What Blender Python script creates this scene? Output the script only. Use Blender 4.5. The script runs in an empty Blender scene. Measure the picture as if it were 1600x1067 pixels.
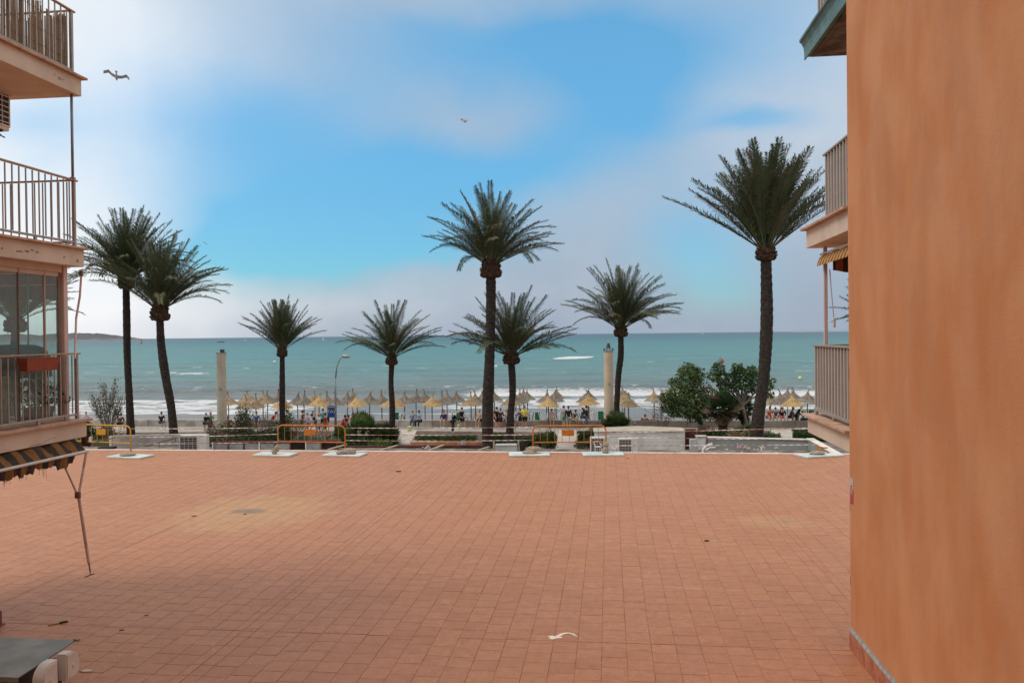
import bpy, math, random
import numpy as np
from mathutils import Vector, Matrix, noise as mnoise

random.seed(7)
rng = np.random.default_rng(7)
C = bpy.context.scene.collection
R = math.radians
SC = bpy.context.scene

# ------------------------------------------------------------------ camera
EYE = Vector((0.0, 0.0, 4.25))
FPX = 1280.0
YAW, PITCH, ROLL = R(6.7), R(-0.49), R(0.63)
CAMROT = (Matrix.Rotation(YAW, 3, 'Z') @ Matrix.Rotation(R(90) + PITCH, 3, 'X') @ Matrix.Rotation(-ROLL, 3, 'Z'))
cam_data = bpy.data.cameras.new('camera')
cam_data.sensor_width = 36.0
cam_data.lens = FPX / 1600 * 36.0
cam_data.clip_start = 0.1
cam_data.clip_end = 60000
cam = bpy.data.objects.new('camera', cam_data)
C.objects.link(cam)
cam.matrix_world = Matrix.Translation(EYE) @ CAMROT.to_4x4()
SC.camera = cam


def at(px, py, d):
    """world point that a pixel of the photograph shows at depth d"""
    return EYE + CAMROT @ Vector(((px - 800) / FPX * d, (533.5 - py) / FPX * d, -d))


def flat(px, d, z):
    """point in column px at depth d and height z"""
    a, b = at(px, 500, d), at(px, 600, d)
    t = (z - a.z) / (b.z - a.z)
    return a.lerp(b, t)


def gnd(px, py, z):
    """point of the horizontal plane at height z seen at a pixel"""
    v = at(px, py, 1.0) - EYE
    return EYE + v * ((z - EYE.z) / v.z)


def project(p):
    q = CAMROT.transposed() @ (Vector(p) - EYE)
    return 800 + FPX * q.x / -q.z, 533.5 - FPX * q.y / -q.z, -q.z


# ------------------------------------------------------------------ world, sun, exposure
SC.view_settings.view_transform = 'Standard'
SC.view_settings.look = 'None'
SC.view_settings.gamma = 1.0
SC.view_settings.use_curve_mapping = False
SC.view_settings.exposure = 0.0
SUN_EL, SUN_AZ = R(52), R(-108)          # azimuth measured from +Y (the sea) towards +X


class NT:
    def __init__(s, tree):
        s.t = tree
        s.n = tree.nodes
        s.l = tree.links

    def node(s, typ, **kw):
        nd = s.n.new(typ)
        for k, v in kw.items():
            setattr(nd, k, v)
        return nd

    def put(s, sock, v):
        if isinstance(v, bpy.types.NodeSocket):
            s.l.new(v, sock)
        elif v is not None:
            sock.default_value = v

    def math(s, op, a, b=None, c=None, clamp=False):
        nd = s.node('ShaderNodeMath', operation=op, use_clamp=clamp)
        s.put(nd.inputs[0], a)
        if b is not None:
            s.put(nd.inputs[1], b)
        if c is not None:
            s.put(nd.inputs[2], c)
        return nd.outputs[0]

    def mix(s, f, a, b, blend='MIX'):
        nd = s.node('ShaderNodeMix', data_type='RGBA', blend_type=blend)
        s.put(nd.inputs[0], f)
        s.put(nd.inputs[6], a if isinstance(a, bpy.types.NodeSocket) else (*a[:3], 1))
        s.put(nd.inputs[7], b if isinstance(b, bpy.types.NodeSocket) else (*b[:3], 1))
        return nd.outputs[2]

    def noise(s, vec, scale=5, detail=4, rough=0.55, dist=0.0):
        nd = s.node('ShaderNodeTexNoise')
        s.put(nd.inputs['Vector'], vec)
        nd.inputs['Scale'].default_value = scale
        nd.inputs['Detail'].default_value = detail
        nd.inputs['Roughness'].default_value = rough
        nd.inputs['Distortion'].default_value = dist
        return nd.outputs['Fac']

    def smooth(s, v, a, b, lo=0.0, hi=1.0):
        nd = s.node('ShaderNodeMapRange', interpolation_type='SMOOTHSTEP')
        s.put(nd.inputs['Value'], v)
        nd.inputs['From Min'].default_value = a
        nd.inputs['From Max'].default_value = b
        nd.inputs['To Min'].default_value = lo
        nd.inputs['To Max'].default_value = hi
        return nd.outputs[0]

    def scaled(s, vec, sx, sy, sz):
        nd = s.node('ShaderNodeVectorMath', operation='MULTIPLY')
        s.put(nd.inputs[0], vec)
        nd.inputs[1].default_value = (sx, sy, sz)
        return nd.outputs[0]


def azel(px, py):
    v = (at(px, py, 1) - EYE).normalized()
    return math.atan2(v.x, v.y), math.asin(v.z)


world = bpy.data.worlds.new('World')
SC.world = world
world.use_nodes = True
w = NT(world.node_tree)
w.n.clear()
sky = w.node('ShaderNodeTexSky', sky_type='NISHITA', sun_disc=False)
sky.sun_elevation = SUN_EL
sky.sun_rotation = SUN_AZ
sky.air_density = 1.0
sky.dust_density = 0.6
sky.ozone_density = 1.6
tc = w.node('ShaderNodeTexCoord')
D = tc.outputs['Generated']
sep = w.node('ShaderNodeSeparateXYZ')
w.l.new(D, sep.inputs[0])
n1 = w.noise(D, 3.2, 5, 0.5)
n2 = w.noise(w.scaled(D, 1, 1, 1.6), 5.5, 5, 0.5)
az = w.math('ADD', w.math('ARCTAN2', sep.outputs[0], sep.outputs[1]), w.math('MULTIPLY', w.math('SUBTRACT', n1, 0.5), 0.16))
el = w.math('ADD', w.math('ARCSINE', sep.outputs[2]), w.math('MULTIPLY', w.math('SUBTRACT', n2, 0.5), 0.10))


def blob(px, py, sx, sy, wt):
    a0, e0 = azel(px, py)
    da = w.math('MULTIPLY', w.math('SUBTRACT', az, a0), FPX / sx)
    de = w.math('MULTIPLY', w.math('SUBTRACT', el, e0), FPX / sy)
    q = w.math('ADD', w.math('MULTIPLY', da, da), w.math('MULTIPLY', de, de))
    return w.math('MULTIPLY', w.math('EXPONENT', w.math('MULTIPLY', q, -1.0)), wt)


def addup(items):
    s = items[0]
    for i in items[1:]:
        s = w.math('ADD', s, i)
    return s


breaks = addup([blob(*b) for b in (
    (850, 60, 430, 100, 0.95), (1010, 110, 160, 90, 0.4), (560, 190, 200, 70, 0.35), (690, 285, 170, 75, 0.8), (540, 370, 180, 66, 1.0),
    (380, 400, 120, 45, 0.85), (900, 240, 190, 60, 0.65), (1185, 196, 75, 16, 0.6), (370, 250, 200, 110, 0.75),
    (1085, 390, 85, 65, 0.7), (1140, 445, 55, 28, 0.25), (690, 400, 90, 26, 0.5), (70, 200, 70, 32, 0.4),
    (960, 170, 120, 60, 0.3), (700, 185, 120, 45, -0.45), (470, 80, 120, 60, -0.15), (720, 0, 220, 26, -0.3), (1000, 235, 120, 30, -0.2))])
# beyond the part of the sky the camera looks at, the same broken cloud goes on
fv = Vector((-math.sin(YAW), math.cos(YAW), 0.15)).normalized()
dt = w.node('ShaderNodeVectorMath', operation='DOT_PRODUCT')
w.l.new(D, dt.inputs[0])
dt.inputs[1].default_value = fv
beyond = w.smooth(dt.outputs['Value'], 0.86, 0.62)
nb = w.noise(w.scaled(D, 1, 1, 1.5), 2.1, 5, 0.5)
breaks = w.math('ADD', breaks, w.math('MULTIPLY', beyond, w.smooth(nb, 0.5, 0.66, 0.0, 0.45)))
breaks = w.math('MULTIPLY', w.math('MAXIMUM', w.math('MINIMUM', breaks, 1.0), 0.0), 0.94)
# pale cloud: brighter over the headland on the left, greyer out over the open sea
glow = addup([blob(70, 320, 270, 340, 1.1), blob(90, 40, 170, 150, 0.8), blob(1290, 120, 170, 170, 0.3),
              blob(450, 480, 330, 40, 0.22), blob(1250, 30, 200, 60, 0.2)])
soft = w.smooth(w.noise(D, 6.0, 6, 0.6), 0.3, 0.7, -0.06, 0.06)
glow = w.math('ADD', w.math('MINIMUM', glow, 1.0), soft, clamp=True)
low = w.mix(w.smooth(sep.outputs[2], 0.0, 0.17), (0.355, 0.425, 0.525), (0.42, 0.52, 0.64))
cloud = w.mix(glow, low, (0.94, 0.95, 0.97))
# an overcast sky is brightest and whitest towards the zenith
cloud = w.mix(w.smooth(sep.outputs[2], 0.42, 0.95), cloud, (1.12, 1.09, 1.04))
cloud = w.mix(beyond, cloud, w.mix(w.smooth(sep.outputs[2], 0.0, 0.9), (0.62, 0.63, 0.65), (1.08, 1.05, 1.01)))  # cloud above and behind the view brightened and warmed to light the terrace
bg1 = w.node('ShaderNodeBackground')
tint = w.mix(w.smooth(sep.outputs[2], 0.05, 0.42), (0.34, 0.74, 0.92), (0.56, 1.18, 1.26))
w.l.new(w.mix(1.0, sky.outputs[0], tint, 'MULTIPLY'), bg1.inputs[0])
bg1.inputs[1].default_value = 0.15
bg2 = w.node('ShaderNodeBackground')
w.l.new(cloud, bg2.inputs[0])
bg2.inputs[1].default_value = 1.0
ms = w.node('ShaderNodeMixShader')
w.l.new(breaks, ms.inputs[0])
w.l.new(bg2.outputs[0], ms.inputs[1])
w.l.new(bg1.outputs[0], ms.inputs[2])
wo = w.node('ShaderNodeOutputWorld')
w.l.new(ms.outputs[0], wo.inputs[0])

sun_d = bpy.data.lights.new('sun', 'SUN')
sun_d.energy = 1.5
sun_d.angle = R(25)
sun_d.color = (1.0, 0.95, 0.88)
sun = bpy.data.objects.new('sun', sun_d)
C.objects.link(sun)
sdir = Vector((math.sin(SUN_AZ) * math.cos(SUN_EL), math.cos(SUN_AZ) * math.cos(SUN_EL), math.sin(SUN_EL)))
sun.rotation_euler = sdir.to_track_quat('Z', 'Y').to_euler()
sun.location = (0, 0, 60)


# ------------------------------------------------------------------ helpers
def srgb(r, g, b):
    f = lambda c: (c / 255 / 12.92) if c <= 10 else ((c / 255 + 0.055) / 1.055) ** 2.4
    return (f(r), f(g), f(b))


MATS = {}


def mat(name, col, rough=0.8, var=0.12, scale=6.0, bump=0.0, metal=0.0, spec=0.3, col2=None, stretch=None,
        coord='Object', lo=0.35, hi=0.65, bscale=None, bdist=0.02):
    if name in MATS:
        return MATS[name]
    m = bpy.data.materials.new(name)
    m.use_nodes = True
    t = NT(m.node_tree)
    p = t.n['Principled BSDF']
    if coord == 'World':
        v = t.node('ShaderNodeNewGeometry').outputs['Position']
    else:
        v = t.node('ShaderNodeTexCoord').outputs['Object']
    if stretch:
        v = t.scaled(v, *stretch)
    a = tuple(min(1, c * (1 - var)) for c in col)
    b = col2 if col2 else tuple(min(1, c * (1 + var)) for c in col)
    f = t.smooth(t.noise(v, scale, 6, 0.6), lo, hi)
    t.l.new(t.mix(f, a, b), p.inputs['Base Color'])
    p.inputs['Roughness'].default_value = rough
    p.inputs['Metallic'].default_value = metal
    p.inputs['Specular IOR Level'].default_value = spec
    if bump:
        bn = t.node('ShaderNodeBump')
        bn.inputs['Strength'].default_value = bump
        bn.inputs['Distance'].default_value = bdist
        t.l.new(t.noise(v, bscale or scale * 4, 4, 0.6), bn.inputs['Height'])
        t.l.new(bn.outputs[0], p.inputs['Normal'])
    MATS[name] = m
    return m


def leafmat(name, a, b, c=None, rough=0.6, trans=0.0):
    """foliage: each leaf its own shade between a and b, dry patches of c"""
    if name in MATS:
        return MATS[name]
    m = bpy.data.materials.new(name)
    m.use_nodes = True
    t = NT(m.node_tree)
    p = t.n['Principled BSDF']
    at_ = t.node('ShaderNodeAttribute', attribute_name='tv')
    oi = t.node('ShaderNodeObjectInfo')
    f = t.math('FRACT', t.math('ADD', at_.outputs['Fac'], t.math('MULTIPLY', oi.outputs['Random'], 0.6)))
    col = t.mix(f, a, b)
    if c:
        pos = t.node('ShaderNodeNewGeometry').outputs['Position']
        col = t.mix(t.smooth(t.noise(pos, 1.3, 3, 0.6), 0.52, 0.68), col, c)
    t.l.new(col, p.inputs['Base Color'])
    p.inputs['Roughness'].default_value = rough
    p.inputs['Specular IOR Level'].default_value = 0.25
    MATS[name] = m
    return m


class MB:
    def __init__(s):
        s.v, s.f, s.mi = [], [], []

    def add(s, vs, fs, mi=0):
        o = len(s.v)
        s.v += [tuple(p) for p in vs]
        s.f += [tuple(o + i for i in q) for q in fs]
        s.mi += [mi] * len(fs)
        return s

    def box(s, c, size, rot=None, mi=0):
        hx, hy, hz = size[0] / 2, size[1] / 2, size[2] / 2
        vs = [Vector((x, y, z)) for x in (-hx, hx) for y in (-hy, hy) for z in (-hz, hz)]
        if rot is not None:
            vs = [rot @ p for p in vs]
        vs = [p + Vector(c) for p in vs]
        return s.add(vs, [(0, 1, 3, 2), (4, 6, 7, 5), (0, 4, 5, 1), (2, 3, 7, 6), (0, 2, 6, 4), (1, 5, 7, 3)], mi)

    def bev(s, c, size, b=0.01, rot=None, mi=0):
        """box with chamfered edges"""
        h = [x / 2 for x in size]
        vs, idx = [], {}
        for sx in (-1, 1):
            for sy in (-1, 1):
                for sz in (-1, 1):
                    for a in range(3):
                        q = [sx * (h[0] - b), sy * (h[1] - b), sz * (h[2] - b)]
                        q[a] = (sx, sy, sz)[a] * h[a]
                        idx[(sx, sy, sz, a)] = len(vs)
                        vs.append(Vector(q))
        fs = []
        for a in range(3):
            b1, b2 = [(1, 2), (0, 2), (0, 1)][a]
            for sg in (-1, 1):
                q = []
                for u, v_ in ((-1, -1), (1, -1), (1, 1), (-1, 1)):
                    k = [0, 0, 0]
                    k[a], k[b1], k[b2] = sg, u, v_
                    q.append(idx[(*k, a)])
                fs.append(q if (sg > 0) != (a == 1) else q[::-1])
        for a in range(3):
            o1, o2 = [(1, 2), (0, 2), (0, 1)][a]
            for u in (-1, 1):
                for v_ in (-1, 1):
                    k0, k1 = [0, 0, 0], [0, 0, 0]
                    k0[a], k1[a] = -1, 1
                    k0[o1] = k1[o1] = u
                    k0[o2] = k1[o2] = v_
                    fs.append((idx[(*k0, o1)], idx[(*k1, o1)], idx[(*k1, o2)], idx[(*k0, o2)]))
        for sx in (-1, 1):
            for sy in (-1, 1):
                for sz in (-1, 1):
                    fs.append(tuple(idx[(sx, sy, sz, a)] for a in range(3)))
        if rot is not None:
            vs = [rot @ p for p in vs]
        return s.add([p + Vector(c) for p in vs], fs, mi)

    def tube(s, pts, rad, n=8, mi=0, cap=True):
        pts = [Vector(p) for p in pts]
        if not hasattr(rad, '__len__'):
            rad = [rad] * len(pts)
        vs, fs = [], []
        ref = None
        for i, p in enumerate(pts):
            tg = (pts[min(i + 1, len(pts) - 1)] - pts[max(i - 1, 0)]).normalized()
            if ref is None:
                ref = tg.orthogonal().normalized()
            else:
                ref = (ref - tg * ref.dot(tg)).normalized()
            bi = tg.cross(ref)
            for k in range(n):
                a = 2 * math.pi * k / n
                vs.append(p + (ref * math.cos(a) + bi * math.sin(a)) * rad[i])
        for i in range(len(pts) - 1):
            for k in range(n):
                k2 = (k + 1) % n
                fs.append((i * n + k, i * n + k2, (i + 1) * n + k2, (i + 1) * n + k))
        if cap:
            fs.append(tuple(range(n - 1, -1, -1)))
            fs.append(tuple((len(pts) - 1) * n + k for k in range(n)))
        return s.add(vs, fs, mi)

    def lathe(s, prof, c=(0, 0, 0), n=16, jit=0.0, mi=0):
        vs, fs = [], []
        for r, z in prof:
            for k in range(n):
                a = 2 * math.pi * k / n
                rr = r * (1 + random.uniform(-jit, jit))
                vs.append((c[0] + rr * math.cos(a), c[1] + rr * math.sin(a), c[2] + z))
        for i in range(len(prof) - 1):
            for k in range(n):
                k2 = (k + 1) % n
                fs.append((i * n + k, i * n + k2, (i + 1) * n + k2, (i + 1) * n + k))
        fs.append(tuple(range(n - 1, -1, -1)))
        fs.append(tuple((len(prof) - 1) * n + k for k in range(n)))
        return s.add(vs, fs, mi)

    def prism(s, poly, axis, a, b, mi=0):
        """extrude a 2-D outline from a to b along axis"""
        def pt(u, v_, t):
            return {'x': (t, u, v_), 'y': (u, t, v_), 'z': (u, v_, t)}[axis]
        n = len(poly)
        vs = [pt(u, v_, a) for u, v_ in poly] + [pt(u, v_, b) for u, v_ in poly]
        fs = [tuple(range(n))[::-1], tuple(range(n, 2 * n))]
        fs += [(i, (i + 1) % n, n + (i + 1) % n, n + i) for i in range(n)]
        return s.add(vs, fs, mi)

    def mesh(s, name, mats=None, smooth=False):
        me = bpy.data.meshes.new(name)
        me.from_pydata(s.v, [], s.f)
        for m in (mats if isinstance(mats, (list, tuple)) else [mats]):
            if m:
                me.materials.append(m)
        if any(s.mi):
            me.polygons.foreach_set('material_index', s.mi)
        if smooth:
            me.polygons.foreach_set('use_smooth', [True] * len(me.polygons))
        me.update()
        return me

    def build(s, name, mats, parent=None, smooth=False, kind=None):
        import bmesh
        me = s.mesh(name, mats, smooth)
        bm = bmesh.new()
        bm.from_mesh(me)
        bmesh.ops.recalc_face_normals(bm, faces=bm.faces)
        bm.to_mesh(me)
        bm.free()
        return link(name, me, parent, kind)


def link(name, me, parent=None, kind=None, loc=None):
    o = bpy.data.objects.new(name, me)
    C.objects.link(o)
    if parent is not None:
        o.parent = parent
    if kind:
        o['kind'] = kind
    if loc is not None:
        o.location = loc
    return o


def tag(o, label=None, cat=None, group=None):
    if label:
        o['label'] = label
    if cat:
        o['category'] = cat
    if group:
        o['group'] = group
    return o


def thing(name, label, cat, loc=(0, 0, 0), rz=0.0, group=None):
    o = bpy.data.objects.new(name, None)
    C.objects.link(o)
    o.location = loc
    o.rotation_euler = (0, 0, rz)
    o.empty_display_size = 0.2
    return tag(o, label, cat, group)


def copy_tree(o, parent=None):
    c = o.copy()
    C.objects.link(c)
    if parent is not None:
        c.parent = parent
    for ch in list(o.children):
        copy_tree(ch, c)
    return c


def attr_mesh(name, V, F, m, tv=None, smooth=False):
    """mesh from numpy arrays; F is (n,4) or (n,3); tv one value per vertex"""
    me = bpy.data.meshes.new(name)
    k = F.shape[1]
    me.vertices.add(len(V))
    me.vertices.foreach_set('co', V.astype(np.float32).ravel())
    me.loops.add(F.size)
    me.loops.foreach_set('vertex_index', F.astype(np.int32).ravel())
    me.polygons.add(len(F))
    me.polygons.foreach_set('loop_start', np.arange(0, F.size, k, dtype=np.int32))
    me.polygons.foreach_set('loop_total', np.full(len(F), k, dtype=np.int32))
    me.polygons.foreach_set('use_smooth', np.full(len(F), bool(smooth)))
    if m:
        me.materials.append(m)
    if tv is not None:
        a = me.attributes.new('tv', 'FLOAT', 'POINT')
        a.data.foreach_set('value', tv.astype(np.float32))
    me.update(calc_edges=True)
    me.validate()
    return me


def leaf_arrays(P, Dr, L, W):
    """diamond leaves at P along Dr"""
    n = len(P)
    Dr = Dr / (np.linalg.norm(Dr, axis=1, keepdims=True) + 1e-9)
    r = rng.normal(size=(n, 3))
    S = np.cross(Dr, r)
    S /= np.linalg.norm(S, axis=1, keepdims=True) + 1e-9
    L = np.asarray(L).reshape(-1, 1)
    W = np.asarray(W).reshape(-1, 1)
    V = np.stack([P, P + Dr * L * 0.45 + S * W, P + Dr * L, P + Dr * L * 0.45 - S * W], 1).reshape(-1, 3)
    F = np.arange(4 * n).reshape(-1, 4)
    return V, F


def vnoise(x, y, seed=0):
    xi, yi = np.floor(x).astype(np.int64), np.floor(y).astype(np.int64)
    xf, yf = x - xi, y - yi
    def h(a, b):
        n = (a * 374761393 + b * 668265263 + seed * 974634777) & 0xffffffff
        n = ((n ^ (n >> 13)) * 1274126177) & 0xffffffff
        return ((n ^ (n >> 16)) & 0xffff) / 65535.0
    u, v_ = xf * xf * (3 - 2 * xf), yf * yf * (3 - 2 * yf)
    return (h(xi, yi) * (1 - u) + h(xi + 1, yi) * u) * (1 - v_) + (h(xi, yi + 1) * (1 - u) + h(xi + 1, yi + 1) * u) * v_


def fbm(x, y, o=4, seed=0):
    s, a, t = 0, 1.0, 0
    for i in range(o):
        s = s + a * vnoise(x * 2 ** i, y * 2 ** i, seed + i)
        t += a
        a *= 0.5
    return s / t


def ordinal(k):
    return ('first second third fourth fifth sixth seventh eighth ninth tenth eleventh twelfth thirteenth fourteenth fifteenth '
            'sixteenth seventeenth eighteenth nineteenth twentieth twenty-first twenty-second').split()[k]


MARKS = [(346, 'the left column'), (441, 'the short palm'), (525, 'the street lamp'), (612, 'the slim palm'),
         (765, 'the tall middle palm'), (797, 'the medium palm'), (951, 'the right column'), (1190, 'the tallest palm')]
_rank = {}


def ranked(look, px):
    """call in order from left to right"""
    m = [t for x, t in MARKS if x <= px]
    where = 'right of ' + m[-1]
    k = _rank.get((look, where), 0)
    _rank[(look, where)] = k + 1
    return '%s, %s %s' % (look, ordinal(k), where)

# ------------------------------------------------------------------ levels
TZ = 0.0            # terrace
GZ = -3.05          # promenade and gardens
SZ = -4.45          # sea
WALL_Y = 64.2

# ------------------------------------------------------------------ ground, beach, sea
def sheet(name, x0, x1, y0, y1, z, m, kind='structure', nx=1, ny=1):
    V = np.array([(x0 + (x1 - x0) * i / nx, y0 + (y1 - y0) * j / ny, z) for j in range(ny + 1) for i in range(nx + 1)])
    F = np.array([(j * (nx + 1) + i, j * (nx + 1) + i + 1, (j + 1) * (nx + 1) + i + 1, (j + 1) * (nx + 1) + i) for j in range(ny) for i in range(nx)])
    return link(name, attr_mesh(name, V, F, m), kind=kind)


m_ground = mat('ground paving', (0.20, 0.175, 0.15), 0.9, 0.25, 1.5, 0.3, coord='World')
sheet('ground', -400, 400, -120, WALL_Y, GZ, m_ground)
m_prom = mat('promenade paving', (0.36, 0.32, 0.28), 0.85, 0.14, 2.2, 0.2, coord='World')
sheet('promenade', -400, 400, 57.2, WALL_Y - 0.2, GZ + 0.004, m_prom)

# beach sheet
m_sand = bpy.data.materials.new('sand')
m_sand.use_nodes = True
t = NT(m_sand.node_tree)
p = t.n['Principled BSDF']
pos = t.node('ShaderNodeNewGeometry').outputs['Position']
sp = t.node('ShaderNodeSeparateXYZ')
t.l.new(pos, sp.inputs[0])
nz = t.noise(t.scaled(pos, 0.25, 1, 1), 0.5, 5, 0.6)
wet = t.smooth(t.math('ADD', sp.outputs[1], t.math('MULTIPLY', nz, 5.0)), 80.5, 84.0)
dry = t.mix(t.smooth(t.noise(pos, 1.4, 6, 0.7), 0.35, 0.7), (0.52, 0.37, 0.22), (0.66, 0.50, 0.33))
t.l.new(t.mix(wet, dry, (0.20, 0.16, 0.13)), p.inputs['Base Color'])
t.l.new(t.smooth(wet, 0, 1, 0.95, 0.4), p.inputs['Roughness'])
b = t.node('ShaderNodeBump')
b.inputs['Strength'].default_value = 0.8
b.inputs['Distance'].default_value = 0.1
t.l.new(t.noise(pos, 3.0, 5, 0.6), b.inputs['Height'])
t.l.new(b.outputs[0], p.inputs['Normal'])
ny, nx = 60, 220
ys = np.linspace(WALL_Y + 0.1, 118, ny + 1)
xs = np.linspace(-260, 260, nx + 1)
X, Y = np.meshgrid(xs, ys)


def sand_z(x, y):
    y = np.asarray(y, float)
    k = np.clip((y - 66) / 22, 0, 3)
    return -3.62 - 0.86 * k + 0.10 * (fbm(np.asarray(x, float) * 0.35, y * 0.5, 3, 5) - 0.5) * np.clip(1.6 - k, 0, 1)


Z = sand_z(X, Y)
V = np.stack([X, Y, Z], -1).reshape(-1, 3)
i, j = np.meshgrid(np.arange(nx), np.arange(ny))
F = np.stack([j * (nx + 1) + i, j * (nx + 1) + i + 1, (j + 1) * (nx + 1) + i + 1, (j + 1) * (nx + 1) + i], -1).reshape(-1, 4)
link('beach', attr_mesh('beach', V, F, m_sand, smooth=True), kind='structure')

# sea: rows get wider with distance, columns fan out from the shore
NR, NCOL = 620, 560
ys = 86.0 + 0.0 * np.arange(NR)
step, y = 0.17, 85.0
rows = []
for k in range(NR):
    rows.append(y)
    y += step
    if y > 112:
        step *= 1.0 + 0.0185
rows = np.array(rows)
rows = np.append(rows[rows < 9000], [12000, 18000, 30000])
NR = len(rows)
tcol = np.linspace(-1, 1, NCOL)
ang = np.where(np.abs(tcol) < 0.9, tcol * 0.95, np.sign(tcol) * (0.855 + (np.abs(tcol) - 0.9) * 9))
Y = np.repeat(rows[:, None], NCOL, 1)
X = Y * ang[None, :] - 0.04 * Y
fade = np.clip((Y - 85.5) / 7, 0, 1)
H = np.zeros_like(Y)
warp = 3.0 * (fbm(X * 0.02, Y * 0.01, 3, 11) - 0.5) + 1.1 * (fbm(X * 0.09, Y * 0.03, 3, 12) - 0.5)
# swell lines running in to the beach
swell = [(104.0, 0.42, 1.7), (117.0, 0.80, 2.6), (131, 0.55, 3.0), (148, 0.55, 3.6), (168, 0.55, 4.2), (192, 0.5, 5), (222, 0.5, 6), (260, 0.5, 7.5), (305, 0.5, 9)]
for k, (y0, h, wd) in enumerate(swell):
    yc = y0 + warp * (1 + k * 0.5) + 2.0 * np.sin(X * 0.012 + k * 2.1)
    d = (Y - yc) / wd
    prof = np.where(d < 0, np.exp(-(d * 1.7) ** 2), np.exp(-(d * 0.8) ** 2))
    H += h * prof * (0.45 + 0.9 * fbm(X * 0.018 + k * 7, Y * 0.0 + k, 3, 20 + k))
chop = (fbm(X * 0.25, Y * 0.7, 4, 31) - 0.5) * 0.35 + (fbm(X * 0.9, Y * 2.0, 3, 37) - 0.5) * 0.12
H += chop * np.clip((Y - 88) / 15, 0.15, 1) * np.clip(1200 / Y, 0, 1)
H += (fbm(X * 0.04, Y * 0.12, 3, 33) - 0.5) * 0.5 * np.clip((Y - 120) / 60, 0, 1) * np.clip(3000 / Y, 0, 1)
H *= fade
# foam: broken crest, the wash behind it and a thin edge on the sand
crest = 117.0 + warp + 2.0 * np.sin(X * 0.012 + 2.1)
left = 1 / (1 + np.exp((X + 20.5) / 1.0))                         # the crest has already broken on the left
gap = np.exp(-((X + 27) / 9.5) ** 4)
n_a = fbm(X * 0.10, Y * 0.9, 4, 41)
n_b = fbm(X * 0.45, Y * 2.3, 4, 43)
f1 = np.exp(-((Y - (crest - 2.6)) / 2.3) ** 2) * (1 - left) * (0.8 + 0.45 * (n_a - 0.3)) * (1 - 0.9 * np.exp(-((X - 51) / 8) ** 4) * (X > 44))
n_c = fbm(X * 0.05, Y * 0.25, 3, 47)
wash = np.clip((Y - 93.5) / 3, 0, 1) * np.clip((113.5 - Y) / 4, 0, 1)
f2 = wash * np.clip((n_b * 0.7 + n_c * 0.5 - 0.48) * 6.5, 0, 1) * (1 - left) * 0.75
f2 += np.exp(-((Y - (97.5 + warp)) / 1.3) ** 2) * (1 - left) * np.clip((n_b - .35) * 3, 0, 1) * 0.75
wl = np.clip((Y - 87.5) / 1.5, 0, 1) * np.clip((108.5 + warp - Y) / 2.0, 0, 1)
f3 = left * (1 - gap * 0.85) * wl * np.clip(0.35 + (n_b - 0.42) * 3.2 + 0.55 * np.exp(-((Y - 104.5 - warp) / 2.2) ** 2) + 0.35 * np.exp(-((Y - 96 - warp) / 1.6) ** 2), 0, 1)
f4 = np.exp(-((Y - (89.0 + 0.7 * warp)) / 0.6) ** 2) * 0.7 * np.clip((n_b - .3) * 3, 0, 1)
f5 = (fbm(X * 0.5, Y * 1.5, 4, 53) > 0.66) * np.exp(-((Y - 127) / 9) ** 2) * 0.5
caps = (fbm(X * 0.10, Y * 0.30, 4, 61) > 0.755) * np.clip((Y - 140) / 40, 0, 1) * np.clip((420 - Y) / 200, 0, 1) * 0.55
# a long streak of breaking water further out
q0, q1 = gnd(861, 562, SZ), gnd(927, 559, SZ)
ym = (q0.y + q1.y) / 2
u = (X - q0.x) / (q1.x - q0.x)
f6 = ((u > 0) & (u < 1)) * np.clip(1.7 - np.abs(Y - ym - 3 + 14 * (fbm(X * 0.12, X * 0, 3, 71) - 0.5) - 10 * u) / (3 + 17 * np.sqrt(np.clip(u * (1 - u), 0, 1))) * 1.6, 0, 1) * (0.55 + 0.5 * n_b)
FOAM = np.clip(f1 + f2 + f3 + f4 + f5 + caps + f6 * 1.3, 0, 1)
H += 0.16 * np.clip(f1, 0, 1) * (n_b - 0.2)
V = np.stack([X, Y, SZ + H], -1).reshape(-1, 3)
i, j = np.meshgrid(np.arange(NCOL - 1), np.arange(NR - 1))
F = np.stack([j * NCOL + i, j * NCOL + i + 1, (j + 1) * NCOL + i + 1, (j + 1) * NCOL + i], -1).reshape(-1, 4)

m_sea = bpy.data.materials.new('sea water')
m_sea.use_nodes = True
t = NT(m_sea.node_tree)
p = t.n['Principled BSDF']
pos = t.node('ShaderNodeNewGeometry').outputs['Position']
sp = t.node('ShaderNodeSeparateXYZ')
t.l.new(pos, sp.inputs[0])
big = t.noise(t.scaled(pos, 0.004, 0.016, 1), 1.0, 5, 0.6)
ly = t.math('LOGARITHM', t.math('ADD', sp.outputs[1], t.math('MULTIPLY', t.math('SUBTRACT', big, 0.5), t.math('MULTIPLY', sp.outputs[1], 0.5))), 10.0)
ramp = t.node('ShaderNodeValToRGB')
r_ = ramp.color_ramp
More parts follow.
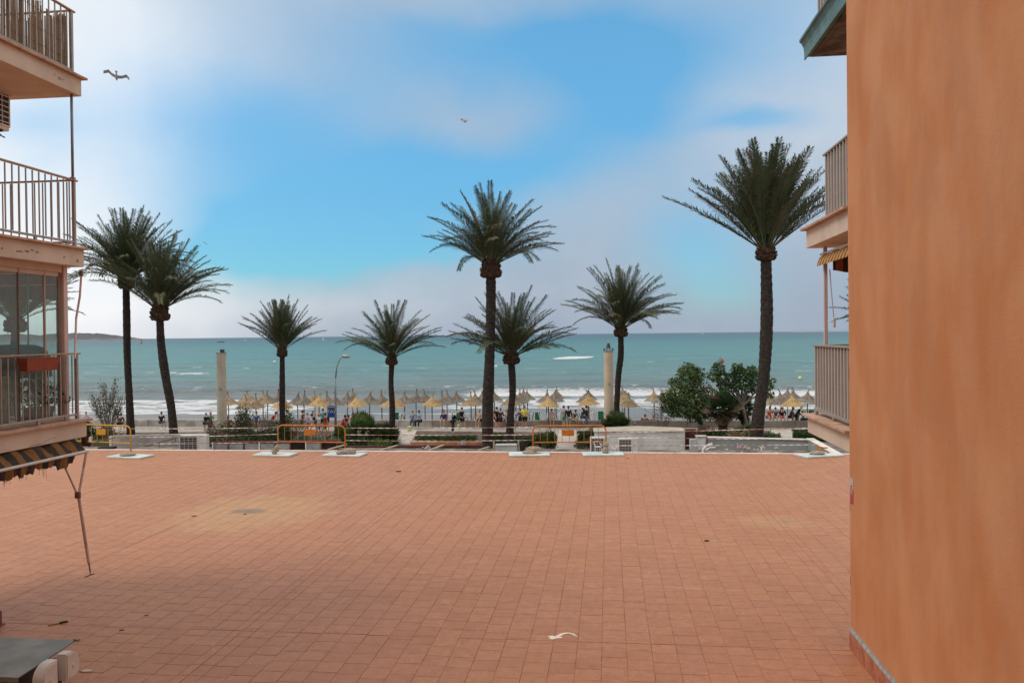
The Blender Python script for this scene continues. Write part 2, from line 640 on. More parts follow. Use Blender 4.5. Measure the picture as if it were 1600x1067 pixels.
# how deep the water is: sand stirred up close in, pale turquoise over sand, deep blue-grey far out
stops = [(88, (0.25, 0.24, 0.235)), (104, (0.24, 0.25, 0.25)), (125, (0.185, 0.22, 0.225)), (150, (0.17, 0.245, 0.245)), (190, (0.14, 0.265, 0.262)),
         (300, (0.100, 0.265, 0.262)), (700, (0.075, 0.225, 0.238)), (1300, (0.05, 0.155, 0.19)), (3500, (0.06, 0.115, 0.16)), (9000, (0.085, 0.13, 0.17))]
while len(r_.elements) < len(stops):
    r_.elements.new(0.5)
for e, (yy, cc) in zip(r_.elements, stops):
    e.position = (math.log10(yy) - 1.9) / 2.1
    e.color = (*cc, 1)
t.l.new(t.math('DIVIDE', t.math('SUBTRACT', ly, 1.9), 2.1), ramp.inputs[0])
fa = t.node('ShaderNodeAttribute', attribute_name='tv')
fine = t.noise(t.scaled(pos, 0.9, 2.2, 1), 1.6, 6, 0.7)
ff = t.smooth(t.math('ADD', fa.outputs['Fac'], t.math('MULTIPLY', t.math('SUBTRACT', fine, 0.5), 1.3)), 0.25, 0.75)
ff = t.math('MULTIPLY', ff, t.smooth(fa.outputs['Fac'], 0.02, 0.12))
patch = t.smooth(t.noise(t.scaled(pos, 0.02, 0.09, 1), 1.0, 6, 0.65), 0.35, 0.68)
rip = t.smooth(t.noise(t.scaled(pos, 0.10, 0.8, 1), 1.0, 8, 0.75), 0.40, 0.62)
water = t.mix(t.math('MULTIPLY', patch, 0.40), ramp.outputs[0], (0.10, 0.16, 0.17))
water = t.mix(t.math('MULTIPLY', rip, 0.45), water, (0.078, 0.135, 0.145))
t.l.new(t.mix(ff, water, (0.66, 0.67, 0.68)), p.inputs['Base Color'])
t.l.new(t.smooth(ff, 0, 1, 0.45, 0.9), p.inputs['Roughness'])
p.inputs['Specular IOR Level'].default_value = 0.22
b = t.node('ShaderNodeBump')
b.inputs['Strength'].default_value = 1.0
b.inputs['Distance'].default_value = 0.5
hh = t.math('ADD', t.noise(t.scaled(pos, 0.35, 1.1, 1), 0.9, 8, 0.65), t.math('MULTIPLY', t.noise(t.scaled(pos, 0.03, 0.12, 1), 1.0, 6, 0.6), 4.0))
t.l.new(hh, b.inputs['Height'])
t.l.new(b.outputs[0], p.inputs['Normal'])
link('sea', attr_mesh('sea', V, F, m_sea, FOAM.ravel(), smooth=True), kind='structure')

# headland and the far low coast
def coast(name, px0, px1, dist, depth, hpx, m, seed, taper=0.15):
    n, k = 150, 14
    V, F = [], []
    for a in range(n + 1):
        px = px0 + (px1 - px0) * a / n
        tt = a / n
        for c in range(k + 1):
            s = c / k
            g = flat(px, dist + depth * s, SZ)
            env = min(1, (1 - tt) / taper) ** 0.6 if px1 > px0 else 1
            env = env if tt < 1 else 0
            prof = min(1.0, (s * 3.2)) ** 0.7 * (1 - max(0, s - 0.7) * 1.2)
            nz = mnoise.fractal(Vector((g.x * 0.006, g.y * 0.004, seed)), 1.0, 2.0, 5)
            nz2 = mnoise.fractal(Vector((g.x * 0.03, g.y * 0.02, seed + 5)), 1.0, 2.0, 4)
            h = hpx / FPX * dist * env * prof * (0.72 + 0.35 * nz + 0.10 * nz2)
            V.append((g.x, g.y, SZ - 0.5 + max(0, h)))
    for a in range(n):
        for c in range(k):
            F.append((a * (k + 1) + c, (a + 1) * (k + 1) + c, (a + 1) * (k + 1) + c + 1, a * (k + 1) + c + 1))
    return link(name, attr_mesh(name, np.array(V), np.array(F), m), kind='structure')


m_head = bpy.data.materials.new('hazed headland scrub and cliff')
m_head.use_nodes = True
t = NT(m_head.node_tree)
p = t.n['Principled BSDF']
g_ = t.node('ShaderNodeNewGeometry')
sp = t.node('ShaderNodeSeparateXYZ')
t.l.new(g_.outputs['Position'], sp.inputs[0])
k1 = t.smooth(t.noise(t.scaled(g_.outputs['Position'], 1, 1, 3), 0.02, 6, 0.7), 0.42, 0.62)
k2 = t.smooth(t.math('ADD', sp.outputs[2], t.math('MULTIPLY', k1, 16.0)), 4, 12)
t.l.new(t.mix(k2, (0.20, 0.18, 0.175), (0.085, 0.095, 0.105)), p.inputs['Base Color'])  # scrub and cliff tones greyed, distance haze mixed into the colour
p.inputs['Roughness'].default_value = 0.95
coast('headland', -420, 229, 3600, 900, 15, m_head, 3.0, 0.12)
coast('distant_coast', 1235, 1700, 8500, 900, 3.4, mat('hazed far coast', (0.24, 0.29, 0.35), 0.95), 9.0, 0.3)  # faint blue-grey base, the distance haze is in its colour

# ------------------------------------------------------------------ terrace with its tiles
TX0, TX1, TY0, TY1 = -26.0, 12.0, 5.0, 29.46
m_tile = bpy.data.materials.new('terracotta tile')
m_tile.use_nodes = True
t = NT(m_tile.node_tree)
p = t.n['Principled BSDF']
pos = t.node('ShaderNodeNewGeometry').outputs['Position']
ta = t.node('ShaderNodeAttribute', attribute_name='tv')
oi = t.node('ShaderNodeObjectInfo')
rnd = t.math('FRACT', t.math('ADD', ta.outputs['Fac'], oi.outputs['Random']))
c1 = t.mix(rnd, (0.395, 0.155, 0.058), (0.465, 0.192, 0.076))
speck = t.smooth(t.noise(pos, 55, 4, 0.7), 0.35, 0.72)
c2 = t.mix(t.math('MULTIPLY', speck, 0.30), c1, (0.52, 0.26, 0.14))
cloudy = t.smooth(t.noise(pos, 0.55, 6, 0.6), 0.35, 0.7)
c3 = t.mix(t.math('MULTIPLY', cloudy, 0.35), c2, (0.50, 0.225, 0.125))
mott = t.smooth(t.noise(pos, 7.0, 5, 0.75), 0.36, 0.66)
c3 = t.mix(t.math('MULTIPLY', mott, 0.55), c3, (0.335, 0.125, 0.062))
damp = t.smooth(t.noise(t.scaled(pos, 1, 0.5, 1), 1.1, 5, 0.7, 0.6), 0.58, 0.78)
c3 = t.mix(t.math('MULTIPLY', damp, 0.35), c3, (0.36, 0.13, 0.08))
# two washed-out puddle marks of sandy dirt and a splash of lime


def stain(cx, cy, rx, ry, wob=0.5):
    sx = t.node('ShaderNodeSeparateXYZ')
    t.l.new(pos, sx.inputs[0])
    a = t.math('MULTIPLY', t.math('SUBTRACT', sx.outputs[0], cx), 1 / rx)
    b_ = t.math('MULTIPLY', t.math('SUBTRACT', sx.outputs[1], cy), 1 / ry)
    q = t.math('ADD', t.math('MULTIPLY', a, a), t.math('MULTIPLY', b_, b_))
    q = t.math('ADD', q, t.math('MULTIPLY', t.math('SUBTRACT', t.noise(pos, 2.2 / max(rx, ry) + 0.8, 8, 0.75), 0.5), wob * 2.4))
    return t.smooth(q, 1.1, 0.1)


s1 = gnd(392, 800, 0)
s2 = gnd(1212, 815, 0)
c4 = t.mix(t.math('MULTIPLY', stain(s1.x, s1.y, 2.2, 2.6, 1.1), 0.55), c3, (0.50, 0.30, 0.13))
c4 = t.mix(t.math('MULTIPLY', stain(s1.x - 0.1, s1.y + 0.1, 0.55, 0.35, 0.7), 0.75), c4, (0.19, 0.14, 0.09))
c4 = t.mix(t.math('MULTIPLY', stain(s2.x, s2.y, 1.0, 0.8, 1.1), 0.28), c4, (0.50, 0.32, 0.15))
c4 = t.mix(t.math('MULTIPLY', stain(s2.x + 0.2, s2.y, 0.16, 0.12, 0.7), 0.7), c4, (0.2, 0.2, 0.17))
c4 = t.mix(t.math('MULTIPLY', t.smooth(t.noise(t.scaled(pos, 1.6, 0.8, 1), 2.6, 8, 0.8, 1.2), 0.54, 0.66), 0.34), c4, (0.23, 0.095, 0.055))
c4 = t.mix(t.math('MULTIPLY', t.smooth(t.noise(pos, 1.9, 8, 0.8, 0.8), 0.55, 0.68), 0.34), c4, (0.56, 0.33, 0.21))
lime = t.smooth(t.noise(pos, 26, 3, 0.5), 0.69, 0.73)
c4 = t.mix(t.math('MULTIPLY', lime, 0.6), c4, (0.7, 0.6, 0.5))
t.l.new(c4, p.inputs['Base Color'])
p.inputs['Roughness'].default_value = 0.55
p.inputs['Specular IOR Level'].default_value = 0.5
b = t.node('ShaderNodeBump')
b.inputs['Strength'].default_value = 0.5
b.inputs['Distance'].default_value = 0.004
t.l.new(t.noise(pos, 40, 5, 0.6), b.inputs['Height'])
t.l.new(b.outputs[0], p.inputs['Normal'])
m_grout = mat('grout', (0.25, 0.100, 0.054), 0.95, 0.2, 2.2, 0.2, coord='World', col2=(0.43, 0.175, 0.085), lo=.36, hi=.56)
terrace = MB().box(((TX0 + TX1) / 2, (TY0 + TY1 - 0.12) / 2, -0.2095), (TX1 - TX0, TY1 - 0.12 - TY0, 0.417)).build('terrace', m_grout, kind='structure')

PT = 0.332
tx0 = -0.79
JX = [(-0.79 + 4.51 * k) for k in range(-6, 3)]
JY = [11.3, 20.4]


def clear_joint(c, half, joints):
    """the one or two pieces left of a tile where an expansion joint cuts it"""
    lo, hi = c - half, c + half
    for jn in joints:
        if lo < jn < hi:
            return [(a, b_) for a, b_ in ((lo, jn - 0.006), (jn + 0.006, hi)) if b_ - a > 0.01]
    return [(lo, hi)]


tiles = []
ncol = int((TX1 - TX0) / PT)
for ci in range(ncol):
    cx = tx0 + (ci + 0.5 - int((tx0 - TX0) / PT)) * PT
    off = PT * random.choice((0.0, 0.5, 0.33, 0.66, 0.5)) + random.uniform(-0.06, 0.06)
    yy = TY0 + 0.2 - off + PT / 2
    while yy < TY1 - 0.13:
        for x0, x1 in clear_joint(cx, PT / 2 - 0.0035, JX):
            for y0, y1 in clear_joint(yy, PT / 2 - 0.0035, JY):
                y1 = min(y1, TY1 - 0.13)
                y0 = max(y0, TY0 + 0.01)
                if x1 - x0 > 0.01 and y1 - y0 > 0.01:
                    tiles.append(((x0 + x1) / 2, (y0 + y1) / 2, x1 - x0, y1 - y0))
        yy += PT


def seen_size(tl):
    px, py, d = project((tl[0], tl[1], 0))
    if px < -10 or px > 1335 or py > 1090 or d < 1:
        return 0
    if py > 990 and px > 1318 + (py - 990) * 0.85:
        return 0
    return 1 / d ** 2


sizes = [seen_size(tl) for tl in tiles]
order = sorted(range(len(tiles)), key=lambda k: -sizes[k])
near = set(order[:300])
# one shared bevelled tile
TB = MB().bev((0, 0, -0.006), (PT - 0.007, PT - 0.007, 0.02), 0.0025)
tile_me = TB.mesh('tile', m_tile)
tvb = {}
for k in order[:300]:
    cx, cy, sx, sy = tiles[k]
    o = link('tile', tile_me, terrace)
    o.location = (cx, cy, random.uniform(-0.0012, 0.0012))
    o.scale = (sx / (PT - 0.007), sy / (PT - 0.007), 1)
    o.rotation_euler = (random.uniform(-0.003, 0.003), random.uniform(-0.003, 0.003), random.uniform(-0.004, 0.004))
base = np.array(TB.v)
VV, FF, TT = [], [], []
fq = [f for f in TB.f if len(f) == 4]
ft = [f for f in TB.f if len(f) == 3]
fq = np.array([f for f in fq] + [(f[0], f[1], f[2], f[2]) for f in ft])
rest = [tiles[k] for k in range(len(tiles)) if k not in near]
# far tiles: only a top and four chamfers each
hx = 0.5
for n_, (cx, cy, sx, sy) in enumerate(rest):
    z = random.uniform(0.0025, 0.0048)
    a, b_ = sx / 2, sy / 2
    c_ = 0.0018
    vs = [(cx - a, cy - b_, z - 0.003), (cx + a, cy - b_, z - 0.003), (cx + a, cy + b_, z - 0.003), (cx - a, cy + b_, z - 0.003),
          (cx - a + c_, cy - b_ + c_, z), (cx + a - c_, cy - b_ + c_, z), (cx + a - c_, cy + b_ - c_, z), (cx - a + c_, cy + b_ - c_, z)]
    o = len(VV)
    VV += vs
    FF += [(o + 4, o + 5, o + 6, o + 7), (o, o + 1, o + 5, o + 4), (o + 1, o + 2, o + 6, o + 5), (o + 2, o + 3, o + 7, o + 6), (o + 3, o, o + 4, o + 7)]
    tv_ = random.random()
    TT += [tv_] * 8
link('tile_field', attr_mesh('tile_field', np.array(VV), np.array(FF), m_tile, np.array(TT)), terrace, kind='stuff')
# pale coping along the far edge
m_cop = mat('pale coping', (0.74, 0.68, 0.62), 0.7, 0.12, 4)
x = TX0
while x < TX1:
    MB().bev((x + 0.745, TY1 - 0.055, -0.05), (1.48, 0.13, 0.125), 0.008).build('coping', m_cop, terrace)
    x += 1.49
MB().box(((TX0 + TX1) / 2, TY1 - 0.30, (GZ - 0.4) / 2), (TX1 - TX0 - 0.3, 0.3, -GZ - 0.4)).build('retaining_wall', mat('raw render', (0.42, 0.36, 0.30), 0.9, 0.2, 2), terrace)
# lime splash near the middle
q = gnd(866, 996, 0)
me = MB()
pts = []
for k in range(26):
    a = 2 * math.pi * k / 26
    r_ = 0.045 * (1 + 0.5 * math.sin(3 * a + 1) * random.uniform(0.4, 1))
    pts.append((q.x + r_ * 2.0 * math.cos(a), q.y + r_ * 1.2 * math.sin(a)))
me.prism(pts, 'z', 0.003, 0.0085)
for k in range(11):
    s = k / 10
    c_ = gnd(868 + 33 * s, 996 - 7.5 * math.sin(s * 2.7) + 1.5 * s, 0)
    rr = 0.035 * (1 - 0.5 * s)
    me.prism([(c_.x + rr * 1.3 * math.cos(a) * random.uniform(.6, 1.2), c_.y + rr * math.sin(a) * random.uniform(.6, 1.2)) for a in np.linspace(0, 2 * math.pi, 9)[:-1]], 'z', 0.003, 0.0080 + 0.0003 * k)
me.build('lime_splash', mat('lime', (0.78, 0.70, 0.60), 0.9, 0.15, 30), terrace)

# ------------------------------------------------------------------ right: orange wall of our own building
m_orange = bpy.data.materials.new('ochre render')
m_orange.use_nodes = True
t = NT(m_orange.node_tree)
p = t.n['Principled BSDF']
pos = t.node('ShaderNodeNewGeometry').outputs['Position']
st = t.noise(t.scaled(pos, 1, 1.2, 0.6), 1.2, 5, 0.5, 0.3)
st2 = t.noise(t.scaled(pos, 1, 2.2, 0.55), 1.5, 4, 0.5, 0.2)
st3 = t.noise(t.scaled(pos, 1, 1.2, 0.8), 0.9, 5, 0.6, 0.8)
c1 = t.mix(t.smooth(st, 0.30, 0.72), (0.500, 0.185, 0.066), (0.600, 0.272, 0.128))
c1 = t.mix(t.math('MULTIPLY', t.smooth(st2, 0.40, 0.70), 0.30), c1, (0.55, 0.30, 0.17))
c1 = t.mix(t.math('MULTIPLY', t.smooth(st3, 0.50, 0.72), 0.45), c1, (0.43, 0.20, 0.10))
c1 = t.mix(t.math('MULTIPLY', t.smooth(t.noise(pos, 110, 5, 0.8), 0.35, 0.7), 0.30), c1, (0.62, 0.33, 0.20))
t.l.new(c1, p.inputs['Base Color'])
p.inputs['Roughness'].default_value = 0.9
p.inputs['Specular IOR Level'].default_value = 0.2
b = t.node('ShaderNodeBump')
b.inputs['Strength'].default_value = 0.5
b.inputs['Distance'].default_value = 0.008
t.l.new(t.math('ADD', t.noise(pos, 60, 6, 0.7), t.noise(pos, 6, 3, 0.5)), b.inputs['Height'])
t.l.new(b.outputs[0], p.inputs['Normal'])

WX, WY = 3.19, 11.40
ow = thing('ochre_building', 'tall ochre orange rendered building wall filling the right side', 'building', (WX, WY, 0))
MB().box((0.28 - 9.0, -WY - 6.5, 6.5), (18.0, 9.8, 12.98)).build('facade', m_orange, ow)
wallm = MB().bev((0.15, -7.0, 6.5), (0.30, 14.0, 13.0), 0.012).build('render', m_orange, ow)
m_skirt = mat('terracotta skirting', (0.40, 0.13, 0.07), 0.6, 0.18, 9, 0.2, col2=(0.50, 0.18, 0.10))
m_mortar = mat('grey mortar', (0.30, 0.28, 0.26), 0.9, 0.2, 12, 0.4)
y = -0.012
k = 0
while y > -6.0:
    L = 0.33
    MB().bev((-0.012, y - L / 2, 0.115 + 0.004), (0.022, L - 0.008, 0.225), 0.003).build('skirting_tile', m_skirt, ow)
    y -= L
mm = MB()
mm.prism([(-0.0225, 0.232), (0.0, 0.232), (0.0, 0.30), (-0.006, 0.275), (-0.024, 0.246)], 'y', -6.0, -0.02)
mm.build('mortar_bead', m_mortar, ow)
MB().prism([(-0.0, 0.002), (-0.0, 0.232), (-0.0085, 0.232), (-0.0085, 0.002)], 'y', -6.0, -0.02).build('skirting_bed', m_mortar, ow)

# chips along the far corner of the wall
for zc, s_ in ((3.72, .05), (3.62, .03), (6.4, .025), (1.9, .03), (0.9, .04)):
    pts = [(-0.006 - s_ * random.uniform(.1, .5) * (k in (2, 3, 4)), zc + s_ * math.cos(k * .9) * random.uniform(1.2, 2.2)) for k in range(7)]
    MB().prism(sorted(pts, key=lambda q_: math.atan2(q_[1] - zc, q_[0] + .012)), 'x', -0.0015, 0.004).build('chip', mat('chipped render', (0.14, 0.06, 0.03), 0.95), ow)
# sticker low on the far edge of the wall
m_lab = mat('sticker grey', (0.50, 0.42, 0.38), 0.5, 0.1, 20)
m_red = mat('sticker red', (0.42, 0.06, 0.045), 0.5, 0.15, 20)
m_dk = mat('sticker ink', (0.10, 0.05, 0.05), 0.5, 0.1, 20)
sa = at(1327, 738, 11.1)
zt = sa.z
st_ = thing('wall_sticker', 'small grey and red warning sticker on the edge of the orange wall', 'sticker', (WX - 0.001, WY - 0.27, zt - 0.36))
st_.scale = (1, 0.6, 1)
st_.location.y = WY - 0.10
MB().box((-0.002, 0, 0.25), (0.003, 0.24, 0.15)).build('grey_panel', m_lab, st_)
MB().box((-0.002, 0, 0.085), (0.003, 0.24, 0.178)).build('red_panel', m_red, st_)
MB().box((-0.0045, 0, 0.055), (0.002, 0.19, 0.07)).build('text_box', m_lab, st_)
MB().lathe([(0.03, -0.001), (0.03, 0.001)], n=14).build('symbol', m_dk, st_)
s_ = st_.children[-1]
s_.rotation_euler = (0, R(90), 0)
s_.location = (-0.0048, 0.02, 0.283)
MB().box((-0.0048, 0.0, 0.222), (0.002, 0.10, 0.018)).box((-0.0048, 0.0, 0.196), (0.002, 0.14, 0.010)).build('print', m_dk, st_)
MB().box((-0.0048, 0.0, 0.155), (0.002, 0.17, 0.008)).box((-0.0048, 0.0, 0.135), (0.002, 0.17, 0.008)).box((-0.0048, 0.0, 0.115), (0.002, 0.13, 0.008)).build('fine_print', m_lab, st_)

# ------------------------------------------------------------------ shared balcony pieces
m_peach = mat('peach paint', (0.62, 0.49, 0.385), 0.85, 0.12, 1.6, 0.25, col2=(0.70, 0.57, 0.46), lo=.25, hi=.75)
m_peachd = mat('peach underside', (0.56, 0.36, 0.25), 0.9, 0.15, 1.2, 0.25)
m_lip = mat('balcony tile lip', (0.50, 0.30, 0.20), 0.7, 0.2, 4, col2=(0.58, 0.38, 0.27))
m_rail = mat('bronze aluminium', (0.38, 0.32, 0.28), 0.45, 0.08, 8, metal=0.35, spec=0.4)
m_raild = mat('railing cap', (0.42, 0.28, 0.18), 0.45, 0.12, 8, metal=0.3)
m_pinkp = mat('pink metal post', (0.66, 0.50, 0.46), 0.5, 0.06, 4)
m_chip = mat('spalled plaster', (0.27, 0.19, 0.15), 0.95, 0.3, 20, 0.5)


def slab(parent, x0, x1, y0, y1, zb, zt, m=None, lipm=None, lip=0.07, corner=(1, 1)):
    """floor slab; the tile lip on top stands proud of its free sides"""
    MB().bev(((x0 + x1) / 2, (y0 + y1) / 2, (zb + zt - 0.03) / 2), (x1 - x0, y1 - y0, zt - 0.03 - zb), 0.006).build('slab', m or m_peach, parent)
    a0, a1 = (x0 - lip, x1) if corner[0] < 0 else (x0, x1 + lip)
    MB().prism([(a0, zt - 0.03), (a1, zt - 0.03), (a1, zt + 0.004), (a0, zt + 0.004)], 'y', y0, y1 + lip).build('edge_lip', lipm or m_lip, parent)


def railing(parent, x, y0, y1, z0, ztop, xin, pitch=0.147, barw=(0.016, 0.024), bars=True, far=True, m=None, mt=None):
    """balustrade along y at x, turning inwards at y1 towards xin"""
    m = m or m_rail
    mt = mt or m_raild
    MB().bev((x, (y0 + y1) / 2 + 0.04, ztop), (0.055, y1 - y0 + 0.10, 0.030), 0.006).build('top_rail', mt, parent)
    MB().bev((x, (y0 + y1) / 2, z0 + 0.09), (0.035, y1 - y0 + 0.05, 0.035), 0.004).build('bottom_rail', m, parent)
    me = MB().bev((0, 0, (ztop + z0 + 0.09) / 2), (barw[0], barw[1], ztop - z0 - 0.09 - 0.05), 0.003).mesh('bar', m)
    y = y1 - 0.11
    while y > y0:
        link('bar', me, parent, loc=(x, y, 0))
        y -= pitch
    s = 1 if xin > x else -1
    if far:
        MB().bev(((x + xin) / 2, y1, ztop - 0.002), (abs(xin - x), 0.045, 0.028), 0.006).build('top_rail', mt, parent)
        MB().bev(((x + xin) / 2, y1, z0 + 0.092), (abs(xin - x), 0.03, 0.03), 0.004).build('bottom_rail', m, parent)
        xx = x + s * 0.12
        while abs(xx - x) < abs(xin - x):
            link('bar', me, parent, loc=(xx, y1, 0))
            xx += s * pitch
    MB().bev((x, y1, (ztop + z0) / 2), (0.05, 0.05, ztop - z0 - 0.03), 0.004).build('corner_post', m, parent)
    for yy in np.arange(y1 - 0.95, y0, -1.0):
        MB().bev((x, yy, z0 + 0.037), (0.035, 0.05, 0.07), 0.003).build('foot', m, parent)


def stripes(name, ca, cb, axis, pitch, duty=0.5, phase=0.0, skew=0.0):
    m = bpy.data.materials.new(name)
    m.use_nodes = True
    t = NT(m.node_tree)
    p = t.n['Principled BSDF']
    o = t.node('ShaderNodeTexCoord').outputs['Object']
    s = t.node('ShaderNodeSeparateXYZ')
    t.l.new(o, s.inputs[0])
    v = s.outputs[axis]
    if skew:
        v = t.math('ADD', v, t.math('MULTIPLY', s.outputs[2], skew))
    f = t.math('FRACT', t.math('ADD', t.math('MULTIPLY', v, 1 / pitch), phase))
    g = t.math('GREATER_THAN', f, duty)
    n = t.smooth(t.noise(o, 7, 5, 0.7), 0.3, 0.75)
    c = t.mix(g, ca, cb)
    t.l.new(t.mix(t.math('MULTIPLY', n, 0.45), c, tuple(x * 0.55 for x in ca)), p.inputs['Base Color'])
    p.inputs['Roughness'].default_value = 0.9
    return m


m_black = (0.018, 0.016, 0.016)
m_strA = stripes('yellow and black awning cloth', (0.21, 0.095, 0.022), m_black, 1, 0.30, 0.5, 0.1)

# ------------------------------------------------------------------ left building
LX, LY = -8.81, 12.96
lb = thing('left_apartment_building', 'peach apartment block with stacked railed balconies on the left', 'building', (0, 0, 0))
LYN = 4.0
slab(lb, LX - 3.2, LX, LYN, LY, 8.35, 8.67)
slab(lb, LX - 3.2, LX, LYN, LY, 5.47, 5.79)
slab(lb, LX - 3.2, LX, LYN, LY, 2.60, 2.90)
MB().box((LX - 3.45, 7.0, 6.9), (0.5, 9.0, 13.8)).build('wall', m_peach, lb)
RX, RY = LX - 0.09, LY - 0.12
railing(lb, RX, LYN, RY, 8.67, 9.76, LX - 3.1)
railing(lb, RX, LYN, RY, 5.79, 6.92, LX - 3.1)
railing(lb, RX, LYN, RY, 2.90, 4.01, LX - 3.1, far=False)
# second, lower cross rail seen behind the middle railing and the pipe between floors
a_ = MB().tube([(RX + 0.01, RY - 0.03, 6.93), (RX + 0.01, RY - 0.03, 8.36)], 0.022, 10)
a_.build('downpipe', mat('zinc pipe', (0.28, 0.28, 0.29), 0.45, 0.15, 6, metal=0.5), lb, smooth=True)
MB().bev((RX + 0.01, RY - 0.03, 6.95), (0.07, 0.07, 0.03), 0.004).build('pipe_bracket', m_rail, lb)
# chips where the plaster has fallen off the slab edges
for (px, py, w_, h_) in ((93, 123, 0.05, 0.05), (98, 125, .02, .02), (30, 393, 0.09, 0.028), (42, 393, .07, .03), (58, 394, .05, .025), (100, 402, .035, .03), (121, 408, .04, .045), (50, 391, .05, .02), (3, 388, .03, .03), (85, 117, .03, .02)):
    v = at(px, py, 1) - EYE
    q = EYE + v * ((LX - EYE.x) / v.x)
    mb = MB()
    pts = []
    for k in range(9):
        a = 2 * math.pi * k / 9
        r_ = random.uniform(0.6, 1.1)
        pts.append((q.y + w_ / 1.0 * r_ * math.cos(a), q.z + h_ * 0.6 * r_ * math.sin(a)))
    mb.prism(pts, 'x', LX - 0.01, LX + 0.0015)
    mb.build('plaster_chip', m_chip, lb)
# a long crack low on the first floor slab
def on_fascia(px, py):
    v = at(px, py, 1) - EYE
    return EYE + v * ((LX + 0.001 - EYE.x) / v.x)


cr = [(45, 698), (58, 694), (66, 693), (71, 689), (80, 684.5), (88, 683)]
MB().tube([on_fascia(*c) for c in cr], 0.0035, 4).build('crack', m_chip, lb)

# reed screen behind the top railing
m_reed = leafmat('reed cane', (0.20, 0.14, 0.085), (0.34, 0.25, 0.16))
VV, FF, TT = [], [], []
def cane(x, y, z0, z1, r, lean):
    o = len(VV)
    tv = random.random()
    for zz, l in ((z0, 0), (z1, lean)):
        for k in range(4):
            a = math.pi / 2 * k + 0.4
            VV.append((x + r * math.cos(a) + l * 0.3, y + r * math.sin(a) + l, zz))
            TT.append(tv)
    for k in range(4):
        FF.append((o + k, o + (k + 1) % 4, o + 4 + (k + 1) % 4, o + 4 + k))
y = LYN
while y < RY - 0.03:
    zt = 9.70 + 0.05 * math.sin(y * 9) + random.uniform(-0.05, 0.04) - (0.10 if y > RY - 0.8 else 0)
    if random.random() > 0.10:
        cane(RX - 0.045 - random.uniform(0, 0.02), y, 8.70, zt, random.uniform(0.006, 0.010), random.uniform(-0.012, 0.012))
    y += random.uniform(0.013, 0.021)
xx = RX - 0.05
while xx > LX - 3.1:
    if random.random() > 0.15:
        cane(xx, RY - 0.05, 8.70, 9.66 + random.uniform(-0.06, 0.04), 0.008, random.uniform(-0.01, 0.01))
    xx -= random.uniform(0.014, 0.024)
link('reed_screen', attr_mesh('reed_screen', np.array(VV), np.array(FF), m_reed, np.array(TT)), lb, kind='stuff')
MB().tube([(RX - 0.04, LYN, 9.2), (RX - 0.04, RY - 0.05, 9.2)], 0.004, 4).tube([(RX - 0.04, LYN, 8.95), (RX - 0.04, RY - 0.05, 8.95)], 0.004, 4).tube([(RX - 0.04, LYN, 9.5), (RX - 0.04, RY - 0.05, 9.5)], 0.004, 4).build('reed_binding', m_chip, lb)

# glazed enclosure of the first floor balcony
GX, GY = LX - 0.26, LY - 0.22
m_glass = bpy.data.materials.new('tinted glass')
m_glass.use_nodes = True
t = NT(m_glass.node_tree)
t.n.remove(t.n['Principled BSDF'])
tr = t.node('ShaderNodeBsdfTransparent')
tr.inputs[0].default_value = (0.90, 0.955, 0.94, 1)
gl = t.node('ShaderNodeBsdfGlossy')
gl.inputs['Roughness'].default_value = 0.03
gl.inputs[0].default_value = (0.9, 0.95, 0.93, 1)
df = t.node('ShaderNodeBsdfDiffuse')
df.inputs[0].default_value = (0.55, 0.62, 0.58, 1)
lw_ = t.node('ShaderNodeLayerWeight')
lw_.inputs[0].default_value = 0.5
frs = t.math('ADD', t.math('MULTIPLY', t.math('POWER', lw_.outputs['Facing'], 5.0), 0.6), 0.03)
m1 = t.node('ShaderNodeMixShader')
t.l.new(frs, m1.inputs[0])
t.l.new(tr.outputs[0], m1.inputs[1])
t.l.new(gl.outputs[0], m1.inputs[2])
m2 = t.node('ShaderNodeMixShader')
dust_sheen = t.smooth(t.noise(t.node('ShaderNodeTexCoord').outputs['Object'], 1.5, 5, 0.6), 0.3, 0.8, 0.07, 0.13)  # diffuse veil: dust plus the panes' pale reflection put in as colour
t.l.new(dust_sheen, m2.inputs[0])
t.l.new(m1.outputs[0], m2.inputs[1])
t.l.new(df.outputs[0], m2.inputs[2])
t.l.new(m2.outputs[0], t.n['Material Output'].inputs[0])
m_frame = mat('enclosure frame', (0.45, 0.33, 0.25), 0.5, 0.1, 8)
m_fdark = mat('enclosure gasket', (0.20, 0.15, 0.11), 0.6, 0.1, 8)
enc = thing('balcony_glass_enclosure', 'glazed enclosure of the lower left balcony with a cream corner post', 'enclosure', (GX, GY, 2.90))
ztp = 5.47 - 2.90
MB().bev((-0.0, -4.2, ztp - 0.055), (0.09, 8.3, 0.11), 0.006).build('head_rail', m_peach, enc)
MB().bev((-1.4, 0.0, ztp - 0.055), (2.6, 0.08, 0.11), 0.006).build('head_rail', m_peach, enc)
MB().bev((0, -4.2, 0.03), (0.09, 8.3, 0.05), 0.006).build('sill', m_frame, enc)
MB().bev((-1.4, 0, 0.03), (2.6, 0.08, 0.05), 0.006).build('sill', m_frame, enc)
MB().bev((0.01, 0.02, ztp / 2), (0.10, 0.10, ztp - 0.004), 0.006).build('corner_post', m_pinkp, enc)
MB().bev((-0.008, -0.085, ztp / 2 - 0.03), (0.05, 0.05, ztp - 0.12), 0.004).build('corner_jamb', m_fdark, enc)


def yfor(px, x):
    v = at(px, 520, 1) - EYE
    return (x - EYE.x) / v.x * v.y


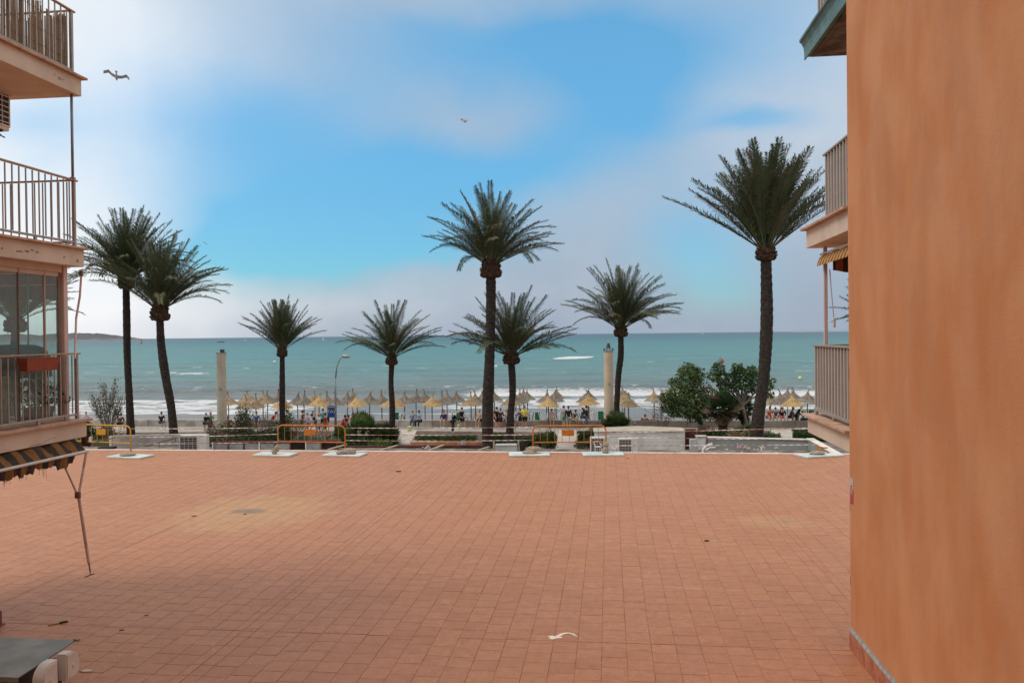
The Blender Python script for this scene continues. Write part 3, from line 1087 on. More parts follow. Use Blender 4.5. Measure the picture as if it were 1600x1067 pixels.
mull = [yfor(69.5, GX) - GY, yfor(28.5, GX) - GY, -1.92, -2.52, -3.1, -3.7, -4.3, -4.9, -5.5, -6.1, -6.7, -7.3, -8.0]
prev = -0.11
for k, ym in enumerate(mull):
    ww = 0.03 if k == 0 else 0.016
    MB().bev((0.002, ym, ztp / 2 - 0.03), (0.035, ww, ztp - 0.14), 0.003).build('mullion', m_frame if k == 0 else m_fdark, enc)
    y0, y1 = ym + ww / 2 + 0.002, prev - 0.002
    MB().box((0.0, (y0 + y1) / 2, (ztp - 0.17 + 0.06) / 2), (0.010, y1 - y0, ztp - 0.17 - 0.06)).build('pane', m_glass, enc)
    MB().bev((0.004, (y0 + y1) / 2, ztp - 0.145), (0.03, y1 - y0, 0.065), 0.003).build('pane_top_rail', m_peach, enc)
    prev = ym - ww / 2
xm = [-0.62, -1.24, -1.86, -2.5]
prev = -0.06
for k, x_ in enumerate(xm):
    MB().bev((x_, 0, ztp / 2 - 0.03), (0.016, 0.03, ztp - 0.14), 0.003).build('mullion', m_fdark, enc)
    x0, x1 = x_ + 0.01, prev - 0.002
    MB().box(((x0 + x1) / 2, 0, (ztp - 0.12 + 0.06) / 2), (x1 - x0, 0.010, ztp - 0.12 - 0.06)).build('pane', m_glass, enc)
    prev = x_ - 0.008

# what stands inside it
m_cover = mat('navy cover cloth', (0.035, 0.05, 0.085), 0.9, 0.25, 5, 0.4)
q = flat(22, 13.6, 3.0)
tb = thing('covered_table', 'table under a dark navy cover behind the balcony glass', 'table', (q.x, q.y - 0.05, 2.905))
cv = MB()
cv.lathe([(0.52, 0.72), (0.50, 1.02), (0.44, 1.20), (0.30, 1.26), (0.0, 1.27)], n=4)
cv.build('cover', m_cover, tb)
tb.children[0].rotation_euler = (0, 0, R(40))
tb.children[0].scale = (1.15, 1.0, 1.0)
for sx in (-1, 1):
    for sy in (-1, 1):
        MB().tube([(sx * 0.33, sy * 0.3, 0.0), (sx * 0.33, sy * 0.3, 0.75)], 0.02, 6).build('leg', m_fdark, tb)
q = flat(4, 13.2, 3.0)
ch = thing('wicker_chest', 'tan chest standing inside the balcony glass at the left edge', 'chest', (q.x - 0.1, q.y - 0.3, 2.905))
MB().bev((0, 0, 0.36), (0.55, 0.5, 0.72), 0.02).build('body', mat('tan wicker', (0.34, 0.22, 0.10), 0.8, 0.2, 30, 0.5), ch)
MB().bev((0, 0, 0.74), (0.59, 0.54, 0.04), 0.01).build('lid', mat('tan lid', (0.26, 0.17, 0.08), 0.7, 0.2, 8), ch)
m_pl = leafmat('pot plant leaf', (0.02, 0.05, 0.018), (0.05, 0.11, 0.035))
m_pot = mat('plastic pot', (0.20, 0.07, 0.035), 0.6, 0.1, 5)
for px, d, hgt, wd, lab in ((95, 13.35, 0.95, 0.16, 'dark climbing pot plant inside the balcony glass by the corner post'), (48, 13.3, 0.50, 0.36, 'bushy dark pot plant behind the middle of the lower railing'), (72, 13.6, 0.42, 0.3, 'low pot plant inside the glass between the two others')):
    q = flat(px, d, 2.905)
    pt_ = thing('pot_plant', lab, 'plant', (min(q.x, GX - 0.2), q.y, 2.905))
    MB().lathe([(0.09, 0.0), (0.13, 0.22), (0.14, 0.24), (0.12, 0.24)], n=14).build('pot', m_pot, pt_, smooth=True)
    n = 160
    P = np.stack([rng.normal(0, wd * 0.5, n), rng.normal(0, wd * 0.5, n), 0.24 + rng.uniform(0, hgt - 0.1, n)], -1)
    Vv, Ff = leaf_arrays(P, rng.normal(size=(n, 3)) + np.array([0, 0, 0.4]), rng.uniform(0.06, 0.11, n), rng.uniform(0.02, 0.035, n))
    link('foliage', attr_mesh('foliage', Vv, Ff, m_pl, np.repeat(rng.random(n), 4)), pt_)
    for k in range(4):
        MB().tube([(0, 0, 0.22), (rng.normal(0, wd * .2), rng.normal(0, wd * .2), 0.24 + hgt * 0.5), (rng.normal(0, wd * .4), rng.normal(0, wd * .4), 0.2 + hgt)], 0.006, 5).build('stem', m_pl, pt_)
# window box on the railing
m_terr = mat('terracotta plastic', (0.26, 0.055, 0.03), 0.55, 0.12, 6)
y0_, y1_ = yfor(32, RX + 0.1), yfor(84, RX + 0.1)
wb = thing('window_box', 'empty red terracotta planter hung on the lower left railing', 'planter', (RX + 0.115, (y0_ + y1_) / 2, 3.77))
wl_ = (y1_ - y0_)
hw, hl = 0.085, wl_ / 2
mb = MB()
vs = []
for zz, a, b_ in ((0.0, hw * 0.72, hl * 0.90), (0.17, hw, hl), (0.20, hw * 1.08, hl * 1.01), (0.20, hw * 0.92, hl * 0.96), (0.15, hw * 0.88, hl * 0.95)):
    vs += [(-a, -b_, zz), (a, -b_, zz), (a, b_, zz), (-a, b_, zz)]
fs = [(0, 3, 2, 1)]
for r_ in range(4):
    for k in range(4):
        fs.append((r_ * 4 + k, r_ * 4 + (k + 1) % 4, (r_ + 1) * 4 + (k + 1) % 4, (r_ + 1) * 4 + k))
mb.add(vs, fs)
mb.build('trough', m_terr, wb)
MB().box((0, 0, 0.145), (hw * 1.7, hl * 1.85, 0.012)).build('soil', m_chip, wb)
for s in (-0.5, 0.5):
    MB().box((-0.095, hl * s, 0.10), (0.012, 0.02, 0.22)).build('hook', m_rail, wb)

# far end awning seen through the glass
m_strR = stripes('red and black awning cloth', (0.16, 0.030, 0.016), m_black, 0, 0.26, 0.5, 0.2)
fa_ = thing('end_awning', 'black and red scalloped awning hanging past the end of the glazed balcony', 'awning', (LX - 2.06, LY + 0.5, 5.0))
pts = []
n = 60
for k in range(n + 1):
    x_ = -1.6 + 2.95 * k / n
    pts.append((x_, -0.02 - 0.035 * abs(math.sin((x_ + 1.6) * math.pi / 0.32))))
pts += [(1.35, 0.22), (-1.6, 0.22)]
MB().prism(pts, 'y', -0.004, 0.004).build('valance', m_strR, fa_)
vs = [(-1.6, 0.0, 0.22), (1.35, 0.0, 0.22), (1.35, -0.45, 0.43), (-1.6, -0.45, 0.43)]
mb = MB()
mb.add([Vector(v) + Vector((0, 0, dz)) for dz in (0, 0.006) for v in vs], [(0, 1, 2, 3), (7, 6, 5, 4), (0, 4, 5, 1), (1, 5, 6, 2), (2, 6, 7, 3), (3, 7, 4, 0)])
mb.build('cloth', m_strR, fa_)
MB().tube([(-1.6, 0.0, 0.225), (1.35, 0.0, 0.225)], 0.02, 8).build('front_bar', m_pinkp, fa_)
p0, p1 = at(127, 430, 13.9), at(119, 497, 13.9)
lo = Vector((LX - 2.06, LY + 0.5, 5.0))
MB().tube([p0 - lo, (p0 - lo).lerp(p1 - lo, 0.5) + Vector((0.02, 0, 0)), p1 - lo, at(117, 560, 13.6) - lo], 0.018, 8).build('arm', m_pinkp, fa_)
MB().bev(p0 - lo + Vector((0, 0, 0.03)), (0.06, 0.06, 0.10), 0.01).build('arm_joint', m_fdark, fa_)

# torn awning below the first floor slab and its dangling arm
ta_ = thing('torn_awning', 'torn yellow and black awning rolled under the lower left balcony', 'awning', (LX + 0.10, LY - 0.25, 2.40))
b0 = at(112, 709, 13.35)
zb = b0.z - 2.40
L_ = 5.5
MB().tube([(0.06, 0.0, zb), (0.06, -L_, zb)], 0.024, 10).build('front_bar', mat('white bar', (0.62, 0.60, 0.58), 0.45, 0.08, 6), ta_)
vs, fs = [], []
nn = 70
for k in range(nn + 1):
    y_ = -L_ * k / nn
    sag = 0.035 * math.sin(k * 1.1) + random.uniform(-0.012, 0.012)
    for (x_, z_) in ((-0.24, 0.17), (-0.16, 0.20 + sag), (-0.05, 0.11 + sag), (0.02, zb + 0.05), (0.055, zb + 0.01)):
        vs.append((x_, y_, z_))
for k in range(nn):
    for c in range(4):
        fs.append((k * 5 + c, k * 5 + c + 1, (k + 1) * 5 + c + 1, (k + 1) * 5 + c))
me = MB().add(vs, fs)
o = me.build('cloth', m_strA, ta_)
sm = o.modifiers.new('solid', 'SOLIDIFY')
sm.thickness = 0.006
vs, fs = [], []
prev_ = 0.2
for k in range(nn * 3 + 1):
    y_ = -0.28 - (L_ - 0.3) * k / (nn * 3)
    base_ = 0.15 if y_ > -0.42 else (0.20 if y_ > -0.75 else 0.13 + 0.03 * (-y_ > 1.2))
    drop = base_ + random.choice([0, 0, 0.01, 0.03, -0.03, -0.01]) * (1 if y_ < -0.8 else 0.2) + random.uniform(-.008, .008)
    if y_ > -0.33:
        drop = 0.08
    w1 = 0.01 * math.sin(k * 0.8)
    vs += [(0.065, y_, zb - 0.005), (0.05 + w1, y_, zb - drop * 0.5), (0.04 + 2 * w1, y_, zb - drop)]
for k in range(nn * 3):
    for c in range(2):
        fs.append((k * 3 + c, k * 3 + c + 1, (k + 1) * 3 + c + 1, (k + 1) * 3 + c))
o = MB().add(vs, fs).build('valance', m_strA, ta_)
sm = o.modifiers.new('solid', 'SOLIDIFY')
sm.thickness = 0.005
th = MB()
for k in range(26):
    y_ = -0.8 - random.uniform(0, 2.2)
    th.tube([(0.05, y_, zb - 0.12), (0.05 + random.uniform(-.01, .01), y_ + random.uniform(-.02, .02), zb - 0.13 - random.uniform(0.05, 0.16))], 0.0025, 3)
th.build('loose_threads', m_fdark, ta_)
MB().tube([(-0.20, 0.05, 0.19), (-0.20, -L_, 0.19)], 0.035, 8).build('roller', m_fdark, ta_)
mb = MB()
mb.bev((0.0, 0.04, zb + 0.16), (0.09, 0.06, 0.14), 0.01)
mb.bev((0.05, 0.07, zb + 0.24), (0.10, 0.05, 0.03), 0.006, Matrix.Rotation(R(-25), 3, 'Y'))
mb.bev((0.06, 0.05, zb + 0.11), (0.10, 0.06, 0.07), 0.012, Matrix.Rotation(R(12), 3, 'Y'))
mb.build('end_bracket', mat('rusty bracket', (0.07, 0.03, 0.025), 0.7, 0.3, 20), ta_)
lo = Vector(ta_.location)
A = Vector((0.06, 0.0, zb))
m_arm = mat('dull pink arm', (0.45, 0.28, 0.22), 0.55, 0.15, 5, col2=(0.60, 0.42, 0.36))
foot = at(141, 893, 13.3) - lo
knee = at(122.5, 776, 13.3) - lo
top2 = at(98, 722, 13.3) - lo
MB().tube([A, knee], 0.020, 8).build('arm', m_arm, ta_)
MB().tube([top2, knee], 0.015, 8).build('arm', m_arm, ta_)
MB().tube([knee + Vector((0, 0, 0.03)), foot.lerp(knee, 0.12)], 0.024, 8).build('arm', m_arm, ta_)
MB().tube([foot.lerp(knee, 0.13), foot], 0.012, 6).build('arm_tip', m_fdark, ta_)
MB().bev(knee + Vector((-0.01, 0, 0.03)), (0.09, 0.05, 0.11), 0.01).build('arm_joint', mat('rusty joint', (0.22, 0.10, 0.06), 0.7, 0.3, 20), ta_)
hk = [foot + Vector((-0.10, 0, -0.085)), foot + Vector((-0.04, 0, -0.07)), foot + Vector((0.0, 0, -0.05)), foot + Vector((0.07, 0, -0.03))]
MB().tube(hk, 0.010, 6).tube([foot, foot + Vector((0.0, 0, -0.05))], 0.007, 6).build('hook', m_fdark, ta_)
q0, q1 = at(112, 700, 13.4) - lo, at(180, 683.5, 14.6) - lo
MB().tube([q0, q1], 0.008, 6).build('crank_rod', m_fdark, ta_)

# air conditioner hanging below the top slab
m_ac = mat('cream air conditioner', (0.78, 0.74, 0.67), 0.5, 0.06, 3)
m_acd = mat('condenser coil', (0.035, 0.04, 0.045), 0.6, 0.3, 40)


def ac_unit(label, loc, rz, w=0.82, h=0.70, dp=0.30, m=None, slats=9, fan=False, group=None):
    """outdoor unit; grille faces local -y"""
    a = thing('air_conditioner', label, 'air conditioner', loc, rz, group)
    mm_ = m or m_ac
    t_ = 0.03
    MB().bev((0, 0.02, h / 2), (w - 0.004, dp - 0.04, h - 0.004), 0.012).build('case', mm_, a)
    fw = w * 0.62
    fx = -w / 2 + 0.04 + fw / 2
    MB().box((fx, -dp / 2 + 0.035, h / 2), (fw, 0.006, h * 0.80)).build('coil', m_acd, a)
    for sz in (-1, 1):
        MB().bev((fx, -dp / 2 + 0.028, h / 2 + sz * (h * 0.40 + 0.014)), (fw + 0.056, 0.03, 0.028), 0.004).build('grille_frame', mm_, a)
    for sx in (-1, 1):
        MB().bev((fx + sx * (fw / 2 + 0.014), -dp / 2 + 0.028, h / 2), (0.028, 0.03, h * 0.80), 0.004).build('grille_frame', mm_, a)
    me_ = MB().box((0, 0, 0), (fw, 0.012, 0.014)).mesh('grille_bar', mm_)
    for k in range(slats):
        link('grille_bar', me_, a, loc=(fx, -dp / 2 + 0.024, h / 2 - h * 0.40 + h * 0.80 * (k + 0.5) / slats))
    me_ = MB().box((0, 0, 0), (0.012, 0.012, h * 0.8)).mesh('grille_post', mm_)
    for k in range(3):
        link('grille_post', me_, a, loc=(fx - fw / 2 + fw * (k + 1) / 4, -dp / 2 + 0.020, h / 2))
    for sx in (-1, 1):
        MB().bev((sx * w * 0.32, 0.02, -0.02), (0.05, dp * 0.9, 0.04), 0.005).build('foot', m_acd, a)
    return a


v = at(18, 165, 1) - EYE
kx = (-9.95 - EYE.x) / v.x
q = EYE + v * kx
zt_ = (EYE + (at(18, 125, 1) - EYE) * kx).z
zb_ = (EYE + (at(18, 206, 1) - EYE) * kx).z
aq = ac_unit('cream air conditioner with a louvred grille under the top left balcony', (-9.95 - 0.15, q.y - 0.5, zb_), R(90), w=1.0, h=zt_ - zb_, dp=0.30, slats=8)
fw = 0.62
for ob in list(aq.children):
    if ob.name.split('.')[0] in ('coil', 'grille_bar', 'grille_post', 'grille_frame'):
        ob.location.x += 0.30
MB().tube([(0.1, 0, -0.05), (0.30, -0.02, -0.07), (0.47, -0.04, -0.10)], 0.012, 6).tube([(0.1, 0.02, -0.03), (0.30, 0.03, -0.045), (0.44, 0.0, -0.06)], 0.009, 6).build('refrigerant_pipe', m_fdark, aq)
for sx in (-0.35, 0.3):
    MB().box((sx, 0.05, zt_ - zb_ + (8.35 - zt_) / 2), (0.03, 0.03, 8.35 - zt_)).build('hanger', m_rail, aq)

# metal topped box with rounded white caps, lower left corner
bx = thing('metal_topped_box', 'low service box with a grey sheet metal lid and white rounded end caps', 'service box', (0, 0, 0))
c0 = gnd(28, 1058, 0.50)
c1_ = gnd(119, 999.5, 0.50)
xr = (c0.x + c1_.x) / 2
mb = MB()
poly = [(xr - 2.6, c0.y), (c0.x, c0.y), (c1_.x, c1_.y - 0.02), (c1_.x - 0.1, c1_.y), (xr - 2.6, c1_.y)]
mb.prism(poly, 'z', 0.486, 0.50)
mb.prism([(xr - 2.6, 0.44), (c0.x - 0.01, 0.44), (c0.x - 0.01, 0.486), (xr - 2.6, 0.486)], 'y', c0.y + 0.002, c0.y + 0.02)
mb.build('lid', mat('galvanised sheet', (0.21, 0.215, 0.19), 0.5, 0.12, 2.5, 0.1, metal=0.2, coord='World', col2=(0.27, 0.27, 0.245)), bx)
MB().prism([(c1_.x - 0.035, c1_.y - 0.005), (c1_.x + 0.05, c1_.y + 0.0), (c1_.x + 0.045, c1_.y - 0.045)], 'z', 0.497, 0.515).build('bent_corner', m_fdark, bx)
MB().box((xr - 1.42, (c0.y + c1_.y) / 2 - 0.1, 0.243), (2.4, 0.85, 0.480)).build('case', mat('dark case', (0.09, 0.07, 0.06), 0.8, 0.2, 5), bx)
m_white = mat('white plastic', (0.66, 0.61, 0.56), 0.45, 0.08, 4)
def dcap(flip, L_, h_, th_):
    """rounded end cap: flat sides face x, the curve is at its far (or near) top"""
    r_ = h_ * 0.5
    pts = [(0, -h_), (0, 0)] + [(L_ - r_ + r_ * math.sin(a), -r_ + r_ * math.cos(a)) for a in np.linspace(0.0, math.pi / 2, 12)] + [(L_, -h_ * .8), (L_ - .05, -h_)]
    if flip:
        pts = [(L_ - u, v_) for u, v_ in pts]
    b_ = MB()
    b_.prism(pts, 'x', 0, th_)
    b_.prism([(L_ / 2 + .86 * (u - L_ / 2), -h_ / 2 + .88 * (v_ + h_ / 2)) for u, v_ in pts], 'x', th_, th_ + 0.012)
    b_.tube([(th_ + 0.01, L_ / 2, -h_ * .55), (th_ + 0.02, L_ / 2, -h_ * .55)], 0.022, 12)
    return b_


o = dcap(False, 0.24, 0.31, 0.11).build('end_cap', m_white, bx)
o.location = at(89.3, 1021.5, 9.6)
o = dcap(True, 0.26, 0.34, 0.12).build('end_cap', m_white, bx)
o.location = at(50, 1043, 9.2)
bl = MB().bev((0, 0, 0), (0.10, 0.16, 0.50), 0.01).build('upright', mat('brown upright', (0.10, 0.075, 0.06), 0.7, 0.1, 4), bx)
pq = at(84, 1045, 9.6)
bl.location = (pq.x, pq.y, 0.25)
# foot of a post at the left edge
q = gnd(1, 978, 0)
pf = MB().bev((0, 0, 0.11), (0.10, 0.10, 0.22), 0.01)
pf.bev((0, 0, 0.008), (0.16, 0.16, 0.012), 0.003)
tag(pf.build('post_stub', mat('maroon stub', (0.20, 0.06, 0.055), 0.7, 0.1, 5)), 'short maroon post stub at the left edge of the terrace', 'post')
bpy.data.objects['post_stub'].location = (q.x - 0.06, q.y, 0.003)

# ------------------------------------------------------------------ right building beyond the wall
rb = thing('right_apartment_building', 'apartment block balconies showing past the orange wall on the right', 'building', (0, 0, 0))
BX, BY = 3.23, 13.87
YN = WY + 0.06
m_teal = mat('teal paint', (0.115, 0.215, 0.22), 0.7, 0.15, 3, 0.2)
m_teald = mat('teal edge', (0.06, 0.13, 0.135), 0.6, 0.1, 3)
slab(rb, BX, BX + 3.2, YN, BY, 2.60, 2.90, lip=0.08, corner=(-1, 1))
slab(rb, BX, BX + 3.2, YN, BY, 5.60, 5.92, lip=0.08, corner=(-1, 1))
# top slab: painted, with a moulded edge
prof = [(0.0, 8.68), (0.0, 8.80), (-0.01, 8.88), (-0.045, 8.95), (-0.075, 8.97), (-0.075, 9.01), (0.02, 9.01), (0.02, 8.68)]
MB().prism([(BX + u, v_) for u, v_ in prof], 'y', YN, BY + 0.05).build('moulded_edge', m_teal, rb)
MB().box((BX + 1.63, (YN + BY) / 2 - 0.02, 8.85), (3.2, BY - YN - 0.04, 0.30)).build('slab', m_teal, rb)
MB().box((BX + 1.63, (YN + BY) / 2 - 0.02, 8.693), (3.1, BY - YN - 0.16, 0.03)).build('soffit', mat('dark brown soffit', (0.12, 0.095, 0.075), 0.9, 0.4, 3, 0.2, col2=(0.22, 0.18, 0.15)), rb)  # soffit mottled dark brown, darker than the slab above
# peach soffits would be wrong: they are the slabs themselves
m_sheet = mat('grey railing sheet', (0.30, 0.265, 0.24), 0.6, 0.08, 3)
m_batten = mat('pale railing batten', (0.50, 0.45, 0.41), 0.45, 0.05, 6)
for z0, ztop, dx, dy in ((2.90, 4.02, 0.10, 0.10), (5.92, 7.08, 0.26, 0.20), (9.01, 10.1, 0.20, 0.06)):
    x_ = BX + dx
    y1_ = BY - dy
    MB().bev((x_, (YN + y1_) / 2 + 0.04, ztop), (0.055, y1_ - YN + 0.08, 0.035), 0.006).build('top_rail', m_rail, rb)
    MB().bev((x_, (YN + y1_) / 2, z0 + 0.085), (0.04, y1_ - YN + 0.04, 0.05), 0.004).build('bottom_rail', m_rail, rb)
    MB().box((x_ + 0.018, (YN + y1_) / 2, (z0 + 0.11 + ztop) / 2), (0.006, y1_ - YN - 0.06, ztop - z0 - 0.13)).build('infill_sheet', m_sheet, rb)
    me_ = MB().bev((0, 0, (z0 + 0.10 + ztop) / 2), (0.028, 0.022, ztop - z0 - 0.13), 0.003).mesh('batten', m_batten)
    y = y1_ - 0.03
    while y > YN + 0.02:
        link('batten', me_, rb, loc=(x_, y, 0))
        y -= 0.165
    MB().bev((x_ + 1.5, y1_, ztop), (3.0, 0.05, 0.035), 0.006).build('top_rail', m_rail, rb)
    MB().box((x_ + 1.5, y1_ - 0.01, (z0 + 0.11 + ztop) / 2), (2.95, 0.006, ztop - z0 - 0.13)).build('infill_sheet', m_sheet, rb)
    for yy in (y1_ - 0.08, y1_ - 1.1):
        MB().bev((x_, yy, z0 + 0.035), (0.04, 0.06, 0.065), 0.003).build('foot', m_raild, rb)
MB().box((BX + 3.45, 9.5, 6.5), (0.5, 8.7, 13.0)).build('wall', m_peach, rb)
q0 = at(1279, 411, 13.35)
MB().bev((BX + 0.22, BY - 0.30, (4.02 + 5.60) / 2), (0.055, 0.055, 1.56), 0.005).build('awning_post', m_pinkp, rb)

ra = thing('striped_awning', 'yellow and black striped awning drawn in under the right balcony slab', 'awning', (BX + 0.18, BY - 0.20, 5.48))
m_strY = stripes('gold and black awning cloth', (0.62, 0.33, 0.09), (0.13, 0.06, 0.03), 1, 0.17, 0.5, 0.3, 0.5)
m_strO = stripes('orange and black awning cloth', (0.36, 0.10, 0.02), m_black, 0, 0.22, 0.5, 0.35)
L_ = BY - 0.2 - YN - 0.03
nn = 40
vs, fs = [], []
for k in range(nn + 1):
    y_ = -L_ * k / nn
    for (x_, z_) in ((0.02, -0.02), (-0.02, -0.06), (-0.05, -0.13), (-0.06, -0.19 - 0.006 * math.sin(k * 2.0))):
        vs.append((x_, y_, z_ + 0.0))
for k in range(nn):
    for c in range(3):
        fs.append((k * 4 + c, k * 4 + c + 1, (k + 1) * 4 + c + 1, (k + 1) * 4 + c))
o = MB().add(vs, fs).build('valance', m_strY, ra)
o.modifiers.new('solid', 'SOLIDIFY').thickness = 0.005
MB().tube([(0.0, 0.03, 0.0), (0.0, -L_, 0.0)], 0.018, 8).build('front_bar', mat('white bar'
    , (0.6, 0.6, 0.6)), ra)
pts = []
n = 60
for k in range(n + 1):
    x_ = 0.10 + 1.9 * k / n
    pts.append((x_, -0.30 + 0.018 * math.cos((x_ - 0.1) * 2 * math.pi / 0.46)))
pts += [(2.0, 0.05), (0.10, 0.05)]
MB().prism(pts, 'y', -0.32, -0.315).build('end_flap', m_strO, ra)
MB().tube([(0.10, -0.13, -0.25), (0.115, -0.14, -0.55), (0.15, -0.15, -1.02)], 0.008, 6).build('crank_rod', m_pinkp, ra)
MB().bev((0.16, -0.15, -1.10), (0.035, 0.03, 0.15), 0.006).build('crank_handle', m_pinkp, ra)

# ------------------------------------------------------------------ palms
m_trunk = mat('palm trunk', (0.024, 0.018, 0.015), 0.95, 0.25, 5, 0.8, col2=(0.066, 0.050, 0.040), stretch=(1, 1, 3), bdist=0.05)
m_boss = mat('palm boss', (0.045, 0.025, 0.017), 0.95, 0.3, 6, 0.8, col2=(0.11, 0.062, 0.038), bdist=0.05)
m_frond = leafmat('palm frond', (0.052, 0.078, 0.038), (0.135, 0.160, 0.085), (0.15, 0.135, 0.08))
m_frond2 = leafmat('windward palm frond', (0.070, 0.078, 0.038), (0.165, 0.155, 0.080), (0.20, 0.145, 0.09))
m_rach = mat('palm rib', (0.17, 0.14, 0.06), 0.7, 0.2, 3)
UP = np.array([0, 0, 1.0])


def frond_mesh(L, bend, seed, m, twist=0.0, npair=125, petiole=0.15, lw=0.66):
    """frond rising along +z and arching over towards +x"""
    r = np.random.default_rng(seed)
    N = 24
    th = 0.0
    p = np.zeros(3)
    P, T = [p.copy()], []
    for k in range(N):
        s = (k + 0.5) / N
        th = bend * s ** 1.5
        tv_ = np.array([math.sin(th), 0.05 * math.sin(s * 3 + seed), math.cos(th)])
        tv_ /= np.linalg.norm(tv_)
        p = p + tv_ * L / N
        P.append(p.copy())
        T.append(tv_)
    P = np.array(P)
    T = np.array(T + [T[-1]])
    V, F, TV = [], [], []
    # rib
    for k in range(N + 1):
        rad = 0.045 * (1 - 0.86 * k / N) * L / 5
        side = np.array([0, 1.0, 0])
        nrm = np.cross(side, T[k])
        for a in (0, 2.1, 4.2):
            V.append(P[k] + side * rad * math.cos(a) + nrm * rad * math.sin(a))
            TV.append(0.9)
    for k in range(N):
        for c in range(3):
            a, b_ = k * 3 + c, k * 3 + (c + 1) % 3
            F.append((a, b_, b_ + 3, a + 3))
    # leaflets, kept in a shallow V along the rib
    for sd in (-1, 1):
        for k in range(npair):
            s = petiole + (1 - petiole) * (k + r.uniform(-.3, .3)) / npair
            s = min(max(s, petiole), 0.995)
            x = s * N
            i0 = min(int(x), N - 1)
            q = P[i0] + (P[i0 + 1] - P[i0]) * (x - i0)
            tt = T[i0]
            side = np.array([0, 1.0, 0]) * sd
            nrm = np.cross(np.array([0, 1.0, 0]), tt)
            u = (s - petiole) / (1 - petiole)
            ll = lw * L / 5 * (0.35 + 0.75 * math.sin(min(1, u * 1.15 + 0.12) * math.pi * 0.92) ** 0.7) * r.uniform(0.82, 1.1)
            if u > 0.93:
                ll *= 0.8
            fw = 0.95 - 0.25 * math.sin(u * math.pi)
            dr = tt * fw + side * r.uniform(0.55, 0.8) + (-nrm) * r.uniform(-0.15, 0.45) + r.normal(0, 0.06, 3)
            dr /= np.linalg.norm(dr)
            mid = q + dr * ll * 0.5
            tip = q + dr * ll + np.array([0, 0, -r.uniform(0.05, 0.40) * ll])
            wv = np.cross(dr, nrm + side * 0.5)
            wv /= np.linalg.norm(wv) + 1e-9
            wv *= 0.021 * L / 5
            o = len(V)
            V += [q, mid + wv, tip, mid - wv]
            tvv = r.random() * 0.55
            TV += [tvv] * 4
            F.append((o, o + 1, o + 2, o + 3))
    return attr_mesh('frond', np.array(V), np.array(F), m, np.array(TV))


FR = {}
for j_, b_ in enumerate((12, 28, 45, 62, 85, 115)):
    for v_ in range(2):
        FR[(b_, v_)] = frond_mesh(5.0, R(b_), 100 + j_ * 2 + v_, m_frond if v_ == 0 else m_frond2)
BENDS = sorted({k[0] for k in FR})


def put_frond(root, top, az_, th0, bend, scale, roll=0.0, var=0):
    bb = min(BENDS, key=lambda x: abs(x - bend))
    o = link('frond', FR[(bb, var)], root)
    o.location = top
    o.rotation_mode = 'ZYX'
    o.rotation_euler = (0, 0, 0)
    M_ = Matrix.Rotation(az_, 4, 'Z') @ Matrix.Rotation(th0, 4, 'Y') @ Matrix.Rotation(roll, 4, 'Z')
    o.rotation_mode = 'QUATERNION'
    o.rotation_quaternion = M_.to_quaternion()
    o.scale = (scale, scale, scale)
    return o


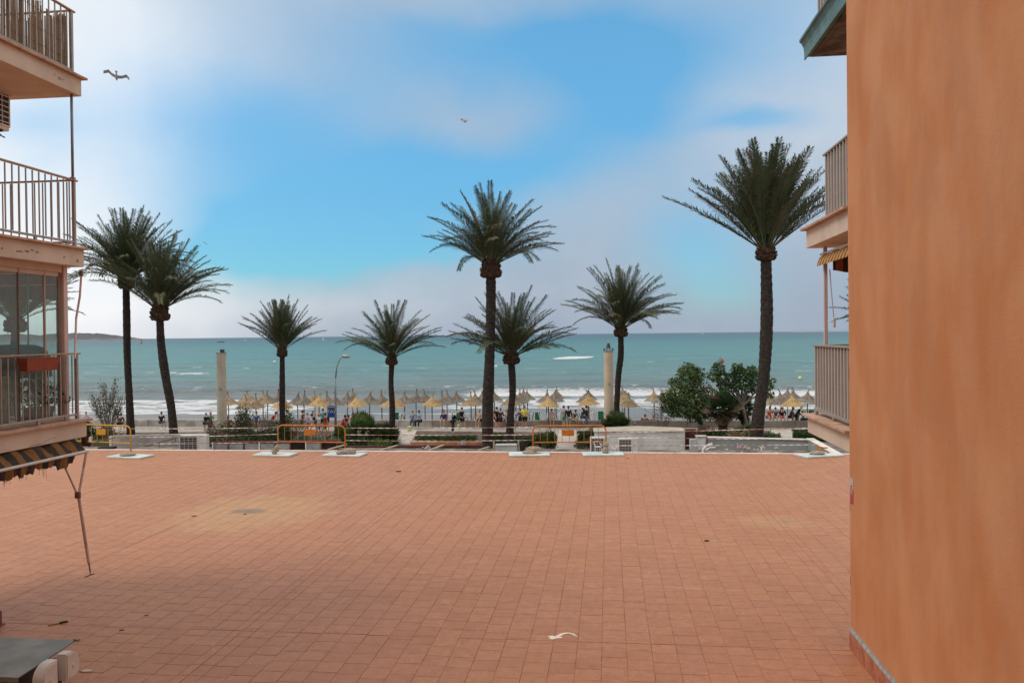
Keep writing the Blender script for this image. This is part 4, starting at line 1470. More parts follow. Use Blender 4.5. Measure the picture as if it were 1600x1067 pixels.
def palm(label, d, pts, wid, boss, length, n, spread, extras=(), wind=0.0, group='date palms along the seafront', seed=0, fill=1.0, bendk=1.0, zbase=None):
    """pts: trunk line in the photograph from root to boss; boss: (y bottom, y top, half width)"""
    r = random.Random(seed)
    zb_ = GZ if zbase is None else zbase
    base = flat(pts[0][0], d, zb_)
    root = thing('palm_tree', label, 'palm tree', base, 0, group)
    P = [at(px, py, d) - base for px, py in pts]
    if P[0].z > 0.05:
        P = [Vector((0, 0, 0))] + [q for q in P if q.z > 0.5]
    if len(P) > 2 and abs(P[0].z) < 0.6 and (P[0].xy.length > 0.001):
        P[0] = Vector((0, 0, 0))
    # trunk: resample with leaf scar rings
    tot, seg = 0, []
    for a, b_ in zip(P, P[1:]):
        seg.append((b_ - a).length)
        tot += seg[-1]
    wm = wid * d / FPX / 2 * 0.93
    m_ = int(tot / 0.22)
    pp, rr = [], []
    def cr(u):
        L_ = u * tot
        k = 0
        while k < len(seg) - 1 and L_ > seg[k]:
            L_ -= seg[k]
            k += 1
        f = L_ / seg[k]
        p0 = P[max(k - 1, 0)]
        p1, p2 = P[k], P[k + 1]
        p3 = P[min(k + 2, len(P) - 1)]
        return 0.5 * ((2 * p1) + (p2 - p0) * f + (2 * p0 - 5 * p1 + 4 * p2 - p3) * f * f + (3 * p1 - p0 - 3 * p2 + p3) * f ** 3)
    for k in range(m_ + 1):
        u = k / m_
        flare = 1 + 0.35 * math.exp(-u * tot / 0.5)
        wob = 1 + 0.06 * math.sin(u * 9 + seed)
        c_ = cr(u)
        pp.append(c_)
        rr.append(wm * flare * wob * (1.02 if k % 2 else 0.96) * (1.08 - 0.14 * u) * r.uniform(0.97, 1.03))
    pp.append(pp[-1] + Vector((0, 0, 0.3)))
    rr.append(rr[-1])
    MB().tube(pp, rr, 12).build('trunk', m_trunk, root, smooth=True)
    # boss of cut leaf bases
    yb, yt, hw_ = boss
    px = pts[-1][0]
    cb, ct = at(px, yb, d) - base, at(px, yt, d) - base
    hgt = ct.z - cb.z
    hw_ = hw_ * d / FPX
    bm_ = MB()
    prof = [(wm * 0.9, 0), (hw_ * 0.92, hgt * 0.10), (hw_, hgt * 0.30), (hw_ * 0.92, hgt * 0.6), (hw_ * 0.75, hgt * 0.9), (hw_ * 0.5, hgt * 1.15), (hw_ * 0.3, hgt * 1.3)]
    bm_.lathe(prof, c=cb, n=14, jit=0.05)
    for k in range(80):
        a = k * 2.4
        f = r.random()
        zz = hgt * (0.05 + 0.95 * f)
        rad = np.interp(zz / hgt, [0, .1, .3, .6, .9, 1.15], [wm * .9, hw_ * .92, hw_, hw_ * .92, hw_ * .75, hw_ * .5])
        dr = Vector((math.cos(a), math.sin(a), 0.55 + 0.6 * f)).normalized()
        c_ = Vector(cb) + Vector((math.cos(a) * rad * 0.9, math.sin(a) * rad * 0.9, zz))
        bm_.tube([c_, c_ + dr * hw_ * 0.28], [hw_ * 0.15, hw_ * 0.07], 4)
    bm_.build('boss', m_boss, root)
    top = Vector(ct)
    Lm = length * d / FPX
    n = int(n * 1.2)
    for k in range(n):
        f = (k + 0.5) / n
        a = k * 2.39996 + r.uniform(-0.25, 0.25)
        th = R(spread) * f ** 0.62 * r.uniform(0.85, 1.08)
        b_ = (12 + 48 * f ** 1.3 * r.uniform(0.4, 1.6)) * bendk
        ln = Lm * r.uniform(0.78, 1.04) * (1.0 - 0.06 * f)
        # the sea wind lays the crown over a little to one side
        th_v = Vector((math.sin(th) * math.cos(a), math.sin(th) * math.sin(a), math.cos(th)))
        th_v.x += (wind + 0.07) * (0.3 + f * 0.6)
        th_v.normalize()
        a2 = math.atan2(th_v.y, th_v.x)
        t2 = math.acos(max(-1, min(1, th_v.z)))
        off = Vector((math.cos(a2), math.sin(a2), 0)) * hw_ * 0.45 * f
        put_frond(root, top + off + Vector((0, 0, -hgt * 0.25 * f)), a2, t2, b_, ln / 5.0, r.uniform(-0.5, 0.5), r.choice((0, 0, 1)))
    for side, th, b_, ln in extras:
        a = 0.0 + YAW + r.uniform(-0.2, 0.2) if side > 0 else math.pi + YAW + r.uniform(-0.2, 0.2)
        off = Vector((math.cos(a), math.sin(a), 0)) * hw_ * 0.5
        put_frond(root, top + off + Vector((0, 0, -hgt * 0.2)), a, R(th), b_, ln * d / FPX / 5.0, r.uniform(-0.3, 0.3), 1)
    return root


palm('dense dark palm beside the left building, its trunk nearly straight', 56, [(205, 690), (203, 640), (199, 560), (198, 500), (197, 448)], 12, (452, 430, 12),
     112, 62, 58, [(-1, 42, 60, 82), (-1, 55, 62, 82), (-1, 62, 45, 70), (1, 38, 15, 100), (1, 30, 12, 110)], 0.02, seed=1)
palm('leaning palm overlapping the dense one at the left, fronds blown to the right', 54, [(273, 690), (268, 640), (259, 590), (252, 540), (250, 503)], 14, (502, 478, 14),
     120, 52, 52, [(1, 52, 60, 105), (1, 60, 62, 98), (-1, 40, 100, 165), (1, 40, 45, 118), (-1, 50, 20, 75)], 0.06, seed=2)
palm('short palm with a neat fan of fronds rising from the left shrubbery', 57, [(441, 690), (441, 620), (441, 557)], 9.5, (558, 543, 8),
     80, 50, 44, [(1, 56, 22, 74), (-1, 52, 8, 78)], 0.0, seed=3, bendk=0.6)
palm('slim palm with loose arching fronds between the street lamp and the tall palm', 55, [(612, 694), (613, 640), (611, 600), (612, 571)], 9.5, (571, 555, 9),
     90, 38, 58, [(-1, 58, 15, 80), (-1, 50, 25, 82), (1, 52, 45, 92), (1, 50, 28, 84), (-1, 62, 6, 74)], 0.0, seed=4, bendk=1.1)
palm('tall middle palm whose trunk rises in front of the sea to a thick brown boss', 50, [(762, 712), (762, 640), (765, 560), (767, 480), (767, 438)], 17.5, (435, 408, 16),
     122, 52, 58, [(-1, 54, 22, 108), (1, 62, 25, 112), (1, 54, 42, 108), (-1, 50, 12, 92), (1, 46, 45, 105)], 0.0, seed=5, bendk=1.15)
palm('medium palm close behind the tall middle one, spiky widely spread fronds', 52, [(797, 712), (797, 660), (801, 610), (799, 567)], 12, (570, 552, 12.5),
     108, 48, 62, [(1, 62, 14, 106), (1, 66, 10, 100), (-1, 62, 14, 100), (-1, 54, 10, 98), (-1, 68, 6, 92)], 0.0, seed=6)
palm('bushy palm leaning beside the right cream column', 60, [(963, 700), (963, 650), (966, 590), (970, 555), (970, 525)], 10.5, (527, 510, 10.5),
     104, 54, 56, [(-1, 56, 30, 96), (-1, 50, 30, 92), (1, 56, 28, 100), (1, 40, 40, 100)], 0.05, seed=7, bendk=1.25)
palm('tallest palm, standing by the right balconies with a tight upright crown', 50, [(1180, 712), (1185, 650), (1194, 580), (1198, 500), (1197, 410)], 20, (408, 384, 15.5),
     162, 78, 40, [(-1, 56, 8, 172), (-1, 50, 6, 135), (-1, 45, 10, 145), (1, 48, 12, 140), (1, 52, 12, 135), (-1, 56, 10, 110)], 0.0, seed=8, bendk=0.45)
palm('palm mostly hidden behind the orange wall, one frond tip showing', 55, [(1392, 700), (1392, 600), (1392, 532)], 16, (534, 515, 12), 100, 40, 62, [(-1, 50, 10, 96), (-1, 47, 14, 92)], 0, seed=9)
palm('palm seen blurred through the glass of the lower left balcony', 43, [(20, 712), (21, 600), (24, 520)], 14, (520, 495, 15), 112, 44, 58, [(1, 50, 18, 118), (-1, 50, 18, 120), (1, 44, 34, 122)], 0, seed=10)

# ------------------------------------------------------------------ shrubs and broadleaf trees
G1 = leafmat('dark leaf', (0.018, 0.042, 0.014), (0.050, 0.085, 0.028))
G2 = leafmat('mid leaf', (0.030, 0.062, 0.018), (0.075, 0.125, 0.036))
G3 = leafmat('olive leaf', (0.055, 0.070, 0.030), (0.115, 0.120, 0.055), (0.14, 0.10, 0.06))
G4 = leafmat('grey green leaf', (0.10, 0.145, 0.11), (0.20, 0.25, 0.19))
G5 = leafmat('dry brown leaf', (0.11, 0.075, 0.045), (0.21, 0.15, 0.09))
G6 = leafmat('dusty tamarisk leaf', (0.11, 0.115, 0.075), (0.22, 0.20, 0.15), (0.20, 0.15, 0.12))
G7 = leafmat('bright fan leaf', (0.055, 0.115, 0.022), (0.12, 0.20, 0.05))
G8 = leafmat('hedge leaf', (0.022, 0.050, 0.012), (0.060, 0.110, 0.028))
m_bark = mat('bark', (0.075, 0.055, 0.040), 0.95, 0.3, 6, 0.6)
m_bark2 = mat('pale bark', (0.20, 0.165, 0.13), 0.95, 0.25, 6, 0.5)


def cloud_leaves(blobs, n, L, W, up=0.2, shell=0.55):
    """leaf clumps over several ellipsoids: (x, y, z, rx, ry, rz)"""
    B = np.array(blobs, float)
    vol = (B[:, 3] * B[:, 4] * B[:, 5]) ** 0.75
    idx = rng.choice(len(B), n, p=vol / vol.sum())
    d = rng.normal(size=(n, 3))
    d /= np.linalg.norm(d, axis=1, keepdims=True)
    rad = shell + (1 - shell) * rng.random(n) ** 0.5
    lump = 1 + 0.25 * np.sin(d[:, 0] * 5 + idx) * np.cos(d[:, 2] * 6 + idx * 2) + rng.normal(0, 0.09, n)
    P = B[idx, :3] + d * B[idx, 3:] * (rad * lump)[:, None]
    Dr = d * 0.7 + rng.normal(size=(n, 3)) * 0.7 + np.array([0, 0, up])
    V, F = leaf_arrays(P, Dr, rng.uniform(L * .7, L * 1.3, n), rng.uniform(W * .7, W * 1.3, n))
    cl = 0.35 * np.sin(P[:, 0] * 2.3 + 1) * np.cos(P[:, 2] * 2.7) + 0.35
    tv = np.clip(cl + 0.45 * rng.random(n), 0, 0.99)
    return V, F, np.repeat(tv, 4)


def shrub(label, px, d, w_, h, m, n=900, L=0.16, W=0.04, kind='shrub', name='shrub', dep=None, parts=5, z=None, up=0.3, seed=0, group=None, stems=3):
    """w_, h in pixels of the photograph at depth d"""
    z = GZ if z is None else z
    b_ = flat(px, d, z)
    root = thing(name, label, kind, b_, YAW, group)
    W_, H_ = w_ * d / FPX, h * d / FPX
    D_ = dep or W_ * 0.6
    r = random.Random(seed * 31 + int(px))
    bl = []
    for k in range(parts):
        f = r.random()
        rx = W_ * r.uniform(0.18, 0.30)
        rz = H_ * r.uniform(0.22, 0.38)
        bl.append((r.uniform(-1, 1) * (W_ / 2 - rx), r.uniform(-0.5, 0.5) * D_ * 0.6, rz + (H_ - 2 * rz) * f * r.uniform(0.6, 1), rx, D_ * 0.3, rz))
    bl.append((0, 0, H_ * 0.42, W_ * 0.38, D_ * 0.4, H_ * 0.42))
    V, F, tv = cloud_leaves(bl, n, L, W, up)
    V[:, 2] = np.maximum(V[:, 2], 0.02)
    link('foliage', attr_mesh('foliage', V, F, m, tv), root)
    sb = MB()
    for k in range(stems):
        e = bl[k % len(bl)]
        sb.tube([(e[0] * 0.15, e[1] * 0.15, 0), (e[0] * 0.5, e[1] * 0.4, e[2] * 0.5), (e[0], e[1], e[2])], [0.04, 0.03, 0.012], 5)
    sb.build('stem', m_bark, root)
    return root


def hedge(label, px0, px1, d0, d1, h, m, thick=1.1, n=2500, L=0.10, z=None, name='hedge'):
    z = GZ if z is None else z
    a, b_ = flat(px0, d0, z), flat(px1, d1, z)
    root = thing(name, label, 'hedge', (a + b_) / 2, math.atan2(b_.y - a.y, b_.x - a.x))
    LL = (b_ - a).length
    MB().bev((0, 0, h * 0.45), (LL * 0.97, thick * 0.8, h * 0.86), 0.1).build('core', G1, root)
    P = np.stack([rng.uniform(-LL / 2, LL / 2, n), rng.uniform(-thick / 2, thick / 2, n), rng.uniform(0.02, h, n)], -1)
    face = rng.random(n)
    P[:, 2] = np.where(face < 0.45, h * (0.93 + 0.10 * vnoise(P[:, 0] * 1.7, P[:, 1] * 3, 3)), P[:, 2])
    P[:, 1] = np.where(face > 0.6, -thick / 2 * rng.uniform(0.85, 1.05, n), P[:, 1])
    V, F = leaf_arrays(P, rng.normal(size=(n, 3)) + UP * 0.8, rng.uniform(L * .6, L * 1.4, n), rng.uniform(L * .25, L * .4, n))
    tv = np.clip(0.3 + 0.25 * np.sin(P[:, 0] * 3.1) + 0.5 * rng.random(n), 0, 0.99)
    link('foliage', attr_mesh('foliage', V, F, m, np.repeat(tv, 4)), root)
    return root


def tree(label, base, trunk, limbs, blobs, n, m, L=0.16, W=0.05, mb=None, name='broadleaf_tree', twigs=0):
    """trunk: list of (dx, dz, r); limbs end in the blobs"""
    root = thing(name, label, 'tree', base, YAW)
    tp = MB()
    tp.tube([(x, 0, z) for x, z, r_ in trunk], [r_ for *_, r_ in trunk], 9)
    x0, z0, r0 = trunk[-1]
    tp.build('trunk', mb or m_bark, root, smooth=True)
    lb_ = MB()
    for b_ in limbs:
        mid = ((x0 + b_[0]) / 2 + random.uniform(-.15, .15), b_[1] * 0.4, (z0 + b_[2]) / 2 + 0.15 * abs(b_[0] - x0))
        lb_.tube([(x0, 0, z0 - 0.05), mid, b_[:3]], [r0 * 0.6, r0 * 0.4, r0 * 0.12], 6)
        for k in range(twigs):
            e = (b_[0] + random.uniform(-1, 1) * b_[3], b_[1] + random.uniform(-1, 1) * b_[4], b_[2] + random.uniform(-.3, 1) * b_[5])
            lb_.tube([mid, ((mid[0] + e[0]) / 2, (mid[1] + e[1]) / 2, (mid[2] + e[2]) / 2 - 0.08), e], [r0 * 0.3, r0 * 0.2, r0 * 0.06], 4)
    lb_.build('limbs', mb or m_bark, root)
    V, F, tv = cloud_leaves(blobs, n, L, W, 0.1, 0.35)
    link('crown', attr_mesh('crown', V, F, m, tv), root)
    return root


def bl(px, py, rx, ry, d, base, dy=0.0, dep=None):
    """blob at a pixel, in the tree's own frame"""
    q = at(px, py, d) - base
    q = Matrix.Rotation(-YAW, 3, 'Z') @ q
    k = d / FPX
    return (q.x, q.y + dy, q.z, rx * k, (dep or rx) * k, ry * k)


# big dense bush tree right of the cream column
d = 57
base = flat(1098, d, GZ)
B = [bl(1078, 598, 22, 24, d, base), bl(1075, 580, 16, 12, d, base), bl(1060, 612, 22, 18, d, base, -.6), bl(1050, 628, 18, 16, d, base), bl(1080, 630, 30, 22, d, base, -0.5),
     bl(1105, 625, 20, 22, d, base), bl(1064, 640, 28, 14, d, base), bl(1096, 645, 22, 12, d, base), bl(1052, 597, 8, 6, d, base), bl(1092, 588, 12, 12, d, base, .5), bl(1040, 622, 10, 10, d, base)]
tree('big dense dark green bushy tree right of the cream column', base, [(0, 0, .24), (-0.1, 0.7, .2), (-0.25, 1.5, .17)], B[:7], B, 11000, leafmat('soft tree leaf', (0.060, 0.095, 0.028), (0.145, 0.19, 0.065)), 0.20, 0.04)
# the airy tree beside it
d = 55
base = flat(1168, d, GZ)
m_rub = leafmat('glossy leaf', (0.040, 0.075, 0.030), (0.110, 0.165, 0.065))
B = [bl(1122, 578, 10, 11, d, base), bl(1128, 590, 10, 9, d, base), bl(1114, 588, 9, 7, d, base), bl(1152, 577, 10, 7, d, base), bl(1160, 586, 14, 11, d, base), bl(1145, 592, 10, 8, d, base),
     bl(1174, 580, 9, 8, d, base), bl(1178, 594, 10, 10, d, base), bl(1150, 604, 13, 8, d, base), bl(1130, 604, 9, 6, d, base), bl(1205, 594, 6, 4, d, base), bl(1199, 603, 7, 5, d, base), bl(1202, 616, 6, 6, d, base), bl(1170, 607, 10, 7, d, base)]
tr_ = tree('open airy tree with round leaf clumps in front of the tallest palm', base, [(0, 0, .15), (-0.1, 1.3, .12), (-0.3, 2.4, .10)], B, B, 2500, m_rub, 0.20, 0.07, m_bark2, twigs=2)
q = Matrix.Rotation(-YAW, 3, 'Z') @ (at(1127, 564, d) - base)
V, F = leaf_arrays(np.array([q]) + rng.normal(0, 0.08, (30, 3)), rng.normal(size=(30, 3)), np.full(30, 0.16), np.full(30, 0.05))
link('blossom', attr_mesh('blossom', V, F, mat('red blossom', (0.55, 0.06, 0.03), 0.7)), tr_)
# dusty tamarisk at the left
d = 56
base = flat(168, d, GZ)
root = thing('tamarisk', 'dusty grey brown tamarisk shrub by the left building', 'shrub', base, YAW)
lb_ = MB()
PP, DD = [], []
for (px, py) in ((158, 604), (170, 598), (177, 593), (182, 606), (150, 622), (190, 620), (164, 612), (174, 610), (147, 628), (186, 628), (160, 620), (170, 622), (152, 636), (180, 640), (195, 626), (142, 618)):
    e = Matrix.Rotation(-YAW, 3, 'Z') @ (at(px, py, d) - base)
    e.y += random.uniform(-0.6, 0.6)
    m0 = Vector((e.x * 0.3, 0, e.z * 0.45))
    lb_.tube([(0, 0, 0), m0, e], [0.05, 0.03, 0.008], 5)
    for k in range(120):
        f = random.uniform(0.25, 1.0)
        c_ = m0.lerp(e, f) + Vector((random.gauss(0, .12), random.gauss(0, .12), random.gauss(0, .10)))
        PP.append(c_)
        DD.append((e - m0).normalized() * 0.9 + Vector((random.gauss(0, .5), random.gauss(0, .5), random.gauss(0, .4) + 0.3)))
lb_.build('stem', m_bark2, root)
V, F = leaf_arrays(np.array(PP), np.array(DD), rng.uniform(.12, .26, len(PP)), rng.uniform(.015, .03, len(PP)))
link('foliage', attr_mesh('foliage', V, F, G6, np.repeat(rng.random(len(PP)), 4)), root)

shrub('low dark bush below the tamarisk', 160, 54.5, 92, 38, G3, 2600, 0.16, 0.03)
shrub('rounded dark bush against the left balcony corner', 134, 53.5, 26, 48, G1, 900, 0.18, 0.04)
shrub('dry brown stalky bush at the balcony corner', 122, 55.5, 10, 62, G5, 260, 0.22, 0.02)
hedge('trimmed dark hedge behind the grey wall at the left', 208, 328, 55.8, 56.5, 0.42, G8, 1.0, 3600)
# shrubbery in front of the left cream column
shrub('olive shrub at the foot of the left cream column', 352, 55, 66, 42, G3, 2200, 0.16, 0.025)
shrub('dry brown bush left of the cream column foot', 330, 55.5, 26, 46, G5, 420, 0.2, 0.02)
shrub('upright green shrub right of the left cream column', 382, 54.5, 38, 72, G3, 1500, 0.22, 0.03, parts=8)
shrub('dry reddish twiggy bush in the middle of the left shrubbery', 414, 55, 40, 54, G5, 900, 0.2, 0.018)
shrub('dark spreading bush along the left kerb', 400, 53.4, 110, 34, G1, 3600, 0.15, 0.03)
shrub('dark dense bush below the short palm', 436, 53.8, 48, 44, G1, 1600, 0.16, 0.03)
shrub('brown grass clump right of the short palm', 462, 55.6, 34, 42, G5, 800, 0.25, 0.012, up=0.9)
shrub('green spiky tuft behind the short palm', 452, 57.2, 22, 58, G2, 500, 0.3, 0.02, up=0.9)
shrub('low green verge plant at the left kerb end', 334, 53.3, 34, 20, G2, 700, 0.14, 0.03)
for k, (px, d_, w_, h_, lb__) in enumerate(((475, 52.6, 32, 24, 'grey green succulent mound behind the left end of the orange barrier'), (498, 52.2, 34, 27, 'largest grey green succulent mound behind the orange barrier'), (522, 52.6, 30, 23, 'grey green succulent mound behind the right end of the orange barrier'))):
    shrub(lb__, px, d_, w_, h_, G4, 1500, 0.14, 0.035, up=0.5)
shrub('dark ivy mass under the middle fan palm', 560, 53.6, 112, 22, G1, 2600, 0.14, 0.035)
shrub('bright green ground cover right of the middle fan palm', 592, 52.4, 44, 20, G7, 1000, 0.12, 0.03)
hedge('long clipped hedge in front of the tall middle palm', 652, 746, 54.2, 53.8, 0.62, G8, 1.2, 3600)
hedge('short clipped hedge between the two middle palms', 768, 792, 54.6, 54.3, 0.66, G8, 1.2, 1100)
hedge('clipped hedge right of the medium palm', 806, 832, 54.0, 53.8, 0.55, G8, 1.2, 1100)
shrub('dark bush behind the left leg of the right barrier', 843, 53.2, 26, 26, G8, 900, 0.13, 0.03)
shrub('leafy green bush left of the pale path', 858, 51.2, 26, 40, G2, 1200, 0.14, 0.04)
hedge('dark hedge between the pale path and the white shed', 903, 934, 53.6, 53.4, 0.85, G8, 1.0, 1300)
shrub('brown scrubby plant at the corner of the white shed', 924, 52.4, 22, 18, G5, 420, 0.14, 0.03)
shrub('yellow green weed at the foot of the right barrier', 905, 50.6, 26, 20, G3, 420, 0.12, 0.02)
shrub('dry creeping plant right of the round fan bush', 975, 57.5, 34, 16, G5, 500, 0.16, 0.03)
shrub('green and brown tuft left of the round fan bush', 936, 58, 34, 22, G3, 700, 0.2, 0.025, up=0.8)
shrub('dark undergrowth below the two stubby fan palms', 1122, 53, 86, 24, G1, 2200, 0.16, 0.04)
shrub('dry fallen fronds at the foot of the first stubby fan palm', 1100, 53.4, 34, 32, G5, 700, 0.35, 0.018, up=0.0)
shrub('dry bleached fronds draped in front of the second stubby fan palm', 1156, 52.0, 40, 32, leafmat('bleached leaf', (0.26, 0.19, 0.10), (0.42, 0.32, 0.19)), 750, 0.5, 0.02, up=-0.5)
shrub('green hedge bush at the foot of the tallest palm', 1204, 53.0, 44, 22, G8, 1900, 0.12, 0.035)
hedge('clipped dark hedge below the right balcony', 1238, 1300, 55.0, 54.4, 0.62, G8, 1.2, 2000)
# bare shrub
d = 57.5
base = flat(1032, d, GZ)
root = thing('bare_shrub', 'bare pale branching shrub behind the white shed', 'shrub', base, YAW)
mb = MB()
def fork(p_, dr, L_, r_, n_):
    e = p_ + dr * L_
    mb.tube([p_, p_.lerp(e, .5) + Vector((random.uniform(-.03, .03), 0, 0)), e], [r_, r_ * .85, r_ * .7], 5)
    if n_:
        for k in range(random.choice((2, 3))):
            dd = (dr + Vector((random.uniform(-.8, .8), random.uniform(-.5, .5), random.uniform(-.1, .5)))).normalized()
            fork(e, dd, L_ * 0.72, r_ * 0.65, n_ - 1)
fork(Vector((0.1, 0, 0)), Vector((-0.35, 0, 1)).normalized(), 0.62, 0.045, 4)
fork(Vector((-0.1, 0, 0)), Vector((0.5, 0, 1)).normalized(), 0.55, 0.04, 4)
mb.build('branches', m_bark2, root)
nlf = 420
V, F = leaf_arrays(np.stack([rng.normal(0, .55, nlf), rng.normal(0, .3, nlf), rng.uniform(0.8, 2.0, nlf)], -1), rng.normal(size=(nlf, 3)), rng.uniform(.08, .14, nlf), rng.uniform(.015, .03, nlf))
link('leaves', attr_mesh('leaves', V, F, G5, np.repeat(rng.random(nlf), 4)), root)


# fan palms: every fan leaf is its own part
def fan_mesh(Rr, seed, m, droop=0.25, nseg=26, petiole=1.0):
    r = np.random.default_rng(seed)
    V, F, TV = [], [], []
    def q(*p):
        V.append(np.array(p, float))
        return len(V) - 1
    pr = 0.014
    for z_, rad in ((0, pr * 1.6), (petiole, pr)):
        for a in (0, 2.1, 4.2):
            q(rad * math.cos(a), rad * math.sin(a), z_)
    for c in range(3):
        F.append((c, (c + 1) % 3, 3 + (c + 1) % 3, 3 + c))
    for k in range(nseg):
        a = R(-125) + R(250) * k / (nseg - 1) + r.normal(0, .03)
        ll = Rr * (0.82 + 0.18 * math.cos(a * 0.7)) * r.uniform(.9, 1.05)
        u = np.array([math.sin(a), 0.0, math.cos(a)])
        side = np.array([math.cos(a), 0.0, -math.sin(a)])
        w_ = Rr * 0.075
        c0 = np.array([0, 0, petiole])
        m1 = c0 + u * ll * 0.5 + np.array([0, 0.02 * (-1) ** k, 0])
        tip = c0 + u * ll + np.array([0, droop * ll * r.uniform(.4, 1.2), -0.12 * ll])
        i = len(V)
        V.extend([c0, m1 + side * w_, tip, m1 - side * w_])
        F.append((i, i + 1, i + 2, i + 3))
    TV = np.concatenate([np.full(6, .9), np.repeat(r.random(nseg) * .5, 4)])
    return attr_mesh('fan_leaf', np.array(V), np.array(F), m, TV)


FANS = {k: [fan_mesh(1.0, 300 + j + 10 * i, m_) for j in range(3)] for i, (k, m_) in enumerate((('g', G7), ('m', G2), ('d', G1), ('b', G5)))}


def fan_palm(label, px, d, trunk_px, crown_px, n, key, spread=80, z=None, lean=0.0, minth=5, trw=0.16, dead=0):
    z = GZ if z is None else z
    b_ = flat(px, d, z)
    root = thing('fan_palm', label, 'fan palm', b_, YAW)
    h = trunk_px * d / FPX
    top = Vector((lean * h, 0, h))
    if h > 0.3:
        k_ = max(6, int(h / 0.12))
        MB().tube([top * (i / k_) for i in range(k_ + 1)], [trw * (1.15 if i % 2 else 0.9) for i in range(k_ + 1)], 9).build('trunk', m_boss, root)
    s = crown_px * d / FPX / 2 / 1.7
    for k in range(n):
        f = (k + .5) / n
        a = k * 2.4
        th = R(minth + (spread - minth) * f ** 0.8)
        o = link('fan_leaf', random.choice(FANS[key if random.random() > .12 else 'b']), root)
        o.location = top
        o.rotation_mode = 'QUATERNION'
        o.rotation_quaternion = (Matrix.Rotation(a, 3, 'Z') @ Matrix.Rotation(th, 3, 'X') @ Matrix.Rotation(random.uniform(-.5, .5), 3, 'Z')).to_quaternion()
        o.scale = [s * random.uniform(.8, 1.1)] * 3
    for k in range(dead):
        a = k * 2.4 + 1
        o = link('fan_leaf', random.choice(FANS['b']), root)
        o.location = top - Vector((0, 0, 0.1))
        o.rotation_mode = 'QUATERNION'
        o.rotation_quaternion = (Matrix.Rotation(a, 3, 'Z') @ Matrix.Rotation(R(random.uniform(110, 160)), 3, 'X')).to_quaternion()
        o.scale = [s * 0.8] * 3
    return root


fan_palm('bright green upright fan palm clump between the lamp and the slim palm', 567, 54.8, 14, 72, 26, 'g', 42)
fan_palm('dark fan palm clump left of the bright green one', 541, 54.2, 3, 60, 26, 'm', 80)
fan_palm('dark drooping fan palm at the foot of the slim palm', 598, 54.6, 6, 62, 28, 'd', 95, dead=5)
fan_palm('round bushy fan palm at the foot of the right cream column', 963, 55.5, 22, 50, 56, 'm', 115)
fan_palm('first stubby fan palm with a shaggy brown trunk, in front of the bushy tree', 1130, 54.5, 52, 60, 30, 'd', 105, trw=0.30, dead=14)
fan_palm('second stubby fan palm with a leaning trunk, nearer the tallest palm', 1168, 56.0, 46, 50, 24, 'm', 110, lean=-0.16, trw=0.24, dead=10)
fan_palm('low arching fan palm between the two stubby ones and the tallest palm', 1162, 52.6, 12, 56, 22, 'm', 100, minth=35, dead=5)

# ------------------------------------------------------------------ promenade wall, paths, garden walls
m_conc = mat('weathered concrete', (0.34, 0.31, 0.28), 0.9, 0.18, 1.2, 0.4, col2=(0.46, 0.43, 0.39), coord='World')
m_conc2 = mat('promenade wall stone', (0.24, 0.205, 0.175), 0.9, 0.2, 1.0, 0.4, coord='World')
pw = thing('promenade_wall', 'low grey sitting wall between the promenade and the beach', 'wall', (0, WALL_Y, GZ))
x = -70.0
while x < 60:
    lft = x < -16
    MB().bev((x + 1.99, 0, 0.27), (3.97, 0.42, 0.52 + 0.04 * (lft)), 0.02).build('wall_block', m_conc2 if not lft else m_conc, pw)
    x += 4.0
MB().box((-5, 0, 0.02), (132, 0.36, 0.5)).build('core', m_conc2, pw)
# paths running down to the promenade
m_path = mat('pale path paving', (0.50, 0.44, 0.37), 0.85, 0.12, 1.0, 0.2, coord='World')


def ground_patch(name, corners, dz, m):
    V = np.array([tuple(gnd(px, py, GZ + dz)) for px, py in corners])
    me = bpy.data.meshes.new(name)
    me.from_pydata([tuple(v) for v in V], [], [tuple(range(len(V)))])
    me.materials.append(m)
    return link(name, me, kind='structure')


ground_patch('path', [(616, 694), (640, 694), (652, 671.5), (617, 671.5)], 0.012, m_path)
ground_patch('path', [(866, 712), (901, 712), (902, 671.5), (874, 671.5)], 0.012, m_path)
ground_patch('path', [(1215, 684), (1240, 684), (1236, 671.5), (1200, 671.5)], 0.012, m_path)
m_soil = mat('garden soil', (0.10, 0.07, 0.05), 0.95, 0.3, 2.0, 0.5, coord='World', col2=(0.17, 0.13, 0.10))
ground_patch('garden_bed', [(644, 694), (862, 700), (866, 675), (650, 673)], 0.008, m_soil)
ground_patch('garden_bed', [(100, 690), (612, 694), (614, 673), (100, 676)], 0.008, m_soil)
ground_patch('garden_bed', [(905, 712), (1212, 690), (1200, 673), (905, 673)], 0.008, m_soil)
ground_patch('lawn', [(660, 700), (700, 694), (655, 694), (612, 703)], 0.010, mat('red earth', (0.17, 0.055, 0.04), 0.95, 0.3, 3, 0.4))


def wallbox(name, label, px0, px1, d0, d1, ztop, thick, m, cat='wall', zb=None, cap=None, capm=None):
    zb = GZ if zb is None else zb
    a, b_ = flat(px0, d0, zb), flat(px1, d1, zb)
    LL = (b_ - a).length
    root = thing(name, label, cat, (a + b_) / 2, math.atan2(b_.y - a.y, b_.x - a.x))
    MB().bev((0, thick / 2, (ztop - zb) / 2), (LL, thick, ztop - zb), 0.02).build('body', m, root)
    if cap:
        MB().bev((0, thick / 2, ztop - zb + 0.03), (LL + 0.06, thick + 0.12, 0.06), 0.012).build('coping', capm or m_cop, root)
    return root


def ztop_at(px, py, d):
    return at(px, py, d).z


